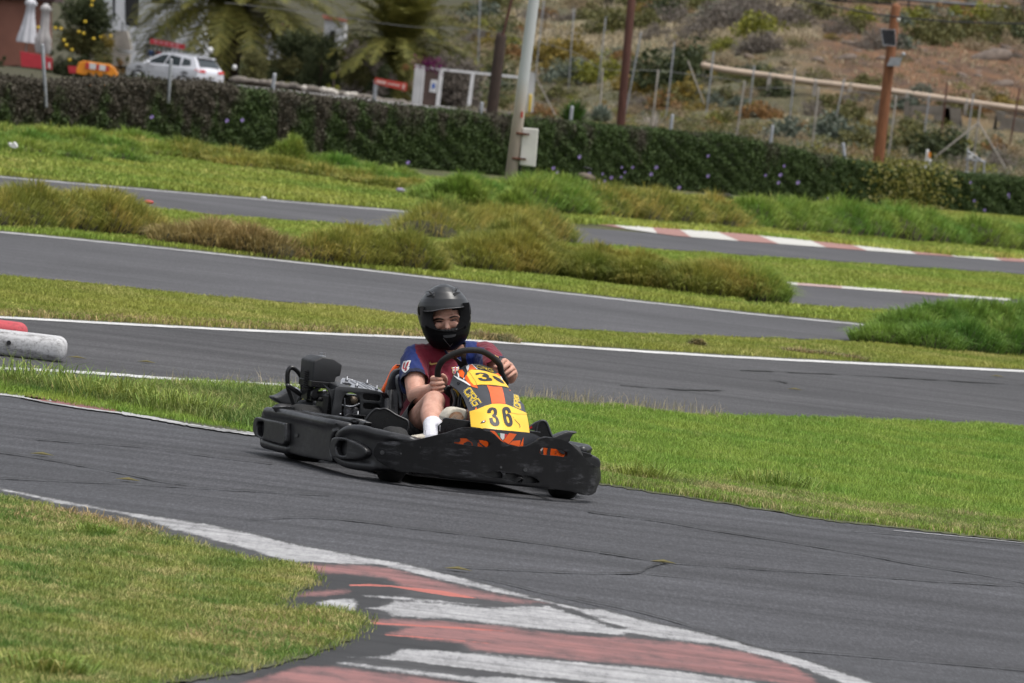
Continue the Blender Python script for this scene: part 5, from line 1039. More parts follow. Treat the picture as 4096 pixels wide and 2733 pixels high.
cuff = PX(zs, [(1500, 380), (1590, 335), (1750, 258), (1930, 190), (2300, 160), (2300, 900), (1500, 900)])
for m in (M_blue, M_navy): shirt.data.materials.append(m)
vneck = PX(zs, [(880, 75), (960, 165), (1060, 140), (1150, 100), (1245, 60), (1262, 20), (1258, -60), (1150, -80), (900, 0)])
bm = bmesh.new(); bm.from_mesh(shirt.data); bmesh.ops.delete(bm, geom=[v for v in bm.verts if v.co.x > neck.x-.01 and inpx(v.co, vneck)], context='VERTS'); bm.to_mesh(shirt.data); bm.free()
z_right = PX(zs, [(-200, -300), (355, -100), (362, 40), (385, 150), (450, 300), (520, 460), (575, 620), (400, 900), (-300, 900)])
bodyblue = PX(zs, [(1128, -300), (1128, 900), (1610, 900), (1590, 350), (1585, 170), (1620, 60), (1480, 20), (1460, -300)])
dR = (elR-shR).normalized(); dL = (elL-shL).normalized(); LR = (elR-shR).length; LL = (elL-shL).length
idx = []
for p in shirt.data.polygons:
    c = p.center; mi = 0
    if inpx(c, z_right): mi = 1
    elif inpx(c, bodyblue): mi = 1
    tR = (c-shR).dot(dR)/LR; tL = (c-shL).dot(dL)/LL
    if tR > kR-.10 and (c-shR.lerp(elR, kR)).length < .12 and inpx(c, z_right): mi = 2
    if c.y > .2 and inpx(c, cuff): mi = 2
    if (c-(neck+Vector((0, 0, -.0)))).length < .085 and c.z > neck.z-.035: mi = 2
    idx.append(mi)
shirt.data.polygons.foreach_set('material_index', idx)
nv = len(shirt.data.vertices); co = np.zeros(nv*3, np.float32); shirt.data.vertices.foreach_get('co', co); co = co.reshape(-1, 3); nn = np.array([tuple(v.normal) for v in shirt.data.vertices])
fold = fbm(co[:, 1]*1.6+co[:, 2]*.9, co[:, 2]*.7-co[:, 1]*.5+co[:, 0], .16); fold = np.sign(fold)*np.abs(fold)**1.4; co += (nn*(fold*.0065)[:, None]).astype(np.float32); shirt.data.vertices.foreach_set('co', co.ravel()); shirt.data.update()
sd = shirt.modifiers.new('s', 'SOLIDIFY'); sd.thickness = .003; sd.offset = -1
sv, sf = meshdata(shirt); sb = BVHTree.FromPolygons(sv, sf)
def onshirt(lift, dflt=-.58):
    def g(a, b):
        d = kld(ray((a, b))); h = sb.ray_cast(KC, d.normalized()); p = h[0] if h[0] else KX((a, b), dflt); return p-d.normalized()*lift
    return g
def sdec(name, z, L, m, lift=.004, g=5, holes=()): return sheet(name, PX(z, L), onshirt(lift), m, shirt, [PX(z, h) for h in holes], g)
sdec('chest_tick', zs, [(640, 300), (628, 312), (620, 330), (628, 352), (645, 363), (672, 365), (720, 353), (775, 338), (830, 315), (760, 320), (700, 328), (672, 332), (652, 328), (640, 318)], M_gold)
sdec('club_crest', zs, [(1028, 400), (1060, 408), (1090, 392), (1120, 402), (1150, 392), (1160, 420), (1150, 440), (1148, 490), (1120, 520), (1062, 536), (1040, 500), (1036, 440), (1022, 420)], M_gold, .004)
sdec('club_crest', zs, [(1044, 405), (1090, 400), (1138, 402), (1138, 455), (1090, 460), (1044, 462)], M_white, .006)
M_cross = mat('crest red', (.5, .02, .04), .5)
sdec('club_crest', zs, [(1082, 400), (1102, 400), (1102, 462), (1082, 462)], M_cross, .0075); sdec('club_crest', zs, [(1044, 424), (1138, 424), (1138, 440), (1044, 440)], M_cross, .0078)
sdec('club_crest', zs, [(1050, 478), (1074, 476), (1074, 520), (1062, 520)], M_blue, .006); sdec('club_crest', zs, [(1078, 476), (1096, 474), (1096, 514), (1078, 520)], M_cross, .006); sdec('club_crest', zs, [(1100, 474), (1118, 472), (1116, 505), (1100, 512)], M_blue, .006)
sdec('sleeve_patch', zs, [(150, 300), (192, 286), (200, 292), (230, 278), (288, 278), (285, 300), (262, 350), (262, 375), (240, 395), (262, 400), (250, 440), (225, 470), (185, 505), (150, 488), (128, 465), (118, 430), (130, 360)], M_white, .004)
sdec('sleeve_patch', zs, [(150, 345), (168, 320), (185, 315), (172, 360), (160, 410), (178, 425), (200, 360), (222, 312), (256, 296), (250, 320), (226, 380), (205, 400), (215, 440), (195, 470), (170, 470), (175, 440), (150, 438), (135, 420)], M_cross, .006)
for q in stroke([(1810, 188), (1830, 200), (1835, 225)], 8)+stroke([(1845, 205), (1862, 212), (1868, 230)], 8)+stroke([(1878, 215), (1900, 235)], 8)+stroke([(1850, 232), (1885, 250)], 6): sdec('sleeve_letters', zs, q, M_gold, .004, None)
collar = tube([J(zs, 870, 60, -.64), J(zs, 910, 110, -.635), J(zs, 960, 165, -.63), J(zs, 1060, 150, -.64)], .006, 8); mo('collar', collar, M_navy, shirt, True)

sh_ = puff('shorts', [tube([pel+Vector((-.02, 0, -.0)), pel+Vector((.0, 0, .07))], [.15, .145], 18, n=2), tube([hipR, hipR.lerp(kneeR, .78)], [.1, .095], 16, n=3), tube([hipL, hipL.lerp(kneeL, .78)], [.1, .095], 16, n=3)], M_short, rider, .006, 4)
cutend(sh_, [(hipR.lerp(kneeR, .70), kneeR-hipR, .2), (hipL.lerp(kneeL, .7), kneeL-hipL, .2)])
sk = puff('sock', [tube([kneeR.lerp(ankR, .70), kneeR.lerp(ankR, .9), ankR+(ankR-kneeR).normalized()*.05], [.050, .046, .046], 16)], M_sock, rider, .004, 4)
cutend(sk, [(kneeR.lerp(ankR, .69), kneeR-ankR, .1)])
for q in stroke([(483, 600), (497, 495)], 9)+stroke([(497, 495), (488, 510)], 8): sheet('sock_mark', PX(zf, q), lambda a, b: KX((a, b), ankR.x+.052), M_ink, sk, (), None)
# right shoe, seen from its side
puff('shoe', [solid(sm2(PX(zf, [(262, 655), (330, 640), (500, 615), (700, 578), (770, 545), (850, 525), (940, 545), (1000, 600), (900, 640), (700, 720), (330, 720)]), 3), lambda a, b: KX((a, b), .05), .08)], M_shoe, rider, .005, 3)
sheet('shoe_tongue', sm2(PX(zf, [(695, 578), (770, 542), (850, 528), (935, 545), (975, 575), (820, 600)]), 3), lambda a, b: KX((a, b), .054), M_orange, rider)
# other foot on its pedal, sole towards the camera
puff('shoe', [solid(sm2(PX(zs, [(905, 1330), (930, 1270), (985, 1195), (1060, 1150), (1140, 1142), (1230, 1152), (1300, 1180), (1320, 1260), (1300, 1345), (1100, 1400), (950, 1390)]), 3), lambda a, b: KX((a, b), .1), .09)], M_shoe, rider, .005, 3)
sheet('shoe_sole', sm2(PX(zs, [(975, 1340), (1000, 1260), (1060, 1215), (1150, 1210), (1215, 1250), (1240, 1330), (1100, 1380)]), 3), lambda a, b: KX((a, b), .106), M_sole, rider, (), 12)
for i in range(7): sheet('sole_groove', PX(zs, [(1010+i*28, 1330), (1075+i*24, 1255), (1079+i*24, 1259), (1016+i*28, 1334)]), lambda a, b: KX((a, b), .108), M_shoe, rider)

# ------------------------------------------------------------------ helmet
helmet = empty('helmet'); helmet.parent = rider
rows = [(82, 690, 740), (95, 610, 800), (150, 490, 930), (200, 415, 1000), (260, 345, 1075), (330, 280, 1140), (400, 228, 1190), (470, 188, 1222), (550, 163, 1250), (630, 153, 1266), (700, 155, 1274), (780, 165, 1278), (850, 183, 1277), (930, 208, 1270), (1000, 236, 1256), (1080, 262, 1240), (1150, 288, 1222), (1230, 330, 1185), (1300, 380, 1135), (1360, 425, 1080), (1410, 480, 1010), (1445, 560, 950), (1468, 700, 900)]
rb = [r[0] for r in rows]
def rowd(b): # middle, half-width, front depth, back depth
    l = np.interp(b, rb, [r[1] for r in rows]); r = np.interp(b, rb, [r[2] for r in rows])
    f = np.interp(b, [82, 95, 150, 260, 400, 550, 700, 900, 1050, 1150, 1300, 1410, 1468], [.01, .045, .082, .112, .132, .142, .145, .150, .160, .162, .155, .135, .11]); k = np.interp(b, [82, 95, 150, 260, 400, 700, 1000, 1300, 1468], [.01, .05, .09, .125, .145, .15, .135, .08, .03]); return (l+r)/2, (r-l)/2, f, k
def hfront(lift=0.):
    def g(px, py):
        a = (px-1640)/.191317; b = (py-1120)/.191317; m, w, f, k = rowd(b); q = max(-.9999, min(.9999, (a-m)/w)); d = f*(1-abs(q)**2.3)**.5
        n = (cr*(q*.9)*(f/.15)+hn*math.sqrt(max(.02, 1-q*q))).normalized(); return HH(a, b, d)+n*lift
    return g
def hback(px, py):
    a = (px-1640)/.191317; b = (py-1120)/.191317; m, w, f, k = rowd(b); q = max(-1, min(1, (a-m)/w)); return HH(a, b, -k*(1-abs(q)**2.3)**.5)
sil = [(a, b) for b, a, _ in rows[::-1]]+[(a, b) for b, _, a in rows]
opening = [(235, 618), (285, 646), (330, 656), (420, 655), (500, 645), (620, 622), (760, 602), (880, 592), (1000, 582), (1080, 570), (1150, 548), (1203, 508), (1222, 600), (1238, 720), (1240, 800), (1225, 880), (1190, 930), (1150, 965), (1080, 1008), (1000, 1042), (880, 1068), (790, 1075), (700, 1074), (600, 1060), (500, 1036), (420, 1010), (350, 978), (305, 940), (285, 870), (268, 800), (250, 710)]
hs = sheet('helmet_shell', PX(zh, sil), hfront(), None, helmet, [PX(zh, opening)], 5)
hb = sheet('hb', PX(zh, sil), hback, None, helmet, (), 5)
va, fa = meshdata(hs); vb, fb2 = meshdata(hb); kill(hs); kill(hb); V_, F_ = join((va, fa), (vb, fb2))
me = bpy.data.meshes.new('helmet_shell'); me.from_pydata([tuple(v) for v in V_], [], F_); bm = bmesh.new(); bm.from_mesh(me); bmesh.ops.remove_doubles(bm, verts=bm.verts[:], dist=.0012); bmesh.ops.recalc_face_normals(bm, faces=bm.faces[:])
if sum(f.normal.dot(f.calc_center_median()-hc) for f in bm.faces) < 0: bmesh.ops.reverse_faces(bm, faces=bm.faces[:])
bm.to_mesh(me); bm.free(); hs = link('helmet_shell', me, M_helm, helmet); me.materials.append(M_helmg)
hs.data.polygons.foreach_set('material_index', [1 if inpx(p.center, PX(zh, [(100, 1000), (300, 945), (420, 1015), (600, 1065), (790, 1078), (1000, 1045), (1240, 900), (1400, 880), (1400, 1600), (100, 1600)])) else 0 for p in hs.data.polygons])
s_ = hs.modifiers.new('s', 'SOLIDIFY'); s_.thickness = .008; s_.offset = -1
# lining with a face hole
lin = [(470, 830), (478, 740), (500, 668), (700, 640), (1020, 630), (1045, 720), (1042, 800), (1030, 870), (990, 930), (955, 995), (870, 1010), (760, 1030), (600, 1032), (570, 990), (520, 950), (495, 900)]
def lfn(px, py):
    a = (px-1640)/.191317; b = (py-1120)/.191317; m, w, f, k = rowd(b); q = min(1, abs((a-m)/(w*.97))); e = max(0, 1-max(0, q-.25)/.75); return HH(a, b, .052+.062*q**1.2)
sheet('helmet_lining', PX(zh, [(200, 560), (500, 560), (1230, 470), (1262, 800), (1200, 1000), (1000, 1090), (700, 1110), (400, 1060), (240, 960)]), lfn, M_line_, helmet, [PX(zh, lin)], 6)
def htube(L, r, m, lift=.001, name='visor_trim', cl=False): mo(name, tube([hfront(lift)(*zh(*p)) for p in L], r, 8, cl, 3), m, helmet, True)
htube(opening[:12], .0022, M_trim); htube(opening[12:], .0028, M_helmg); htube([(298, 960), (350, 1000), (500, 1055), (700, 1092), (880, 1086), (1000, 1060), (1150, 985), (1225, 905)], .0022, M_helmg)
sheet('breath_guard', PX(zh, [(585, 1052), (640, 1040), (720, 1030), (740, 1040), (850, 1030), (870, 1012), (1010, 1000), (1015, 1020), (960, 1055), (880, 1075), (790, 1082), (700, 1082), (620, 1070)]), hfront(-.006), M_line_, helmet, (), 8)
for a0, b0, a1, b1 in ((650, 1042, 668, 1070), (735, 1040, 752, 1072), (805, 1040, 800, 1072), (880, 1030, 872, 1065), (950, 1018, 940, 1050)): htube([(a0, b0), (a1, b1)], .0012, M_helmg, -.004, 'breath_rib')
for L in ([(340, 240), (400, 222), (480, 220), (525, 258), (516, 350), (430, 320), (365, 352), (350, 300)], [(880, 195), (930, 160), (982, 155), (1010, 200), (1040, 268), (965, 262), (902, 302), (888, 250)]):
    puff('helmet_vent', [solid(PX(zh, L), hfront(.006), .02, d=-hn)], M_helm, helmet, .0025, 2)
for L in ([(365, 352), (430, 322), (516, 352), (510, 392), (440, 365)], [(902, 302), (965, 264), (1040, 270), (990, 300), (930, 345)]): sheet('vent_mouth', PX(zh, L), hfront(.0015), M_line_, helmet, (), 4)
for L in ([(410, 240), (440, 238), (490, 300), (460, 310), (430, 280)], [(930, 190), (962, 180), (960, 230), (925, 250)]): sheet('vent_mouth', PX(zh, L), hfront(.0085), M_line_, helmet)
for L in ([(172, 600), (185, 560), (212, 575), (235, 640), (228, 720), (205, 745), (180, 700)], [(1205, 480), (1225, 470), (1250, 540), (1268, 640), (1262, 720), (1240, 700), (1225, 600)]): sheet('visor_pivot', PX(zh, L), hfront(.003), M_helmg, helmet, (), 4, .006)
sheet('chin_vent', PX(zh, [(655, 1150), (720, 1135), (985, 1120), (965, 1190), (900, 1290), (835, 1392), (770, 1310), (700, 1215)]), hfront(.002), M_helmg, helmet, (), 6, .004)
sheet('chin_vent', PX(zh, [(690, 1160), (960, 1135), (940, 1180), (880, 1200), (760, 1212), (710, 1200)]), hfront(.0035), M_grey, helmet, (), 6)
for q in stroke([(700, 1220), (770, 1310), (835, 1390)], 10)+stroke([(835, 1390), (880, 1330)], 8): sheet('chin_vent', PX(zh, q), hfront(.004), M_trim, helmet)
htube([(930, 1470), (1000, 1430), (1090, 1350)], .006, M_line_, -.01, 'chin_strap')
# ------------------------------------------------------------------ the far side: hedge, posts, houses, hillside
def landhit(p, D0=190, D1=900):
    d = ray(p); prev = None
    for D in np.arange(D0, D1, 1.5):
        q = CAMP+d*(D/d.y); h = thz(q.x, D)
        if q.z <= h: return Vector((q.x, D, h))
    return Vector((CAMP+d*(D1/d.y)))
def leafmat(name, cols, trans=.2, rough=.6):
    m, nt, b, L = base(name); at_ = nt.nodes.new('ShaderNodeAttribute'); at_.attribute_name = 'rnd'
    n = len(cols); r = ramp(nt, [(i/(n-1) if n > 1 else 0, c) for i, c in enumerate(cols)])
    v = coord(nt); ad = nt.nodes.new('ShaderNodeMath'); ad.operation = 'MULTIPLY_ADD'; L.new(at_.outputs['Fac'], ad.inputs[0]); ad.inputs[1].default_value = .7
    s = nt.nodes.new('ShaderNodeMath'); s.operation = 'SUBTRACT'; L.new(noise(nt, v, 2.2, 4), s.inputs[0]); s.inputs[1].default_value = .35; L.new(s.outputs[0], ad.inputs[2])
    L.new(ad.outputs[0], r.inputs[0]); L.new(r.outputs[0], b.inputs['Base Color']); b.inputs['Roughness'].default_value = rough; b.inputs['Specular IOR Level'].default_value = .2
    t = nt.nodes.new('ShaderNodeBsdfTranslucent'); L.new(r.outputs[0], t.inputs[0]); mx = nt.nodes.new('ShaderNodeMixShader'); mx.inputs[0].default_value = trans
    L.new(b.outputs[0], mx.inputs[1]); L.new(t.outputs[0], mx.inputs[2]); L.new(mx.outputs[0], nt.nodes['Material Output'].inputs[0]); return m
M_galv = mat('galvanised steel', (.3, .31, .33), .5, .4, .12, 8); M_conc = mat('old concrete', (.30, .275, .245), .9, 0, .2, 1.5, .4, 12); M_rust = mat('rusty band', (.12, .05, .03), .8, .3, .3, 20)
M_wood = mat('tarred wood', (.045, .028, .021), .85, 0, .3, 5, .4, 25, stretch=(8, 8, .6)); M_wood2 = mat('treated wood', (.20, .078, .032), .8, 0, .25, 4, .4, 25, stretch=(8, 8, .6)); M_wood3 = mat('dark red wood', (.085, .032, .022), .8, 0, .25, 4, .4, 25, stretch=(8, 8, .6))
M_wht = mat('painted white', (.62, .62, .62), .5, 0, .06, 3); M_wht2 = mat('off white plaster', (.5, .5, .5), .85, 0, .12, 1.); M_cab = mat('cabinet white', (.58, .56, .52), .5, 0, .08, 3)
M_ruin = mat('ruin blocks', (.15, .132, .112), .95, 0, .25, 2., .4, 9); M_galvd = mat('dull rail steel', (.12, .125, .13), .6, .3, .15, 6); M_pale = mat('pale stone', (.4, .37, .33), .9, 0, .2, 3, .4, 9); M_rock = mat('slope stone', (.135, .105, .085), .95, 0, .25, 3, .5, 10)
M_dark = mat('dark opening', (.012, .012, .014), .6); M_redp = mat('red sign paint', (.48, .045, .03), .5, 0, .08, 3); M_redpl = mat('red plastic', (.48, .03, .045), .4, 0, .08, 3); M_orgp = mat('orange barrier plastic', (.75, .26, .015), .4, 0, .08, 3)
M_terra = mat('terracotta wall', (.20, .085, .06), .85, 0, .12, .6); M_tile = mat('roof tile', (.34, .13, .09), .8, 0, .2, 4); M_wire = mat('cable', (.02, .02, .022), .6); M_wirel = mat('steel wire', (.16, .16, .16), .6)

# hedge
HA = Vector((-11.6, 117.5, 0)); HB = Vector((14.2, 183., 0)); HDIR = (HB-HA).normalized(); HN = Vector((HDIR.y, -HDIR.x, 0)); HL = (HB-HA).length
def hedgeD(p):
    d = ray(p); k = d.x/d.y; # x = kD ; point on line A + t dir
    t = (k*HA.y-HA.x)/(HDIR.x-k*HDIR.y); return HA.y+HDIR.y*t
HCOL = [(-100, .93), (0, .95), (150, 1.0), (235, 1.12), (400, 1.24), (870, 1.17), (1300, 1.2), (1700, 1.25), (1850, 1.06), (2000, .94), (2350, .97), (2500, .97)]
HT = [((at(dd(a, 200+a*.1), hedgeD(dd(a, 200+a*.1)))-HA).dot(HDIR), h) for a, h in HCOL]
def hh(t): return np.interp(t, [q[0] for q in HT], [q[1] for q in HT])-.05+.04*fbm(np.asarray(t, float), np.asarray(t, float)*.3, 3.)
def hedge():
    root = empty('hedge', HA); tag(root, 'long vine covered hedge along the circuit edge with purple flowers', 'hedge')
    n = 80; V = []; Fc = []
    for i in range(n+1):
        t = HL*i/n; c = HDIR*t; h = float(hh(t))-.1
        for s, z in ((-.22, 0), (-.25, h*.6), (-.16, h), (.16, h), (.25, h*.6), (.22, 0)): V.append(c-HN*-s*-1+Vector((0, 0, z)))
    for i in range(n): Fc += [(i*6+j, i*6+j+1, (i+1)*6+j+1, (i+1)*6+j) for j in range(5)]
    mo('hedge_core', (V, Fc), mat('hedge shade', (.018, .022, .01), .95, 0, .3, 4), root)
    N = 300000; t = RNG.uniform(-1, HL+1, N); H_ = hh(t); u = RNG.random(N); top = u > .80
    z = np.where(top, H_+RNG.normal(0, .04, N), RNG.random(N)*H_); off = np.where(top, RNG.uniform(-.3, .3, N), .27+.06*fbm(t, z*3, .9)+np.abs(RNG.normal(0, .035, N)))
    C = np.array(HDIR)[None]*t[:, None]+np.array(HN)[None]*off[:, None]; C[:, 2] = np.clip(z, .02, None)
    V, q, r = leaves(C, .052)
    m, nt, b, L = base('hedge leaves'); at_ = nt.nodes.new('ShaderNodeAttribute'); at_.attribute_name = 'rnd'; v = coord(nt); vs = coord(nt, (1, 1, .22))
    g = ramp(nt, [(.0, (.032, .056, .015)), (.55, (.047, .077, .02)), (1, (.068, .102, .027))]); L.new(at_.outputs['Fac'], g.inputs[0])
    br = ramp(nt, [(.0, (.062, .053, .039)), (.6, (.078, .067, .049)), (1, (.1, .086, .064))]); L.new(at_.outputs['Fac'], br.inputs[0])
    sep = nt.nodes.new('ShaderNodeSeparateXYZ'); tc = nt.nodes.new('ShaderNodeTexCoord'); L.new(tc.outputs['Object'], sep.inputs[0])
    def mr(o, a, b2, c, d): x = nt.nodes.new('ShaderNodeMapRange'); L.new(o, x.inputs[0]); x.inputs[1].default_value = a; x.inputs[2].default_value = b2; x.inputs[3].default_value = c; x.inputs[4].default_value = d; return x.outputs[0]
    zz = mr(sep.outputs['Z'], .1, 1.1, -.09, .08); xx = mr(sep.outputs['X'], 1., 16., .11, -.08)
    def add(a, c): x = nt.nodes.new('ShaderNodeMath'); L.new(a, x.inputs[0]); L.new(c, x.inputs[1]); return x.outputs[0]
    k = ramp(nt, [(.53, (0, 0, 0)), (.62, (1, 1, 1))]); L.new(add(add(noise(nt, vs, .75, 6, .65), zz), xx), k.inputs[0])
    c = mixc(nt, k.outputs[0], g.outputs[0], br.outputs[0]); L.new(c, b.inputs['Base Color']); b.inputs['Roughness'].default_value = .65; b.inputs['Specular IOR Level'].default_value = .2
    link('foliage', rawmesh('foliage', V, q, None, r), m, root, False)
    N = 2600; p0 = zc(1480, 240); t0 = (at(p0, hedgeD(p0))-HA).dot(HDIR); t = t0+RNG.normal(0, 1.6, N); z = RNG.random(N)*1.15; C = np.array(HDIR)[None]*t[:, None]+np.array(HN)[None]*(.36+.05*RNG.random(N))[:, None]; C[:, 2] = z
    V, q, r = leaves(C, .08); link('variegated_foliage', rawmesh('variegated_foliage', V, q, None, r), leafmat('variegated leaves', [(.03, .045, .01), (.09, .1, .015), (.3, .28, .06), (.42, .38, .2)]), root, False)
    mf = mat('purple petals', (.38, .29, .6), .5, 0, .12, 20)
    for z_, P in ((z7, [(820, 1230), (615, 1318), (645, 1350), (895, 1360), (1000, 1362), (1150, 1312), (1235, 1312), (1145, 1388), (1175, 1350), (1420, 1312), (1380, 1365), (1825, 1380), (2275, 1375), (1600, 1470), (965, 1440), (830, 1440), (1015, 1420), (1068, 1392)]), (zc, [(223, 40), (735, 108), (610, 170), (710, 168), (697, 220), (828, 220), (1030, 325), (1990, 220), (2245, 300), (2250, 320), (2015, 343), (2085, 405), (1957, 430), (2338, 495)]), (z5, [(1430, 1100), (2135, 1135), (2280, 1130)]), (zm, [(390, 85)])):
        for a, b2 in P:
            p = z_(a, b2); D = hedgeD(p); c = at(p, D-1.3)-HA; r = random.uniform(.028, .052); V = [c+Vector((0, -.02, 0))]; nn = 10
            for i in range(nn): w = 2*math.pi*i/nn; rr = r*(1 if i % 2 else .72); V.append(c+Vector((math.cos(w)*rr, .015*(i % 3)-.05, math.sin(w)*rr)))
            mo('flower', (V, [(0, i+1, (i+1) % nn+1) for i in range(nn)]), mf, root)
    return root
hedge()

# ---- posts and poles
def pole(name, p0, p1, D, r0, r1, m, label, cat, group=None, top=None, seg=12):
    """upright from the land under pixel p0 to pixel p1, both at distance D"""
    a = at(p0, D); b = at(p1, D) if top is None else None; g = thz(a.x, D)
    if b is None: b = Vector((a.x, D, top))
    d = (b-a); k = (g-.3-a.z)/d.z; a = a+d*k
    root = empty(name, (a.x, a.y, g)); o = mo('pole', tube([Vector((0, 0, -.3)), b-a+Vector((0, 0, -.3))], [r0, r1], seg, n=1), m, root, True)
    tag(root, label, cat, group); return root, a, b
D_L = G(dd(1164, 478)).y
lamp, la, lb = pole('lamp_post', dd(1164, 470), dd(1164+61*2.3, 470-470*2.3), D_L, .098, .07, M_cab, 'tall pale concrete lamp post with a white cabinet strapped to it', 'lamp post')
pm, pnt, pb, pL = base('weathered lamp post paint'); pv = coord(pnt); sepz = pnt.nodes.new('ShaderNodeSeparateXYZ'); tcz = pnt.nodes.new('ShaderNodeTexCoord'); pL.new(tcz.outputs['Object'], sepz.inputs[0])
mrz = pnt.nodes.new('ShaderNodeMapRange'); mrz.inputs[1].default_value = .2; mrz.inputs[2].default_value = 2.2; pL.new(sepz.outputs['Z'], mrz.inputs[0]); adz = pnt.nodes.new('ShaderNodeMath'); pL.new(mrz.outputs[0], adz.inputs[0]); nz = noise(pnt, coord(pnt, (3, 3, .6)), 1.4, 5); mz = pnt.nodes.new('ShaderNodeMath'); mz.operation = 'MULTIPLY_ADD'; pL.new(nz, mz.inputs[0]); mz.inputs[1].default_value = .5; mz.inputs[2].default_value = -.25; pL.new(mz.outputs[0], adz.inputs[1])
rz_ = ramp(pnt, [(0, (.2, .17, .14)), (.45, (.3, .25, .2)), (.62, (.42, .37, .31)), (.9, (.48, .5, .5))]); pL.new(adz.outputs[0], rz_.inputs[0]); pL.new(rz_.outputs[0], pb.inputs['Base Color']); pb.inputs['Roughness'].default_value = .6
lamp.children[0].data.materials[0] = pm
def onlamp(p, dD=0): return at(p, D_L+dD)-Vector(lamp.location)
c0 = onlamp(dd(1199, 293), -.05); c1 = onlamp(dd(1236, 296), -.05); c2 = onlamp(dd(1229, 384), -.05); c3 = onlamp(dd(1192, 379), -.05)
cb = mo('cabinet', ([c0, c1, c2, c3]+[c+Vector((0, .22, 0)) for c in (c0, c1, c2, c3)], [(0, 1, 2, 3), (7, 6, 5, 4), (0, 4, 5, 1), (1, 5, 6, 2), (2, 6, 7, 3), (3, 7, 4, 0)]), M_cab, lamp); bev(cb, .015, 2)
for a, b2 in ((z7(345, 1046), z7(400, 1052)), (z7(312, 1242), z7(375, 1246))):
    c = onlamp(a); mo('strap', lathe([(.096, -.02), (.102, -.02), (.102, .02), (.096, .02)], 20, None, (onlamp(a).x*.99, 0, c.z)), M_rust, lamp, True); mo('strap', box((onlamp(b2).x-.04, -.08, onlamp(b2).z), (.18, .03, .03)), M_rust, lamp)
c = onlamp(z7(368, 900), -.10); mo('red_tag', box(c, (.03, .02, .09)), M_redp, lamp)
mo('conduit', tube([onlamp(z7(352, 1310), .05), onlamp(z7(345, 1400), .05)], .03, 8, n=1), M_dark, lamp)
tp_ = empty('utility_pole'); kill(tp_)
pole('wooden_post', dd(1128, 262), dd(1150, 86), 190, .155, .15, M_wood, 'short thick dark wooden post with a thin rod beside its top', 'post')
rod = [c for c in COL.objects if c.name.startswith('wooden_post')][-1]
mo('rod', tube([at(dd(1149, 100), 189.9)-Vector(rod.location), at(z6(2035, 150), 189.9)-Vector(rod.location), at(z6(2082, -40), 189.9)-Vector(rod.location)], .035, 8, n=2), M_wood3, rod, True)
pole('utility_pole', dd(1427, 254), dd(1452, -30), 232, .15, .13, M_wood3, 'dark red wooden pole standing alone beyond the hedge middle', 'pole')
up, ua, ub = pole('utility_pole', dd(2015, 374), dd(2056, 18), 200, .17, .13, M_wood2, 'orange brown wooden pole with a small solar panel and grey box', 'pole')
def onp(z, a, b, D, o): return at(z(a, b), D)-Vector(o.location)
sp = [onp(z8, a, b, 199.6, up) for a, b in ((1225, 232), (1330, 238), (1337, 358), (1242, 352))]
s_p = mo('solar_panel', extrude(sp, [(0, 1, 2, 3)], (0, .04, -.02)), mat('solar cell', (.008, .009, .018), .25, 0, .1, 5), up)
ctr = sum(sp, Vector())/4; mo('panel_frame', tube([ctr+(q-ctr)*1.04+Vector((0, -.01, 0)) for q in sp], .018, 6, True, 1), M_galv, s_p)
for k in (1, 2, 3, 4, 5): mo('cell_line', tube([sp[0].lerp(sp[3], k/6)+Vector((0, -.006, 0)), sp[1].lerp(sp[2], k/6)+Vector((0, -.006, 0))], .005, 4, n=1), M_wirel, s_p)
gb = [onp(z8, a, b, 199.7, up) for a, b in ((1300, 448), (1390, 452), (1368, 522), (1268, 518))]; mo('control_box', extrude(gb, [(0, 1, 2, 3)], (0, .2, 0)), M_galv, up)
mo('antenna', ell(onp(z8, 1398, 428, 199.7, up), (.06, .06, .06)), M_galv, up, True); mo('insulator', ell(onp(z8, 1360, 155, 199.7, up), (.05, .05, .07)), M_cab, up, True)
# short galvanised hedge posts
for i, (a, b, lb_) in enumerate([(630, 172, 'short steel post above the hedge right of the white car'), (1106, 238, 'short steel post above the hedge left of the dark post'), (1313, 247, 'short steel post above the hedge beside the green yucca'), (1543, 266, 'short steel post above the hedge right of the dead branches'), (1773, 291, 'short steel post above the hedge left of the solar pole'), (1935, 331, 'short tilted steel post above the hedge nearest the solar pole')]):
    p = dd(a, b); D = hedgeD(p)+.5; q = dd(a-(8 if i < 5 else -8), b+70); pole('steel_post', q, p, D, .038, .038, M_galv, lb_, 'post', 'galvanised posts along the hedge')
for p0, p1, lb_ in ((z5(432, 1000), z5(400, 430), 'thin steel post standing in front of the hedge by the closed parasols'), (z5(1580, 960), z5(1608, 565), 'thin steel post in front of the white car door')):
    D = hedgeD(p0)-.95; a = at(p0, D); b = at(p1, D); o = mo('steel_post', tube([Vector(), b-a], .032, 8, n=1), M_galv, None, True); o.location = a; tag(o, lb_, 'post', 'galvanised posts along the hedge')
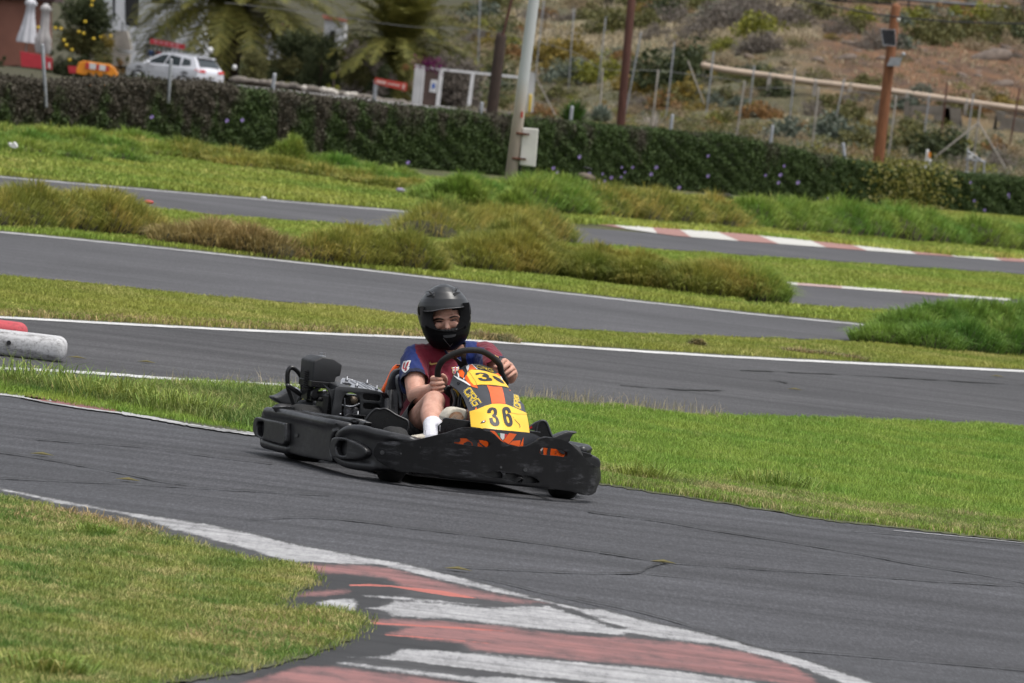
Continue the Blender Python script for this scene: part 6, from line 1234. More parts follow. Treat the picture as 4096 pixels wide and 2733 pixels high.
# tall fence beyond the hedge
FT = [(z7, (1000, 540), (970, 985)), (z7, (1435, 555), (1385, 1000)), (z7, (2112, 640), (2045, 1085)), (z8, (735, 690), (678, 1185)), (z8, (1342, 758), (1278, 1250)), (z8, (2002, 830), (1945, 1250))]
fl = ['first tall fence post from the left above the blue green agave', 'tall fence post rising behind the dead branches', 'tall fence post midway between the two wooden poles', 'tall fence post just left of the solar panel pole', 'tall fence post just right of the solar panel pole', 'tall fence post propped by two diagonal braces']
tops = []
for (z_, t_, b_), lb_ in zip(FT, fl):
    r_, a, b = pole('fence_post', z_(*b_), z_(*t_), 266, .035, .035, M_conc, lb_, 'fence post', 'tall fence posts beyond the hedge', seg=8); tops.append(b)
fp = r_
mo('brace', tube([onp(z8, 1990, 962, 265.9, fp), onp(z8, 1610, 1262, 265.9, fp)], .032, 8, n=1), M_conc, fp, True); mo('brace', tube([onp(z8, 1985, 962, 265.9, fp), onp(z8, 2245, 1395, 265.9, fp)], .032, 8, n=1), M_conc, fp, True)
def cable(pts, r, m, label):
    P = [Vector(p) for p in pts]; o = mo('cable', tube([p-P[0] for p in P], r, 6, n=4), m, None, True); o.location = P[0]; tag(o, label, 'cable', 'overhead cables and fence wires'); return o
cable([at(z6(0, 20), 275), at(z6(700, 102), 275), at(z6(1300, 190), 275), at(z7(120, 250), 272), at(z7(760, 405), 270)]+tops[:3]+[at(z8(150, 690), 266)]+tops[3:]+[at(z8(2500, 1030), 266)], .012, M_wirel, 'thin fence wire running along the tall post tops')
cable([at(z8(-200, -85), 215), at(z8(560, -5), 208), at(z8(960, 72), 204), at(z8(1320, 130), 199.8), at(z8(1800, 172), 196), at(z8(2500, 190), 190)], .022, M_wire, 'dark sagging cable passing the top of the solar panel pole')
UF = [(z7, (42, -60), (35, 165)), (z7, (540, 10), (520, 185)), (z7, (775, 70), (765, 215)), (z7, (1025, 138), (1010, 270)), (z7, (1302, 252), (1240, 575)), (z7, (1562, 338), (1520, 710)), (z7, (1870, 405), (1830, 740)), (z7, (2187, 520), (2152, 830)), (z8, (548, 545), (510, 910)), (z8, (935, 625), (855, 1000)), (z8, (1602, 752), (1560, 1060)), (z8, (1948, 740), (1900, 1080))]
for i, (z_, t_, b_) in enumerate(UF):
    D = 372 if i < 4 else 312
    a = at(z_(*b_), D); b = at(z_(*t_), D); g = thz(a.x, D); d = b-a; a2 = a+d*((min(a.z, g)-.2-a.z)/d.z)
    o = mo('fence_post', tube([Vector(), b-a2], .033, 8, n=1), M_galv, None, True); o.location = a2; tag(o, 'thin grey fence post on the upper hillside fence', 'fence post', 'thin posts of the upper hillside fence')
for t_, b_ in (((1742, 650), (1690, 1100)), ((2312, 690), (2225, 1180))):
    D = 318; a = at(z8(*b_), D); b = at(z8(*t_), D); o = mo('rusty_post', tube([Vector(), b-a], .04, 8, n=1), M_wood3, None, True); o.location = a; tag(o, 'rust brown thin post in front of the ruined block wall', 'post', 'rusty posts by the ruin')
o = mo('leaning_stake', tube([Vector(), at(z7(1668, 480), 290)-at(z7(1795, 815), 290)], .03, 8, n=1), M_conc, None, True); o.location = at(z7(1795, 815), 290); tag(o, 'slanting thin stake leaning left on the slope', 'stake')

# ---- pipe and ruin
PP = [at(z7(1790, 512), 334), at(z7(1870, 530), 334), at(z8(0, 548), 334), at(z8(350, 596), 334), at(z8(720, 648), 334), at(z8(1200, 702), 334), at(z8(1800, 786), 334), at(z8(2344, 862), 334), at(z8(2700, 915), 334)]
pr = empty('pipeline', PP[0]); tag(pr, 'long pale beige pipe crossing the hillside on low supports', 'pipe'); M_pipe = mat('beige pipe', (.4, .31, .235), .6, 0, .1, .8)
mo('pipe', tube([p-PP[0] for p in PP], .145, 14, n=3), M_pipe, pr, True)
for a, b in ((985, 672), (1430, 735), (1895, 800), (350, 596), (710, 645)):
    c = at(z8(a, b), 334)-PP[0]; mo('joint', lathe([(.15, -.05), (.15, .05)], 16, Matrix.Rotation(R(90), 3, 'Y'), c), M_conc, pr, True); mo('support', box(c+Vector((0, 0, -.5)), (.18, .3, .9)), M_conc, pr)
rw = empty('ruined_wall', at(z8(1400, 1050), 331)); tag(rw, 'broken concrete block wall with openings under the beige pipe', 'wall')
def rwall(L, holes=()): sheet('wall', PX(z8, L), lambda a, b: at((a, b), 331)-rw.location, M_ruin, rw, [PX(z8, h) for h in holes], None, .2, Vector((0, -300, 0)), False)
rwall([(1405, 800), (1445, 790), (1455, 990), (1400, 1010)]); rwall([(1455, 830), (1760, 830), (1780, 1120), (1455, 1090)], [[(1540, 890), (1640, 905), (1636, 950), (1540, 940)], [(1470, 900), (1500, 905), (1500, 1000), (1470, 1000)]])
rwall([(1720, 845), (1850, 850), (1870, 1110), (1700, 1110)]); rwall([(1850, 860), (2130, 900), (2130, 1130), (1850, 1110)], [[(1850, 950), (1900, 955), (1900, 1000), (1850, 995)], [(1960, 930), (2080, 950), (2080, 1060), (1960, 1050)], [(1830, 1040), (1880, 1045), (1880, 1080), (1830, 1075)]])
rwall([(2125, 875), (2200, 870), (2170, 1110), (2095, 1110)], [[(2130, 950), (2160, 955), (2155, 1000), (2130, 1000)]]); rwall([(2190, 920), (2344, 930), (2500, 940), (2500, 1140), (2180, 1120)], [[(2190, 1010), (2250, 1015), (2250, 1060), (2190, 1060)]]); rwall([(1165, 830), (1215, 770), (1215, 940), (1170, 940)]); rwall([(930, 740), (1100, 760), (1080, 800), (920, 780)])
# ---- road on the embankment and its rail
rd = [(-2, 447), (40, 447), (40, 462), (-2, 462)]
o = mo('road', ([(2.5, 452, terr(2000, 452)+.06), (30, 446, 8.8), (60, 440, 8.8), (60, 458, 8.9), (30, 462, 8.95), (2.5, 466, terr(2000, 466)+.06)], [(0, 1, 4, 5), (1, 2, 3, 4)]), mat('pale road', (.2, .195, .195), .9), None); tag(o, kind='structure')
gr = empty('guard_rail', at(dd(1880, 0), 448)); tag(gr, 'grey metal guard rail along the road at the top right', 'guard rail')
g0, g1 = at(dd(1840, -20), 448)-gr.location, at(dd(2420, 26), 448)-gr.location
mo('rail', tube([g0, g1], .1, 8, n=1), M_galvd, gr, True); mo('rail', tube([g0+Vector((0, 0, -.35)), g1+Vector((0, 0, -.35))], .05, 8, n=1), M_wire, gr, True)
for k in range(8): c = g0.lerp(g1, (k+.4)/8); mo('rail_post', box(c+Vector((0, .1, -.45)), (.12, .1, .95)), M_wire, gr)
# ---- small things by the fence
def frame(name, segs, z_, D, m, r, label, cat, extra=()):
    o0 = at(z_(*segs[0][0]), D); root = empty(name, (o0.x, o0.y, o0.z)); tag(root, label, cat)
    for s in segs: mo('bar', tube([at(z_(*p), D)-root.location for p in s], r, 8, n=1), m, root, True)
    for e, mm in extra: sheet('panel', PX(z_, e), lambda a, b: at((a, b), D-.05)-root.location, mm, root, (), None, .03, Vector((0, -300, 0)), False)
    return root
frame('metal_frame', [[(1590, 1180), (1612, 1340)], [(1585, 1180), (1570, 1335)], [(1575, 1250), (1612, 1260)]], z8, 205, M_wht, .03, 'little white trestle with an orange tag behind the hedge', 'frame', [([(1595, 1195), (1615, 1195), (1615, 1235), (1595, 1235)], M_orgp)])
frame('metal_frame', [[(1905, 1170), (1895, 1360)], [(1970, 1240), (1950, 1370)], [(2030, 1265), (2030, 1385)], [(1890, 1250), (2040, 1270)], [(1910, 1190), (2040, 1280)], [(1880, 1350), (2045, 1380)]], z8, 205, M_galv, .028, 'rusty grey scrap frame behind the hedge near the braced post', 'frame', [([(1910, 1215), (1945, 1212), (1945, 1240), (1910, 1245)], M_wht)])

# ---- gate, signs, walls on the left
gt = empty('gate', landhit(z6(1400, 790))); D_g = 330; tag(gt, 'white framed gate with a brown door and notice beyond the hedge', 'gate')
def gs(name, L, m, t=.12, dD=0, par=None, holes=()): par = par or gt; return sheet(name, PX(z6, L), lambda a, b: at((a, b), D_g+dD)-gt.location, m, par, [PX(z6, h) for h in holes], None, t, Vector((0, -300, 0)), False)
gs('pillar', [(1375, 465), (1435, 475), (1405, 800), (1345, 800)], M_wht2, .5); gs('frame_post', [(1435, 480), (1450, 482), (1418, 800), (1398, 800)], M_wht); gs('frame_post', [(1552, 500), (1582, 503), (1548, 805), (1518, 803)], M_wht); gs('frame_post', [(1782, 525), (1806, 528), (1770, 830), (1740, 828)], M_wht)
gs('top_bar', [(1425, 480), (2125, 550), (2125, 568), (1425, 498)], M_wht, .15, .02)
dr = gs('door', [(1450, 500), (1552, 512), (1520, 790), (1420, 780)], mat('brown gate door', (.085, .055, .045), .8), .05, .06); nt_ = gs('notice', [(1490, 575), (1538, 580), (1526, 672), (1476, 664)], M_wht, .01, -.02, dr); gs('symbol', [(1498, 605), (1520, 603), (1518, 640), (1494, 640)], mat('notice blue', (.05, .12, .4), .5), .008, -.05, dr)
pl = sheet('gate_pillar', PX(z7, [(425, 560), (470, 575), (455, 880), (400, 880)]), lambda a, b: at((a, b), 318), M_wht2, None, (), None, .4, CAMP, False); tag(pl, 'pale gate pillar half hidden by the lamp post', 'pillar')
o = frame('braced_post', [[(482, 515), (478, 640)], [(478, 610), (645, 935)]], z7, 316, M_conc, .03, 'grey post with a long diagonal brace right of the lamp post', 'post')
o = frame('yellow_bollard', [[(435, 750), (425, 870)]], z7, 312, mat('yellow paint', (.6, .42, .04), .5), .07, 'small yellow bollard beside the pale gate pillar', 'bollard')
sg = empty('direction_sign', landhit(z6(1090, 790))); tag(sg, 'red road direction sign on a grey post above the hedge', 'sign'); sgf = lambda dD: (lambda a, b: at((a, b), 318+dD)-sg.location)
sheet('board', PX(z6, [(1085, 562), (1318, 602), (1310, 660), (1080, 606)]), sgf(0), M_redp, sg, (), None, .04, Vector((0, -300, 0)), False); mo('post', tube([sgf(.1)(*z6(1090, 600)), sgf(.1)(*z6(1068, 860))], .09, 10, n=1), M_galv, sg, True)
for L in ([(1095, 578), (1165, 590), (1163, 612), (1092, 598)], [(1175, 598), (1265, 614), (1263, 626), (1174, 610)], [(1284, 608), (1303, 612), (1298, 648), (1280, 643)]): sheet('lettering', PX(z6, L), sgf(-.03), mat('sign lettering', (.62, .4, .36), .5), sg, (), None, 0, Vector((0, -300, 0)))
sw_ = empty('stone_wall', at(z6(100, 600), 330)); tag(sw_, 'low dry stone wall with pale stones along the dirt road', 'wall'); 
wl = [(60, 575), (200, 590), (350, 605), (470, 622), (640, 648), (780, 668), (900, 690), (1060, 715), (1340, 760)]
for (x0, y0), (x1, y1) in zip(wl[:-1], wl[1:]):
    n = max(2, int((x1-x0)/38))
    for i in range(n):
        k = (i+.5)/n; p = z6(x0+(x1-x0)*k, y0+(y1-y0)*k+random.uniform(-5, 5)); c = at(p, 330)-sw_.location
        white = 470 < x0+(x1-x0)*k < 960; pass
        M3_ = Matrix.Rotation(random.uniform(-.25, .25), 3, 'Y'); o = mo('stone', ell(c, (random.uniform(.2, .38), .3, random.uniform(.1, .19)), M3_, 10, 7), M_pale if white and random.random() < .6 else M_ruin, sw_, True)
mo('wall_base', extrude([at(z6(x, y+4), 330.3)-sw_.location for x, y in wl]+[at(z6(x, y+50), 330.3)-sw_.location for x, y in wl[::-1]], [tuple(range(2*len(wl)))], (0, .5, 0)), M_verge, sw_)

# buildings
def building(name, label, D, depth, walls, roofs=(), opens=(), z_=z5, mw=None, mr_=None, mo_=None):
    root = empty(name, at(z_(*walls[0][0]), D)); tag(root, label, 'building'); f = lambda dD: (lambda a, b: at((a, b), D+dD)-root.location)
    for L in walls: sheet('wall', PX(z_, L), f(0), mw, root, (), None, depth, Vector((0, -400, 0)), False)
    for L in roofs: sheet('roof', PX(z_, L), f(-.25), mr_, root, (), None, depth+.5, Vector((0, -400, 0)), False)
    for nm, L in opens: sheet(nm, PX(z_, L), f(-.03), mo_ or M_dark, root, (), None, .0, Vector((0, -400, 0)), False)
    return root
building('terracotta_house', 'terracotta walled house with dark eaves at the top left', 346, 6, [[(-900, -300), (405, -300), (410, 610), (-900, 640)]], [[(-900, -330), (515, -330), (510, 18), (400, 10), (-900, -60)]], [('window', [(-500, 100), (-300, 110), (-300, 380), (-500, 370)])], z5, M_terra, mat('dark eaves', (.05, .02, .022), .8))
building('white_house', 'white house with steps and a dark doorway behind the palm', 366, 7, [[(955, -300), (1900, -300), (1900, 600), (955, 600)]], [[(930, -330), (1930, -330), (1930, -280), (930, -280)]], [('door', [(1172, -200), (1312, -190), (1300, 250), (1180, 240)]), ('window', [(1060, -50), (1085, -50), (1080, 190), (1062, 190)]), ('window', [(1420, -40), (1640, -30), (1640, 40), (1430, 30)])], z5, mat('white plaster', (.60, .61, .64), .85, 0, .08, .6), M_tile)
building('stone_terrace', 'grey stone terrace wall in front of the white house', 355, 2, [[(990, 285), (1190, 290), (1225, 440), (1200, 620), (980, 620)]], (), (), z5, M_conc)
frame('stair_rail', [[(1150, 200), (1290, 390)], [(1150, 200), (1150, 290)], [(1290, 390), (1290, 480)]], z5, 352, M_galv, .04, 'sloping grey hand rail beside the terrace steps', 'hand rail')
building('grey_shed', 'grey shed behind the first palm trunk', 370, 4, [[(120, 190), (290, 190), (290, 420), (110, 420)]], [[(100, 175), (300, 180), (300, 195), (100, 192)]], (), z6, mat('grey shed wall', (.2, .2, .2), .85), M_conc)
building('tiled_house', 'small white house with a red tiled roof between the two palms', 376, 6, [[(295, 185), (470, 190), (470, 430), (285, 430)], [(720, 140), (862, 165), (860, 350), (712, 350)]], [[(360, 168), (480, 180), (480, 195), (360, 188)], [(700, 105), (740, 112), (870, 140), (868, 158), (712, 136)]], [('window', [(340, 225), (375, 228), (372, 290), (338, 285)]), ('door', [(760, 220), (800, 222), (796, 330), (756, 330)])], z6, mat('white plaster two', (.55, .55, .56), .85), M_tile)
# parasols
def parasol(cols, D, label, m):
    root = empty('closed_parasol', at(z5(*cols[-1][:2]), D)); tag(root, label, 'parasol', 'closed parasols by the terracotta house'); V = []; Fc = []; seg = 28
    for a, b, w in cols:
        c = at(z5(a, b), D)-root.location; r = w*.4255/(FPX/D)/2
        for k in range(seg): t = 2*math.pi*k/seg; rr = r*(1+.2*math.cos(t*7)); V.append(c+Vector((math.cos(t)*rr, math.sin(t)*rr, 0)))
    for j in range(len(cols)-1):
        for k in range(seg): k2 = (k+1) % seg; Fc.append((j*seg+k, j*seg+k2, (j+1)*seg+k2, (j+1)*seg+k))
    Fc += [tuple(range(seg))]; mo('canopy', (V, Fc), m, root, True)
    a, b, w = cols[-1]; c = at(z5(a-8, b+140), D)-root.location; t = at(z5(*cols[0][:2]), D)-root.location; mo('pole', tube([c, t], .03, 8, n=1), M_galv, root, True); return root
M_par = mat('white canvas', (.52, .52, .56), .85, 0, .08, 3)
parasol([(292, -12, 30), (292, 10, 80), (290, 38, 108), (288, 60, 70), (278, 150, 84), (262, 280, 130), (250, 350, 160), (246, 400, 172)], 331, 'taller closed white parasol at the left, hem hanging loose', M_par)
parasol([(434, 35, 24), (432, 60, 70), (430, 88, 100), (428, 110, 66), (424, 180, 70), (416, 260, 75), (408, 320, 100), (402, 380, 142), (400, 410, 130), (402, 440, 140), (402, 500, 118)], 328, 'shorter closed white parasol tied at the waist, right of the other', mat('grey canvas', (.42, .41, .41), .85, 0, .08, 3))
cn = empty('red_counter', at(z5(340, 640), 326)); tag(cn, 'red drinks counter with a white mark under the parasols', 'counter'); sheet('front_panel', PX(z5, [(188, 480), (320, 505), (490, 550), (485, 655), (200, 625)]), lambda a, b: at((a, b), 326)-cn.location, M_redpl, cn, (), None, .5, Vector((0, -300, 0)), False); sheet('mark', PX(z5, [(452, 590), (472, 585), (475, 645), (455, 640)]), lambda a, b: at((a, b), 325.95)-cn.location, M_wht, cn, (), None, 0, Vector((0, -300, 0)))
br_ = empty('traffic_barrier', at(z5(900, 700), 312)); tag(br_, 'orange plastic barrier with red and white reflective panels', 'barrier'); bf = lambda dD: (lambda a, b: at((a, b), 312+dD)-br_.location)
puff('body', [extrude([bf(0)(*z5(*p)) for p in [(720, 640), (740, 585), (790, 572), (900, 590), (1030, 605), (1075, 640), (1110, 700), (1095, 730), (1040, 720), (1000, 705), (980, 690), (960, 720), (930, 720), (900, 680), (880, 715), (850, 710), (830, 675), (810, 710), (770, 705), (715, 690)]], [tuple(range(20))], (0, .45, 0))], M_orgp, br_, .03, 2)
for L, m in (([(802, 585), (840, 590), (838, 650), (800, 645)], M_redp), ([(842, 592), (905, 602), (900, 655), (840, 648)], M_wht), ([(907, 603), (935, 607), (930, 660), (902, 656)], M_redp), ([(937, 608), (995, 618), (990, 668), (932, 660)], M_wht), ([(997, 620), (1030, 626), (1025, 672), (992, 668)], M_redp)): sheet('reflector', PX(z5, L), bf(-.06), m, br_, (), None, .02, Vector((0, -300, 0)), False)
rb_ = sheet('red_barrier', PX(z5, [(638, 620), (720, 625), (722, 690), (650, 688)]), lambda a, b: at((a, b), 313), M_redpl, None, (), None, .4, CAMP, False); tag(rb_, 'red plastic barrier end left of the orange barrier', 'barrier')
rb_ = sheet('orange_board', PX(z5, [(650, 750), (830, 770), (1020, 800), (1020, 835), (830, 810), (650, 780)]), lambda a, b: at((a, b), 200), M_orgp, None, (), None, .06, CAMP, False); tag(rb_, 'low orange board glimpsed through the hedge top', 'board')
rk = frame('steel_rack', [[(1380, 420), (1372, 560)], [(1750, 480), (1745, 560)], [(1380, 425), (1750, 485)], [(1378, 500), (1748, 540)]]+[[(1400+i*40, 425+i*6.5), (1396+i*40, 560)] for i in range(9)], z5, 338, M_wire, .03, 'steel bottle cage topped by a red sign behind the car', 'rack')
sheet('sign', PX(z5, [(1412, 362), (1740, 420), (1735, 468), (1410, 410)]), lambda a, b: at((a, b), 337.8)-rk.location, M_redpl, rk, (), None, .05, Vector((0, -300, 0)), False)
for i in range(5): sheet('lettering', PX(z5, [(1450+i*50, 382+i*9), (1482+i*50, 388+i*9), (1480+i*50, 402+i*9), (1448+i*50, 396+i*9)]), lambda a, b: at((a, b), 337.7)-rk.location, mat('rack sign lettering', (.62, .32, .34), .5) if i == 0 else bpy.data.materials['rack sign lettering'], rk, (), None, 0, Vector((0, -300, 0)))
sheet('crate', PX(z5, [(1390, 470), (1450, 478), (1448, 530), (1388, 525)]), lambda a, b: at((a, b), 338.2)-rk.location, mat('blue crate', (.03, .1, .3), .5), rk, (), None, .3, Vector((0, -300, 0)), False); sheet('crate', PX(z5, [(1465, 480), (1525, 490), (1523, 525), (1463, 520)]), lambda a, b: at((a, b), 338.2)-rk.location, M_redpl, rk, (), None, .3, Vector((0, -300, 0)), False)
for p, r, lb_ in (((1975, 475), .14, 'white globe lamp beside the first palm trunk'), ((1945, 520), .1, 'small white globe below the larger one'), ((2205, 635), .11, 'small white lantern right of the palm trunk')):
    o = mo('garden_lamp', ell((0, 0, 0), (r, r, r*1.15)), M_wht, None, True); o.location = at(z5(*p), 335); tag(o, lb_, 'garden lamp', 'white garden lamps')
o = mo('white_tub', lathe([(.3, 0), (.42, .02), (.48, .16), (.5, .17)], 16), M_wht, None, True); o.location = at(z5(1195, 505), 330); tag(o, 'shallow white tub in front of the terrace', 'tub')

# ---- the white car
def car():
    Dc = 328; root = empty('parked_car', (0, 0, 0)); tag(root, 'white parked hatchback SUV seen from its rear left corner', 'car')
    M_car = mat('white car paint', (.66, .67, .72), .25, 0, .02, 2, coat=.6); M_gl = mat('car glass', (.035, .045, .05), .12, 0, .05, 3); M_tr = mat('black car trim', (.015, .015, .016), .6); M_tl = mat('tail lamp red', (.55, .03, .03), .25)
    # length +y forward, x to the right-hand side; z up
    def hw(z): return np.interp(z, [.2, .35, .75, 1.0, 1.05, 1.62], [.86, .91, .92, .89, .86, .62])
    prof = [(-2.19, .42), (-2.22, .62), (-2.2, .95), (-2.12, 1.06), (-2.02, 1.18), (-1.72, 1.52), (-1.55, 1.575), (-1.0, 1.61), (-.3, 1.62), (.25, 1.57), (.75, 1.33), (1.12, 1.08), (1.25, 1.03), (1.75, .97), (2.05, .86), (2.17, .68), (2.18, .42), (2.05, .26), (-2.05, .28)]
    NS = 8; V = []; Fc = []
    P = [(v.x, v.y) for v in catmull([Vector((*p, 0)) for p in prof], 3, True)]; n = len(P)
    for s in np.linspace(-1, 1, NS):
        for y, z in P:
            w = hw(z); k = abs(s)**.0; yy = y*(1-.035*s*s*(abs(y) > 1.6)); V.append((s*w, yy, z))
    for j in range(NS-1):
        for i in range(n): i2 = (i+1) % n; Fc.append((j*n+i, j*n+i2, (j+1)*n+i2, (j+1)*n+i))
    for j in (0, NS-1):
        tr = geometry.tessellate_polygon([[Vector((y, z, 0)) for y, z in P]]); Fc += [tuple(j*n+i for i in t) for t in tr]
    mo('body', (V, Fc), M_car, root, auto=R(50))
    for s in (-1, 1):
        sx = lambda z, d=.012: s*(hw(z)+d)
        for L in ([(-1.0, 1.08), (-.9, 1.47), (-.25, 1.53), (-.1, 1.1)], [(-.02, 1.1), (-.16, 1.53), (.22, 1.49), (.68, 1.26), (.92, 1.07)], [(-1.62, 1.16), (-1.5, 1.4), (-1.05, 1.46), (-1.08, 1.1)]): mo('side_window', ([(sx(z), y, z) for y, z in L], [tuple(range(len(L)))]), M_gl, root)
        for y, nm in ((-1.36, 'wheel'), (1.36, 'wheel')):
            mo('wheel_arch', lathe([(0, .01), (.43, .012), (.45, .0)], 24, Matrix.Rotation(R(90)*s, 3, 'Y'), (s*.905, y, .42)), M_tr, root)
            w = mo(nm, lathe([(0, -.1), (.34, -.1), (.36, -.06), (.36, .06), (.34, .1), (0, .1)], 24, Matrix.Rotation(R(90), 3, 'Y'), (s*.86, y, .36)), M_tr, root, True); mo('rim', lathe([(0, .0), (.22, .0), (.24, .02)], 16, Matrix.Rotation(R(90)*s, 3, 'Y'), (s*.965, y, .36)), M_galv, w, True)
        mo('tail_lamp', extrude([(s*.45, -2.235, .9), (s*.92, -2.15, .93), (s*.9, -1.95, .99), (s*.88, -2.1, 1.05), (s*.45, -2.2, 1.02)], [(0, 1, 2, 3, 4)], (0, .05, 0)), M_tl, root); mo('door_handle', box((sx(.95), -.35, .98), (.03, .2, .03)), M_car, root); mo('door_handle', box((sx(.95), .55, .96), (.03, .2, .03)), M_car, root)
        mo('mirror', ell((s*1.0, .78, 1.08), (.1, .09, .08)), M_car, root, True); mo('roof_rail', tube([(s*.56, -1.4, 1.62), (s*.6, -.4, 1.67), (s*.58, .1, 1.63)], .02, 8), M_galv, root, True)
    mo('rear_window', ([(-.68, -2.06, 1.15), (.68, -2.06, 1.15), (.56, -1.78, 1.5), (-.56, -1.78, 1.5)], [(0, 1, 2, 3)]), M_gl, root); mo('windscreen', ([(-.72, 1.1, 1.12), (.72, 1.1, 1.12), (.58, .4, 1.53), (-.58, .4, 1.53)], [(0, 1, 2, 3)]), M_gl, root)
    mo('spoiler', box((0, -1.74, 1.56), (1.15, .22, .05)), M_car, root); mo('bumper', box((0, -2.18, .42), (1.6, .12, .24)), M_tr, root); mo('number_plate', box((0, -2.245, .78), (.5, .02, .11)), M_wht, root)
    # rear left corner nearest: forward points left and away
    c = at(z5(1640, 690), Dc); root.location = (c.x, Dc, thz(c.x, Dc)); root.rotation_euler = (0, 0, R(52)); return root
car_o = car()

# ---- palms
M_frond = leafmat('palm leaflets', [(.06, .07, .016), (.14, .14, .032), (.25, .22, .055)], .25); M_dead = leafmat('dead palm leaflets', [(.16, .09, .04), (.26, .16, .07), (.34, .2, .09)], .1); M_bark = mat('palm bark', (.065, .045, .034), .9, 0, .35, 3, .9, 8)
def palm(p, D, crown_p, r, th, label, nf=46, seed=1, elo=-.25):
    rg = np.random.default_rng(seed); b = at(p, D); b.z = thz(b.x, D); cz = at(crown_p, D); root = empty('palm_tree', b); tag(root, label, 'palm tree')
    hgt = cz.z-b.z; prof = [(th*.9, -.2)]; k = 0
    while k*.16 < hgt: prof += [(th*(1.08-.1*(k % 2)), k*.16), (th*(.92), k*.16+.1)]; k += 1
    prof += [(th*1.25, hgt-.2), (th*.6, hgt+.2), (0, hgt+.3)]
    off = (cz.x-b.x)*0; mo('trunk', lathe(prof, 14), M_bark, root, True)
    V = []; Q = []; Rn = []; VD = []; QD = []; RD = []
    for f in range(nf):
        az = rg.uniform(0, 2*np.pi); el = rg.uniform(elo, 1.35); L = r*rg.uniform(.9, 1.25); dead = el < -.13
        d0 = np.array([math.cos(az)*math.cos(el), math.sin(az)*math.cos(el), math.sin(el)]); pts = []; pos = np.array([0, 0, hgt]); n = 34; d = d0.copy()
        for i in range(n): pts.append(pos.copy()); pos = pos+d*L/n; d = d+np.array([0, 0, -.052*(1.15-.3*math.sin(el))]); d /= np.linalg.norm(d)
        pts = np.array(pts); tan = np.gradient(pts, axis=0); tan /= np.linalg.norm(tan, axis=1)[:, None]; side = np.cross(tan, [0, 0, 1]); side /= np.linalg.norm(side, axis=1)[:, None]+1e-9; upv = np.cross(side, tan)
        for i in range(2, n):
            t = i/n; ll = r*.17*(math.sin(math.pi*min(1, t*.9+.12)))**.6
            for s in (-1, 1):
                for jj in (0, .5):
                    dirv = side[i]*s*.8+tan[i]*.55+upv[i]*.25+rg.normal(0, .12, 3); dirv[2] -= .25; tipp = pts[i]+tan[i]*jj*L/n+dirv*ll; wv = tan[i]*.034; rt_ = pts[i]+tan[i]*jj*L/n
                    A = (VD, QD, RD) if dead else (V, Q, Rn); b0 = len(A[0]); A[0].extend([rt_-wv, rt_+wv, tipp+wv*.4, tipp-wv*.4]); A[1].append((b0, b0+1, b0+2, b0+3)); A[2].extend([rg.random()]*4)
    for nm, A, m in (('crown', (V, Q, Rn), M_frond), ('dead_fronds', (VD, QD, RD), M_dead)):
        if A[0]: link(nm, rawmesh(nm, np.array(A[0]), np.array(A[1]), None, A[2]), m, root, False)
    return root
palm(z5(2120, 700), 342, z5(2150, 110), 5.5, .62, 'big palm with a thick dark trunk behind the white car', 112, 3, .08)
palm(z6(1225, 640), 338, z6(1215, 370), 4.2, .48, 'bushy palm with browned lower fronds behind the red direction sign', 112, 5, -.16)

# ---- shrubs
KIND = {'yellow': ([(.09, .078, .022), (.21, .16, .034), (.34, .235, .05)], 'yellow flowering'), 'lime': ([(.1, .11, .02), (.2, .21, .035), (.3, .28, .05)], 'lime yellow rounded'), 'olive': ([(.06, .065, .025), (.125, .125, .045), (.21, .19, .075)], 'olive green'), 'dark': ([(.025, .036, .016), (.055, .07, .03), (.1, .115, .05)], 'dark green'),
        'blue': ([(.06, .08, .06), (.12, .145, .11), (.2, .22, .17)], 'blue grey'), 'grey': ([(.08, .068, .055), (.165, .142, .12), (.27, .235, .2)], 'grey leafless'), 'orange': ([(.12, .068, .03), (.22, .122, .045), (.32, .18, .07)], 'orange brown'), 'tan': ([(.16, .12, .07), (.3, .235, .145), (.42, .34, .22)], 'straw coloured')}
SM = {}
for k, (cols, _) in KIND.items():
    m = leafmat('shrub '+k, cols, .15)
    for vv in range(2):
        n = 1500; d = RNG.normal(size=(n, 3)); d /= np.linalg.norm(d, axis=1)[:, None]; d[:, 2] = np.abs(d[:, 2]); lump = 1+.32*np.sin(d[:, 0]*5+vv*2)*np.sin(d[:, 1]*4+1+vv)+.2*np.sin(d[:, 2]*9+d[:, 0]*7); rr = lump*(RNG.random(n)**.35)
        C = d*rr[:, None]*np.array([1, 1, .95]); V, q, r = leaves(C, .17 if k not in ('grey', 'tan') else .2)
        if k in ('grey', 'tan'): V = V.reshape(-1, 4, 3); V[:, [1, 3]] = V[:, [0, 2]].mean(1, keepdims=True)+(V[:, [1, 3]]-V[:, [0, 2]].mean(1, keepdims=True))*.35; V = V.reshape(-1, 3)
        me = rawmesh('foliage', V, q, None, r); me.materials.append(m); SM[k, vv] = me
LM = [((1440, 130), 'the dark red pole'), ((2030, 200), 'the solar panel pole'), ((1190, 200), 'the lamp post'), ((1140, 170), 'the short dark post'), ((1700, 250), 'the middle fence post'), ((1500, 230), 'the dead branches post'), ((2245, 300), 'the braced fence post'), ((1900, 190), 'the pipe joint'), ((1650, 160), 'the pipe end'), ((2200, 250), 'the ruined wall'), ((2200, 15), 'the road rail'), ((1080, 110), 'the tangled dry bush'), ((900, 60), 'the bushy palm'), ((400, 150), 'the white car'), ((200, 150), 'the orange barrier'), ((1310, 255), 'the yucca')]
seen = {}
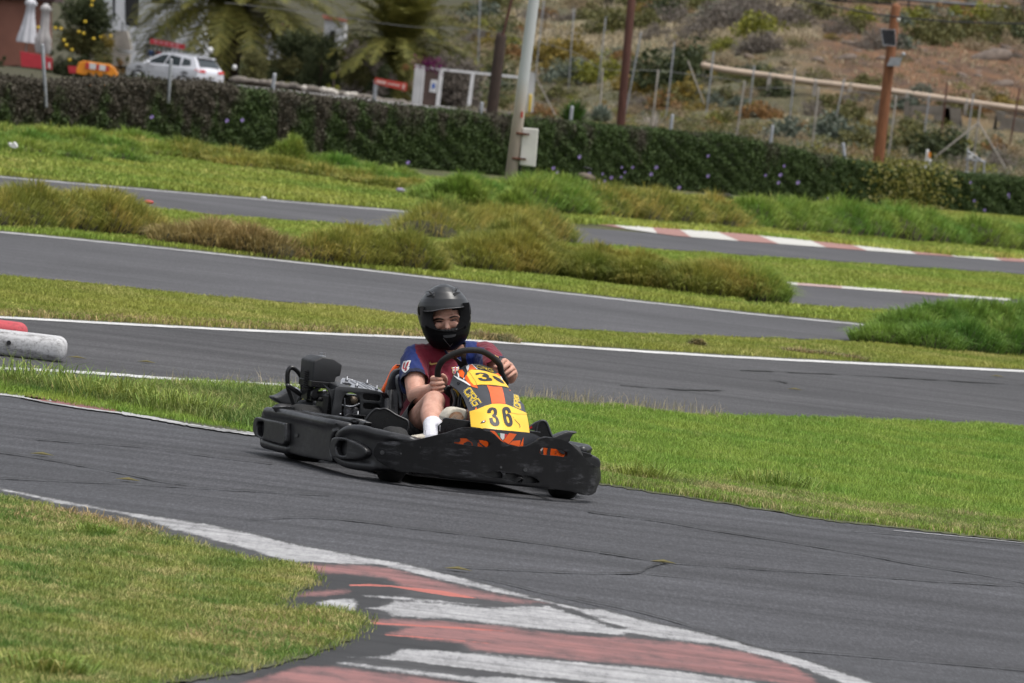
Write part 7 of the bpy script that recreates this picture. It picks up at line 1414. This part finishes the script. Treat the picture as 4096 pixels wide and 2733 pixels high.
for k in KIND:
    for vv in range(2):
        n = 1500; d = RNG.normal(size=(n, 3)); d /= np.linalg.norm(d, axis=1)[:, None]; lump = 1+.3*np.sin(d[:, 0]*5+vv*2)*np.sin(d[:, 1]*4+1+vv)+.25*np.sin(d[:, 2]*8+d[:, 0]*6); C = d*(lump*(RNG.random(n)**.4))[:, None]; V, q, r = leaves(C, .19)
        me = rawmesh('foliage', V, q, None, r); me.materials.append(SM[k, 0].materials[0]); SM[k, vv+2] = me
def shrub(z_, a, b, w, k, asp=1.05, label=None, cat='shrub', lab_group=None):
    """a,b centre of the shrub's foot on the photograph, w its half width there"""
    p = z_(a, b); q = landhit(p); sc = FPX/q.y; root = bpy.data.objects.new('shrub', SM[k, random.randint(0, 1)]); COL.objects.link(root); root.location = q-Vector((0, 0, .1)); r = w*1.55*(z_(1, 0)[0]-z_(0, 0)[0])/sc
    root.scale = (r, r, r*asp); root.rotation_euler = (0, 0, random.uniform(0, 6.28))
    if not label:
        dx, dy = p[0]/1.743, p[1]/1.743; l = min(LM, key=lambda t: (t[0][0]-dx)**2+(t[0][1]-dy)**2); ex, ey = dx-l[0][0], dy-l[0][1]
        side = ('right of' if ex > 0 else 'left of') if abs(ex) > abs(ey) else ('below' if ey > 0 else 'above')
        base_ = f"{KIND[k][1]} shrub {side} {l[1]}"; n = seen.get(base_, 0); seen[base_] = n+1
        label = (['', 'smaller ', 'further ', 'another '][min(n, 3)]+base_); 
    tag(root, label, cat, lab_group or 'shrubs on the dry hillside'); return root
for z_, L in ((z7, [(980, 640, 125, 'lime'), (930, 610, 80, 'orange'), (1190, 700, 80, 'yellow'), (1300, 760, 90, 'yellow'), (1640, 800, 110, 'yellow'), (1500, 790, 70, 'orange'), (1760, 880, 70, 'yellow'), (1900, 950, 55, 'yellow'), (620, 480, 110, 'yellow'), (560, 580, 75, 'yellow'), (750, 450, 105, 'yellow'), (500, 470, 80, 'yellow'), (900, 500, 70, 'yellow'), (290, 480, 85, 'orange'), (270, 360, 60, 'lime'), (110, 400, 85, 'yellow'), (60, 270, 70, 'lime'), (30, 340, 80, 'grey'),
                (2210, 300, 130, 'lime'), (1960, 410, 75, 'lime'), (2170, 900, 70, 'yellow'), (2230, 960, 70, 'orange'), (1600, 690, 210, 'dark'), (1420, 700, 140, 'dark'), (1700, 620, 130, 'olive'), (1130, 470, 60, 'blue'), (1120, 580, 70, 'olive'), (1080, 280, 130, 'olive'), (940, 180, 100, 'olive'), (1340, 240, 110, 'olive'), (1700, 80, 130, 'olive'), (1480, 120, 100, 'dark'), (2060, 150, 150, 'grey'), (1850, 260, 150, 'grey'), (1560, 200, 120, 'grey'), (2250, 160, 120, 'grey'), (2280, 420, 110, 'grey'), (2130, 440, 90, 'grey'), (1400, 320, 90, 'grey'), (1700, 360, 120, 'grey'), (1860, 860, 65, 'blue'), (1750, 760, 50, 'blue'), (780, 660, 130, 'blue'), (640, 650, 90, 'blue'), (760, 180, 80, 'grey'), (560, 160, 70, 'orange'), (2060, 650, 70, 'olive'), (2250, 640, 90, 'dark'), (1950, 790, 70, 'olive'), (1950, 520, 90, 'tan'), (2080, 560, 80, 'tan'), (1260, 900, 60, 'tan'), (1000, 960, 70, 'tan'), (1560, 930, 70, 'tan'), (520, 950, 90, 'orange'), (420, 930, 60, 'orange'), (100, 160, 90, 'blue'), (180, 90, 90, 'olive'), (850, 90, 110, 'tan')]),
            (z8, [(700, 170, 130, 'olive'), (540, 230, 130, 'grey'), (380, 200, 130, 'grey'), (120, 230, 140, 'grey'), (300, 420, 110, 'grey'), (860, 280, 100, 'grey'), (1060, 180, 85, 'lime'), (1000, 260, 90, 'olive'), (1480, 210, 100, 'lime'), (1560, 340, 120, 'olive'), (1700, 330, 130, 'olive'), (1800, 180, 90, 'lime'), (1900, 330, 130, 'olive'), (2050, 200, 120, 'lime'), (2250, 230, 120, 'olive'), (2130, 340, 130, 'olive'), (2300, 360, 110, 'dark'), (1200, 380, 110, 'grey'), (1090, 400, 60, 'grey'), (660, 700, 75, 'olive'), (420, 760, 80, 'dark'), (300, 740, 100, 'olive'), (100, 640, 80, 'dark'), (500, 1100, 120, 'blue'), (830, 1120, 150, 'blue'), (700, 900, 80, 'grey'), (1050, 1180, 120, 'olive'), (1450, 1180, 150, 'olive'), (1700, 1270, 170, 'dark'), (1360, 1090, 65, 'orange'), (2130, 1210, 85, 'orange'), (1680, 1140, 60, 'yellow'), (1840, 1150, 60, 'yellow'), (260, 960, 110, 'orange'), (380, 950, 70, 'orange'), (130, 1110, 80, 'olive'), (2290, 1260, 90, 'tan'), (980, 860, 110, 'tan'), (960, 960, 110, 'olive'), (600, 1130, 70, 'tan'), (2030, 1180, 60, 'olive'), (2150, 1300, 100, 'grey'), (1300, 1230, 70, 'dark'), (60, 180, 120, 'grey')])):
    for a, b, w, k in L: shrub(z_, a, b, w, k)
for i in range(185):
    a = random.uniform(1030, 2380); b = random.uniform(-10, 330); k = random.choice(['tan', 'tan', 'grey', 'olive', 'blue', 'orange', 'yellow', 'olive'])
    if a > 1650 and 75 < b-.12*(a-1650) < 150: continue
    shrub(Z(0, 0, 1.743), a, b, random.uniform(12, 32), k, .8, {'tan': 'small straw coloured tuft scattered on the dry slope', 'grey': 'small grey twiggy tuft scattered on the dry slope', 'olive': 'small olive tuft scattered on the dry slope', 'blue': 'small blue grey tuft scattered on the dry slope', 'orange': 'small orange brown tuft scattered on the dry slope', 'yellow': 'small yellow tuft scattered on the dry slope'}[k], 'tuft', 'small '+k+' tufts on the slope')
def scrub(k, n, alo, ahi, Dlo, Dhi, rlo, rhi, per=260):
    me = SM[k, 0]; nv = len(me.vertices); co = np.zeros(nv*3, np.float32); me.vertices.foreach_get('co', co); co = co.reshape(-1, 4, 3); V = []
    for i in range(n):
        D = random.uniform(Dlo, Dhi); a = random.uniform(alo, ahi); x = (a-1175)/16700*D
        if x > 9.5 and D > 332 and random.random() < .7: continue
        r = random.uniform(rlo, rhi); q = co[RNG.integers(0, len(co), per)]; V.append((q*np.array([r, r, r*.8])*1.0+np.array([x, D, thz(x, D)-.05])).reshape(-1, 3))
    V = np.concatenate(V); o = link('scrub', rawmesh('scrub', V, np.arange(len(V)).reshape(-1, 4), None, np.repeat(RNG.random(len(V)//4), 4)), me.materials[0], None, False); tag(o, kind='stuff')
scrub('dark', 130, 380, 1120, 346, 420, .5, 1.5); scrub('olive', 120, 380, 1120, 346, 430, .4, 1.3); scrub('tan', 60, 500, 1120, 355, 440, .4, 1.0)
scrub('tan', 520, 1000, 2450, 200, 470, .25, .7); scrub('grey', 330, 1000, 2450, 250, 470, .25, .8); scrub('lime', 150, 1000, 2450, 250, 470, .2, .7); scrub('yellow', 110, 1000, 2100, 240, 440, .2, .6); scrub('olive', 700, 1000, 2450, 200, 470, .2, .7); scrub('blue', 170, 1100, 2450, 200, 330, .2, .6); scrub('orange', 70, 1050, 2000, 250, 440, .2, .6)
def bush(z_, a, b, w, h, k, label, cat='bush', n=2, trunk=False, D=None):
    p = z_(a, b); q = landhit(p) if D is None else at(p, D)
    if D: q.z = thz(q.x, D)
    root = empty('bush', q); sc = FPX/q.y; tag(root, label, cat)
    W = w*(z_(1, 0)[0]-z_(0, 0)[0])/sc; rd = min(W, h)*.5
    for i in range(n*5):
        o = bpy.data.objects.new('foliage', SM[k if isinstance(k, str) else k[i % len(k)], i % 2+2]); COL.objects.link(o); o.parent = root; q_ = (i+.5)/(n*5); rr = rd*random.uniform(.6, 1.0)
        o.location = ((q_*2-1)*max(0, W-rr*.9)+random.uniform(-.1, .1), random.uniform(-.4, .3), rr*.5+(i % 3)/2*max(0, h-rr*1.5)*random.uniform(.7, 1)+(h*.22 if trunk and i % 3 == 0 else 0)); o.scale = (rr, rr*.8, rr*1.05); o.rotation_euler = (0, 0, random.uniform(0, 6))
    if trunk: mo('trunk', tube([(0, 0, -.1), (.05, 0, h*.4), (0, 0, h*.7)], [.09, .06, .03], 8), M_bark, root, True)
    return root
bush(z5, 770, 600, 300, 3.9, ['dark', 'olive', 'dark'], 'big green bush with yellow flowers right of the parasols', 'bush', 3, D=327)
fr_ = [o for o in COL.objects if o.name == 'bush'][0]
for a, b in ((520, 265), (575, 270), (625, 425), (675, 470), (740, 300), (785, 315), (655, 565), (860, 50), (800, 205), (880, 365), (950, 350), (1040, 340), (360, 260), (600, 380), (870, 5)):
    mo('flower', ell(at(z5(a, b), 325.6)-fr_.location, (.08, .06, .07), None, 8, 6), bpy.data.materials.get('yellow petals') or mat('yellow petals', (.65, .45, .02), .5), fr_, True)
bush(z5, 980, 600, 120, 2.2, ['yellow', 'olive'], 'yellow tinged bush above the orange barrier', D=324); bush(z5, 830, 250, 220, 3.4, ['grey', 'grey'], 'tall grey leafless bush behind the flowering bush', D=350); bush(z5, 20, 520, 50, .6, 'dark', 'small dark plant at the left edge by the terracotta wall', 'plant', 1, D=330)
bush(z5, 560, 60, 90, 2.6, ['dark'], 'dark upright shrub against the terracotta house corner', 'shrub', 1, D=333); bush(z5, 1850, 560, 110, 1.7, ['olive', 'dark'], 'olive bush left of the first palm trunk', D=340); bush(z5, 1150, 560, 70, 1.2, ['olive', 'orange'], 'low brownish plants in front of the terrace', 'bush', 2, D=334)
bush(z6, 200, 560, 140, 2.2, ['olive', 'olive'], 'olive bush right of the first palm trunk', D=336); bush(z6, 480, 600, 190, 3.3, ['dark', 'olive', 'dark'], 'small leafy tree in front of the tiled house', 'tree', 3, True, D=338); bush(z6, 680, 590, 170, 3.2, ['dark', 'dark'], 'dark leafy tree left of the bushy palm', 'tree', 2, True, D=337); bush(z6, 780, 620, 70, 1.5, ['lime'], 'pale green young tree with a thin trunk beside the stone wall', 'tree', 1, True, D=333)
bush(z6, 960, 690, 190, 3.0, ['grey', 'olive', 'grey'], 'brownish thicket left of the bushy palm trunk', D=336); bush(z6, 1120, 700, 130, 2.0, ['grey', 'dark'], 'dark thicket behind the red direction sign', D=335); bush(z6, 420, 620, 200, .8, ['dark', 'olive', 'lime'], 'low green ground plants along the stone wall', 'plants', 3, D=332); bush(z6, 600, 625, 160, .7, ['dark', 'olive'], 'low dark plants behind the pale wall stones', 'plants', 2, D=332)
bush(z6, 1640, 640, 260, 2.6, ['grey', 'grey', 'grey'], 'big tangled dry bush spilling over the white gate', D=336); bush(z6, 1330, 600, 70, 2.4, ['orange', 'tan'], 'dried brown leaves beside the gate pillar', 'bush', 2, D=334); mgm = leafmat('magenta petals', [(.05, .006, .035), (.16, .012, .1)]); n = 260; C = RNG.normal(0, 1, (n, 3))*np.array([.32, .15, .16]); V, q, r = leaves(C, .14); dryb = [o for o in COL.objects if o.get('label', '').startswith('big tangled dry bush')][0]; o = link('blossom', rawmesh('blossom', V, q, None, r), mgm, dryb, False); o.location = at(z6(1475, 462), 329)-dryb.location
bush(z6, 1600, 760, 60, .8, ['dark'], 'small green bush inside the gate frame', 'bush', 1, D=338)
# yucca, agave, dead branches
def spiky(p, D, r, n, m, label, cat, up_=.2, w=.05):
    b = at(p, D); root = empty(cat, b); tag(root, label, cat); az = RNG.uniform(0, 2*np.pi, n); el = RNG.uniform(up_, 1.45, n); dv = np.stack([np.cos(az)*np.cos(el), np.sin(az)*np.cos(el), np.sin(el)], 1); L = r*RNG.uniform(.7, 1.1, n)
    sd = np.stack([-np.sin(az), np.cos(az), np.zeros(n)], 1)*w/2; B = np.zeros((n, 3)); T_ = dv*L[:, None]; V = np.stack([B-sd, B+sd, T_*.6+sd*1.1, T_, T_*.6-sd*1.1], 1).reshape(-1, 3); k = np.arange(n)*5
    link('leaves', rawmesh('leaves', V, np.stack([k, k+1, k+2, k+4], 1), np.stack([k+4, k+2, k+3], 1), np.repeat(RNG.random(n), 5)), m, root, False)
spiky(z7(765, 985), 168, .62, 260, leafmat('yucca leaves', [(.02, .06, .01), (.05, .1, .02), (.08, .14, .03)]), 'bright green spiky yucca behind the hedge', 'yucca', .1, .05)
spiky(z7(980, 960), 185, .5, 160, leafmat('agave leaves', [(.1, .13, .1), (.18, .21, .17), (.25, .28, .22)]), 'blue green agave rosette behind the hedge', 'agave', .15, .08)
spiky(z7(1400, 1030), 180, .62, 34, leafmat('dead twigs', [(.3, .27, .24), (.4, .36, .32), (.5, .46, .42)]), 'pale dead branches fanning out behind the hedge', 'branches', .25, .03)
# dry grass over the slope and verge
def hillgrass(name, n, alo, ahi, Dlo, Dhi, h, w, m, patch):
    D = RNG.uniform(Dlo, Dhi, n); a = RNG.uniform(alo, ahi, n); X = (a-1175)/16700*D; f = fbm(X, D*.35, patch); k = f > RNG.uniform(-.55, .45, n); X, D = X[k], D[k]; Zz = np.array([thz(x, d) for x, d in zip(X, D)])
    P = np.stack([X, D, Zz-.03], 1); N = len(P); V, q, t, r = blades(P, h*RNG.uniform(.5, 1.4, N), np.full(N, w), RNG.uniform(.2, .9, N)); o = link(name, rawmesh(name, V, q, t, r), m, None, False); tag(o, kind='stuff')
hillgrass('dry_grass', 60000, 980, 2450, 190, 470, .22, .06, grassmat('dry hill grass', (.15, .13, .06), (.24, .19, .1), (.36, .29, .19), .8, .2), 9.)
hillgrass('dry_grass', 30000, 1000, 1800, 380, 480, .4, .07, grassmat('pale hill grass', (.26, .21, .12), (.32, .26, .15), (.42, .35, .24), .8, .2), 14.)
hillgrass('weeds', 30000, 900, 2450, 185, 300, .22, .06, grassmat('roadside weeds', (.05, .07, .025), (.1, .11, .04), (.2, .16, .08), .5, .2), 7.)
o = mo('dirt_road', ([(-14, 322, .02), (-2, 318, .02), (4.2, 318, .06), (6, 334, .5), (2, 345, .35), (-3, 341, .2), (-14, 338, .03)], [(0, 1, 5, 6), (1, 2, 3, 4, 5)]), mat('grey gravel road', (.19, .18, .175), .95, 0, .15, .6)); tag(o, kind='structure')
# stones on the bare slope
rs = []
for i in range(46):
    a = random.uniform(1700, 2380); b = random.uniform(95, 225)-.0*(a-1700); p = (a*1.743, b*1.743); q = landhit(p)
    if q.y > 460 or q.y < 336: continue
    r = random.uniform(.08, .3); o = mo('stone', ell((0, 0, 0), (r*random.uniform(.9, 1.7), r, r*.65), Matrix.Rotation(random.uniform(-.4, .4), 3, 'Y'), 8, 6), M_rock if random.random() < .6 else M_verge, None, True); o.location = q; tag(o, 'loose stone lying on the bare brown slope', 'stone', 'stones on the bare slope')
for p, r, lb_ in ((z8(945, 470), .4, 'pale whitish rock on the bare slope left of the solar pole'), (z8(1965, 580), .22, 'pale stone near the right of the bare slope'), (z8(2060, 480), .9, 'long grey boulder on the bare slope at right'), (z8(2150, 690), .5, 'dark rock low on the bare slope at right')):
    q = landhit(p); o = mo('rock', ell((0, 0, 0), (r*1.5, r, r*.6), Matrix.Rotation(-.4, 3, 'Y'), 10, 7), M_rock, None, True); o.location = q; tag(o, lb_, 'rock')

# ---- bits and pieces inside the circuit
def lump(p, r, m, name, label, cat, sz=(1.4, 1, .6), z=0, rot=0):
    o = mo(name, ell((0, 0, 0), (r*sz[0], r*sz[1], r*sz[2]), Matrix.Rotation(rot, 3, 'Y'), 12, 8), m, None, True); q = G(p); o.location = (q.x, q.y, z); tag(o, label, cat); return o
q = G(dd(25, 378)); ps = sm2([(-.12, 0), (-.16, .1), (-.05, .07), (.0, .14), (.1, .06), (.12, -.03), (.02, -.05)], 3)
o = mo('paper_scrap', extrude([(a, 0, b+.12) for a, b in ps], [tuple(range(len(ps)))], (.03, .1, .02)), M_wht, None); o.location = q+Vector((0, 0, .2)); o.scale = (.42, .42, .42); tag(o, 'crumpled white scrap caught in the far left grass', 'litter')
lump(zt(1770, 505), .03, M_wht, 'stone', 'small white stone on the verge behind the far track', 'stone', z=.03); lump(dd(919, 452), .06, mat('lilac wrapper', (.3, .22, .45), .5), 'wrapper', 'tiny lilac wrapper in the far grass', 'litter', z=.1)
lump(zt(985, 640), .032, M_redpl, 'marker', 'red plastic marker beside the olive grass bank', 'marker', (1.7, 1, .7), .2)
ty = empty('half_buried_tyre', G(dd(1655, 512))); tag(ty, 'black tyre half sunk in the long grass behind the striped kerb', 'tyre'); mo('tread', tube([(math.cos(t)*.26, 0, .36+math.sin(t)*.26) for t in np.linspace(0, 2*math.pi, 14)[:-1]], .1, 10, True, 3), M_matt, ty, True); ty.rotation_euler = (R(18), R(20), 0); ty.scale = (.42, .42, .42); ty.location.z = .22
lump(dd(1340, 462), .1, M_rock, 'rock', 'tan rock with a dark top in the grass right of the lamp post', 'rock', (1.6, 1, .7), .42, .15); lump(dd(1342, 450), .06, M_matt, 'tyre', 'dark rubber scrap on top of the tan rock', 'scrap', (1.5, .8, .4), .5, .15)
v = gxy(1650, 516); mound('dry_weed', [v], .28, .3, 500, M_straw, 'orange dried weed below the half buried tyre', .4, .014, .7)
def block(p_right, length, dep, hgt, m, label):
    q = G(p_right); root = empty('barrier_block', q); tag(root, label, 'barrier block', 'painted barrier blocks on the track')
    o = mo('block', box((-length/2, dep/2, hgt/2+.004), (length, dep, hgt)), m, root); bev(o, .06, 5, 30); bake(o); o.data.polygons.foreach_set('use_smooth', [True]*len(o.data.polygons)); return root
M_blkw = paint('chipped white block paint', (.55, .55, .56), .42, (.07, .065, .06), 0, 9); M_blkr = paint('red block paint', (.5, .06, .075), .3, (.1, .03, .03), 0, 6)
bw_ = block(zl(440, 622), 1.7, .3, .152, M_blkw, 'chipped white painted barrier block at the left edge'); mo('bolt_hole', lathe([(0, 0), (.014, 0), (.014, .01)], 12, Matrix.Rotation(R(90), 3, 'X'), Vector((G(zl(50, 533)).x*0-.34, -.004, .09))), M_dark, bw_)
block(zl(158, 560), 1.6, .3, .185, M_blkr, 'red painted barrier block behind the white one')
# clippings on the lines, weeds beside the line
M_clip = grassmat('clippings', (.12, .14, .05), (.24, .2, .085), (.4, .29, .14), .7, 3.)
for P, r, h, lb_ in ((z2(860, 600), .28, .05, 'heap of dark cut weeds over the white line behind the rider'), (zc(1010, 1398), .35, .035, 'dry twig heap beside the white line at right'), (zl(1500, 1000), .2, .05, 'straw clump beside the pale edge line'), (zc(145, 1340), .05, .06, 'dark twig stub by the white line')):
    v = G(P); mound('clippings', [(v.x-r*.6, v.y), (v.x, v.y), (v.x+r*.6, v.y)], r*.6, h, 900, M_clip, lb_, .07, .008, 1.3)
for P, lb_ in ((zl(890, 1448), 'small yellow leaf on the near asphalt at left'), (zl(290, 1270), 'tiny yellow leaf on the dark crack at left'), (zk(1300, 455), 'brown leaf on the asphalt beside the kerb'), (zr(320, 968), 'yellow leaf in the jagged crack'), (zl(1020, 622), 'brown leaf on the middle track near the white block'), (zl(535, 592), 'pale leaf on the middle track near the white block'), (zr(990, 83), 'orange leaf on the middle track at right'), (zr(2020, 15), 'long ochre leaf on the middle track at far right')):
    q = G(P); r = .03; o = mo('leaf', ([(-r*2, 0, .004), (0, -r, .012), (r*2, 0, .006), (0, r, .016)], [(0, 1, 2, 3)]), M_straw); o.location = q+Vector((0, 0, .008)); tag(o, lb_, 'leaf')
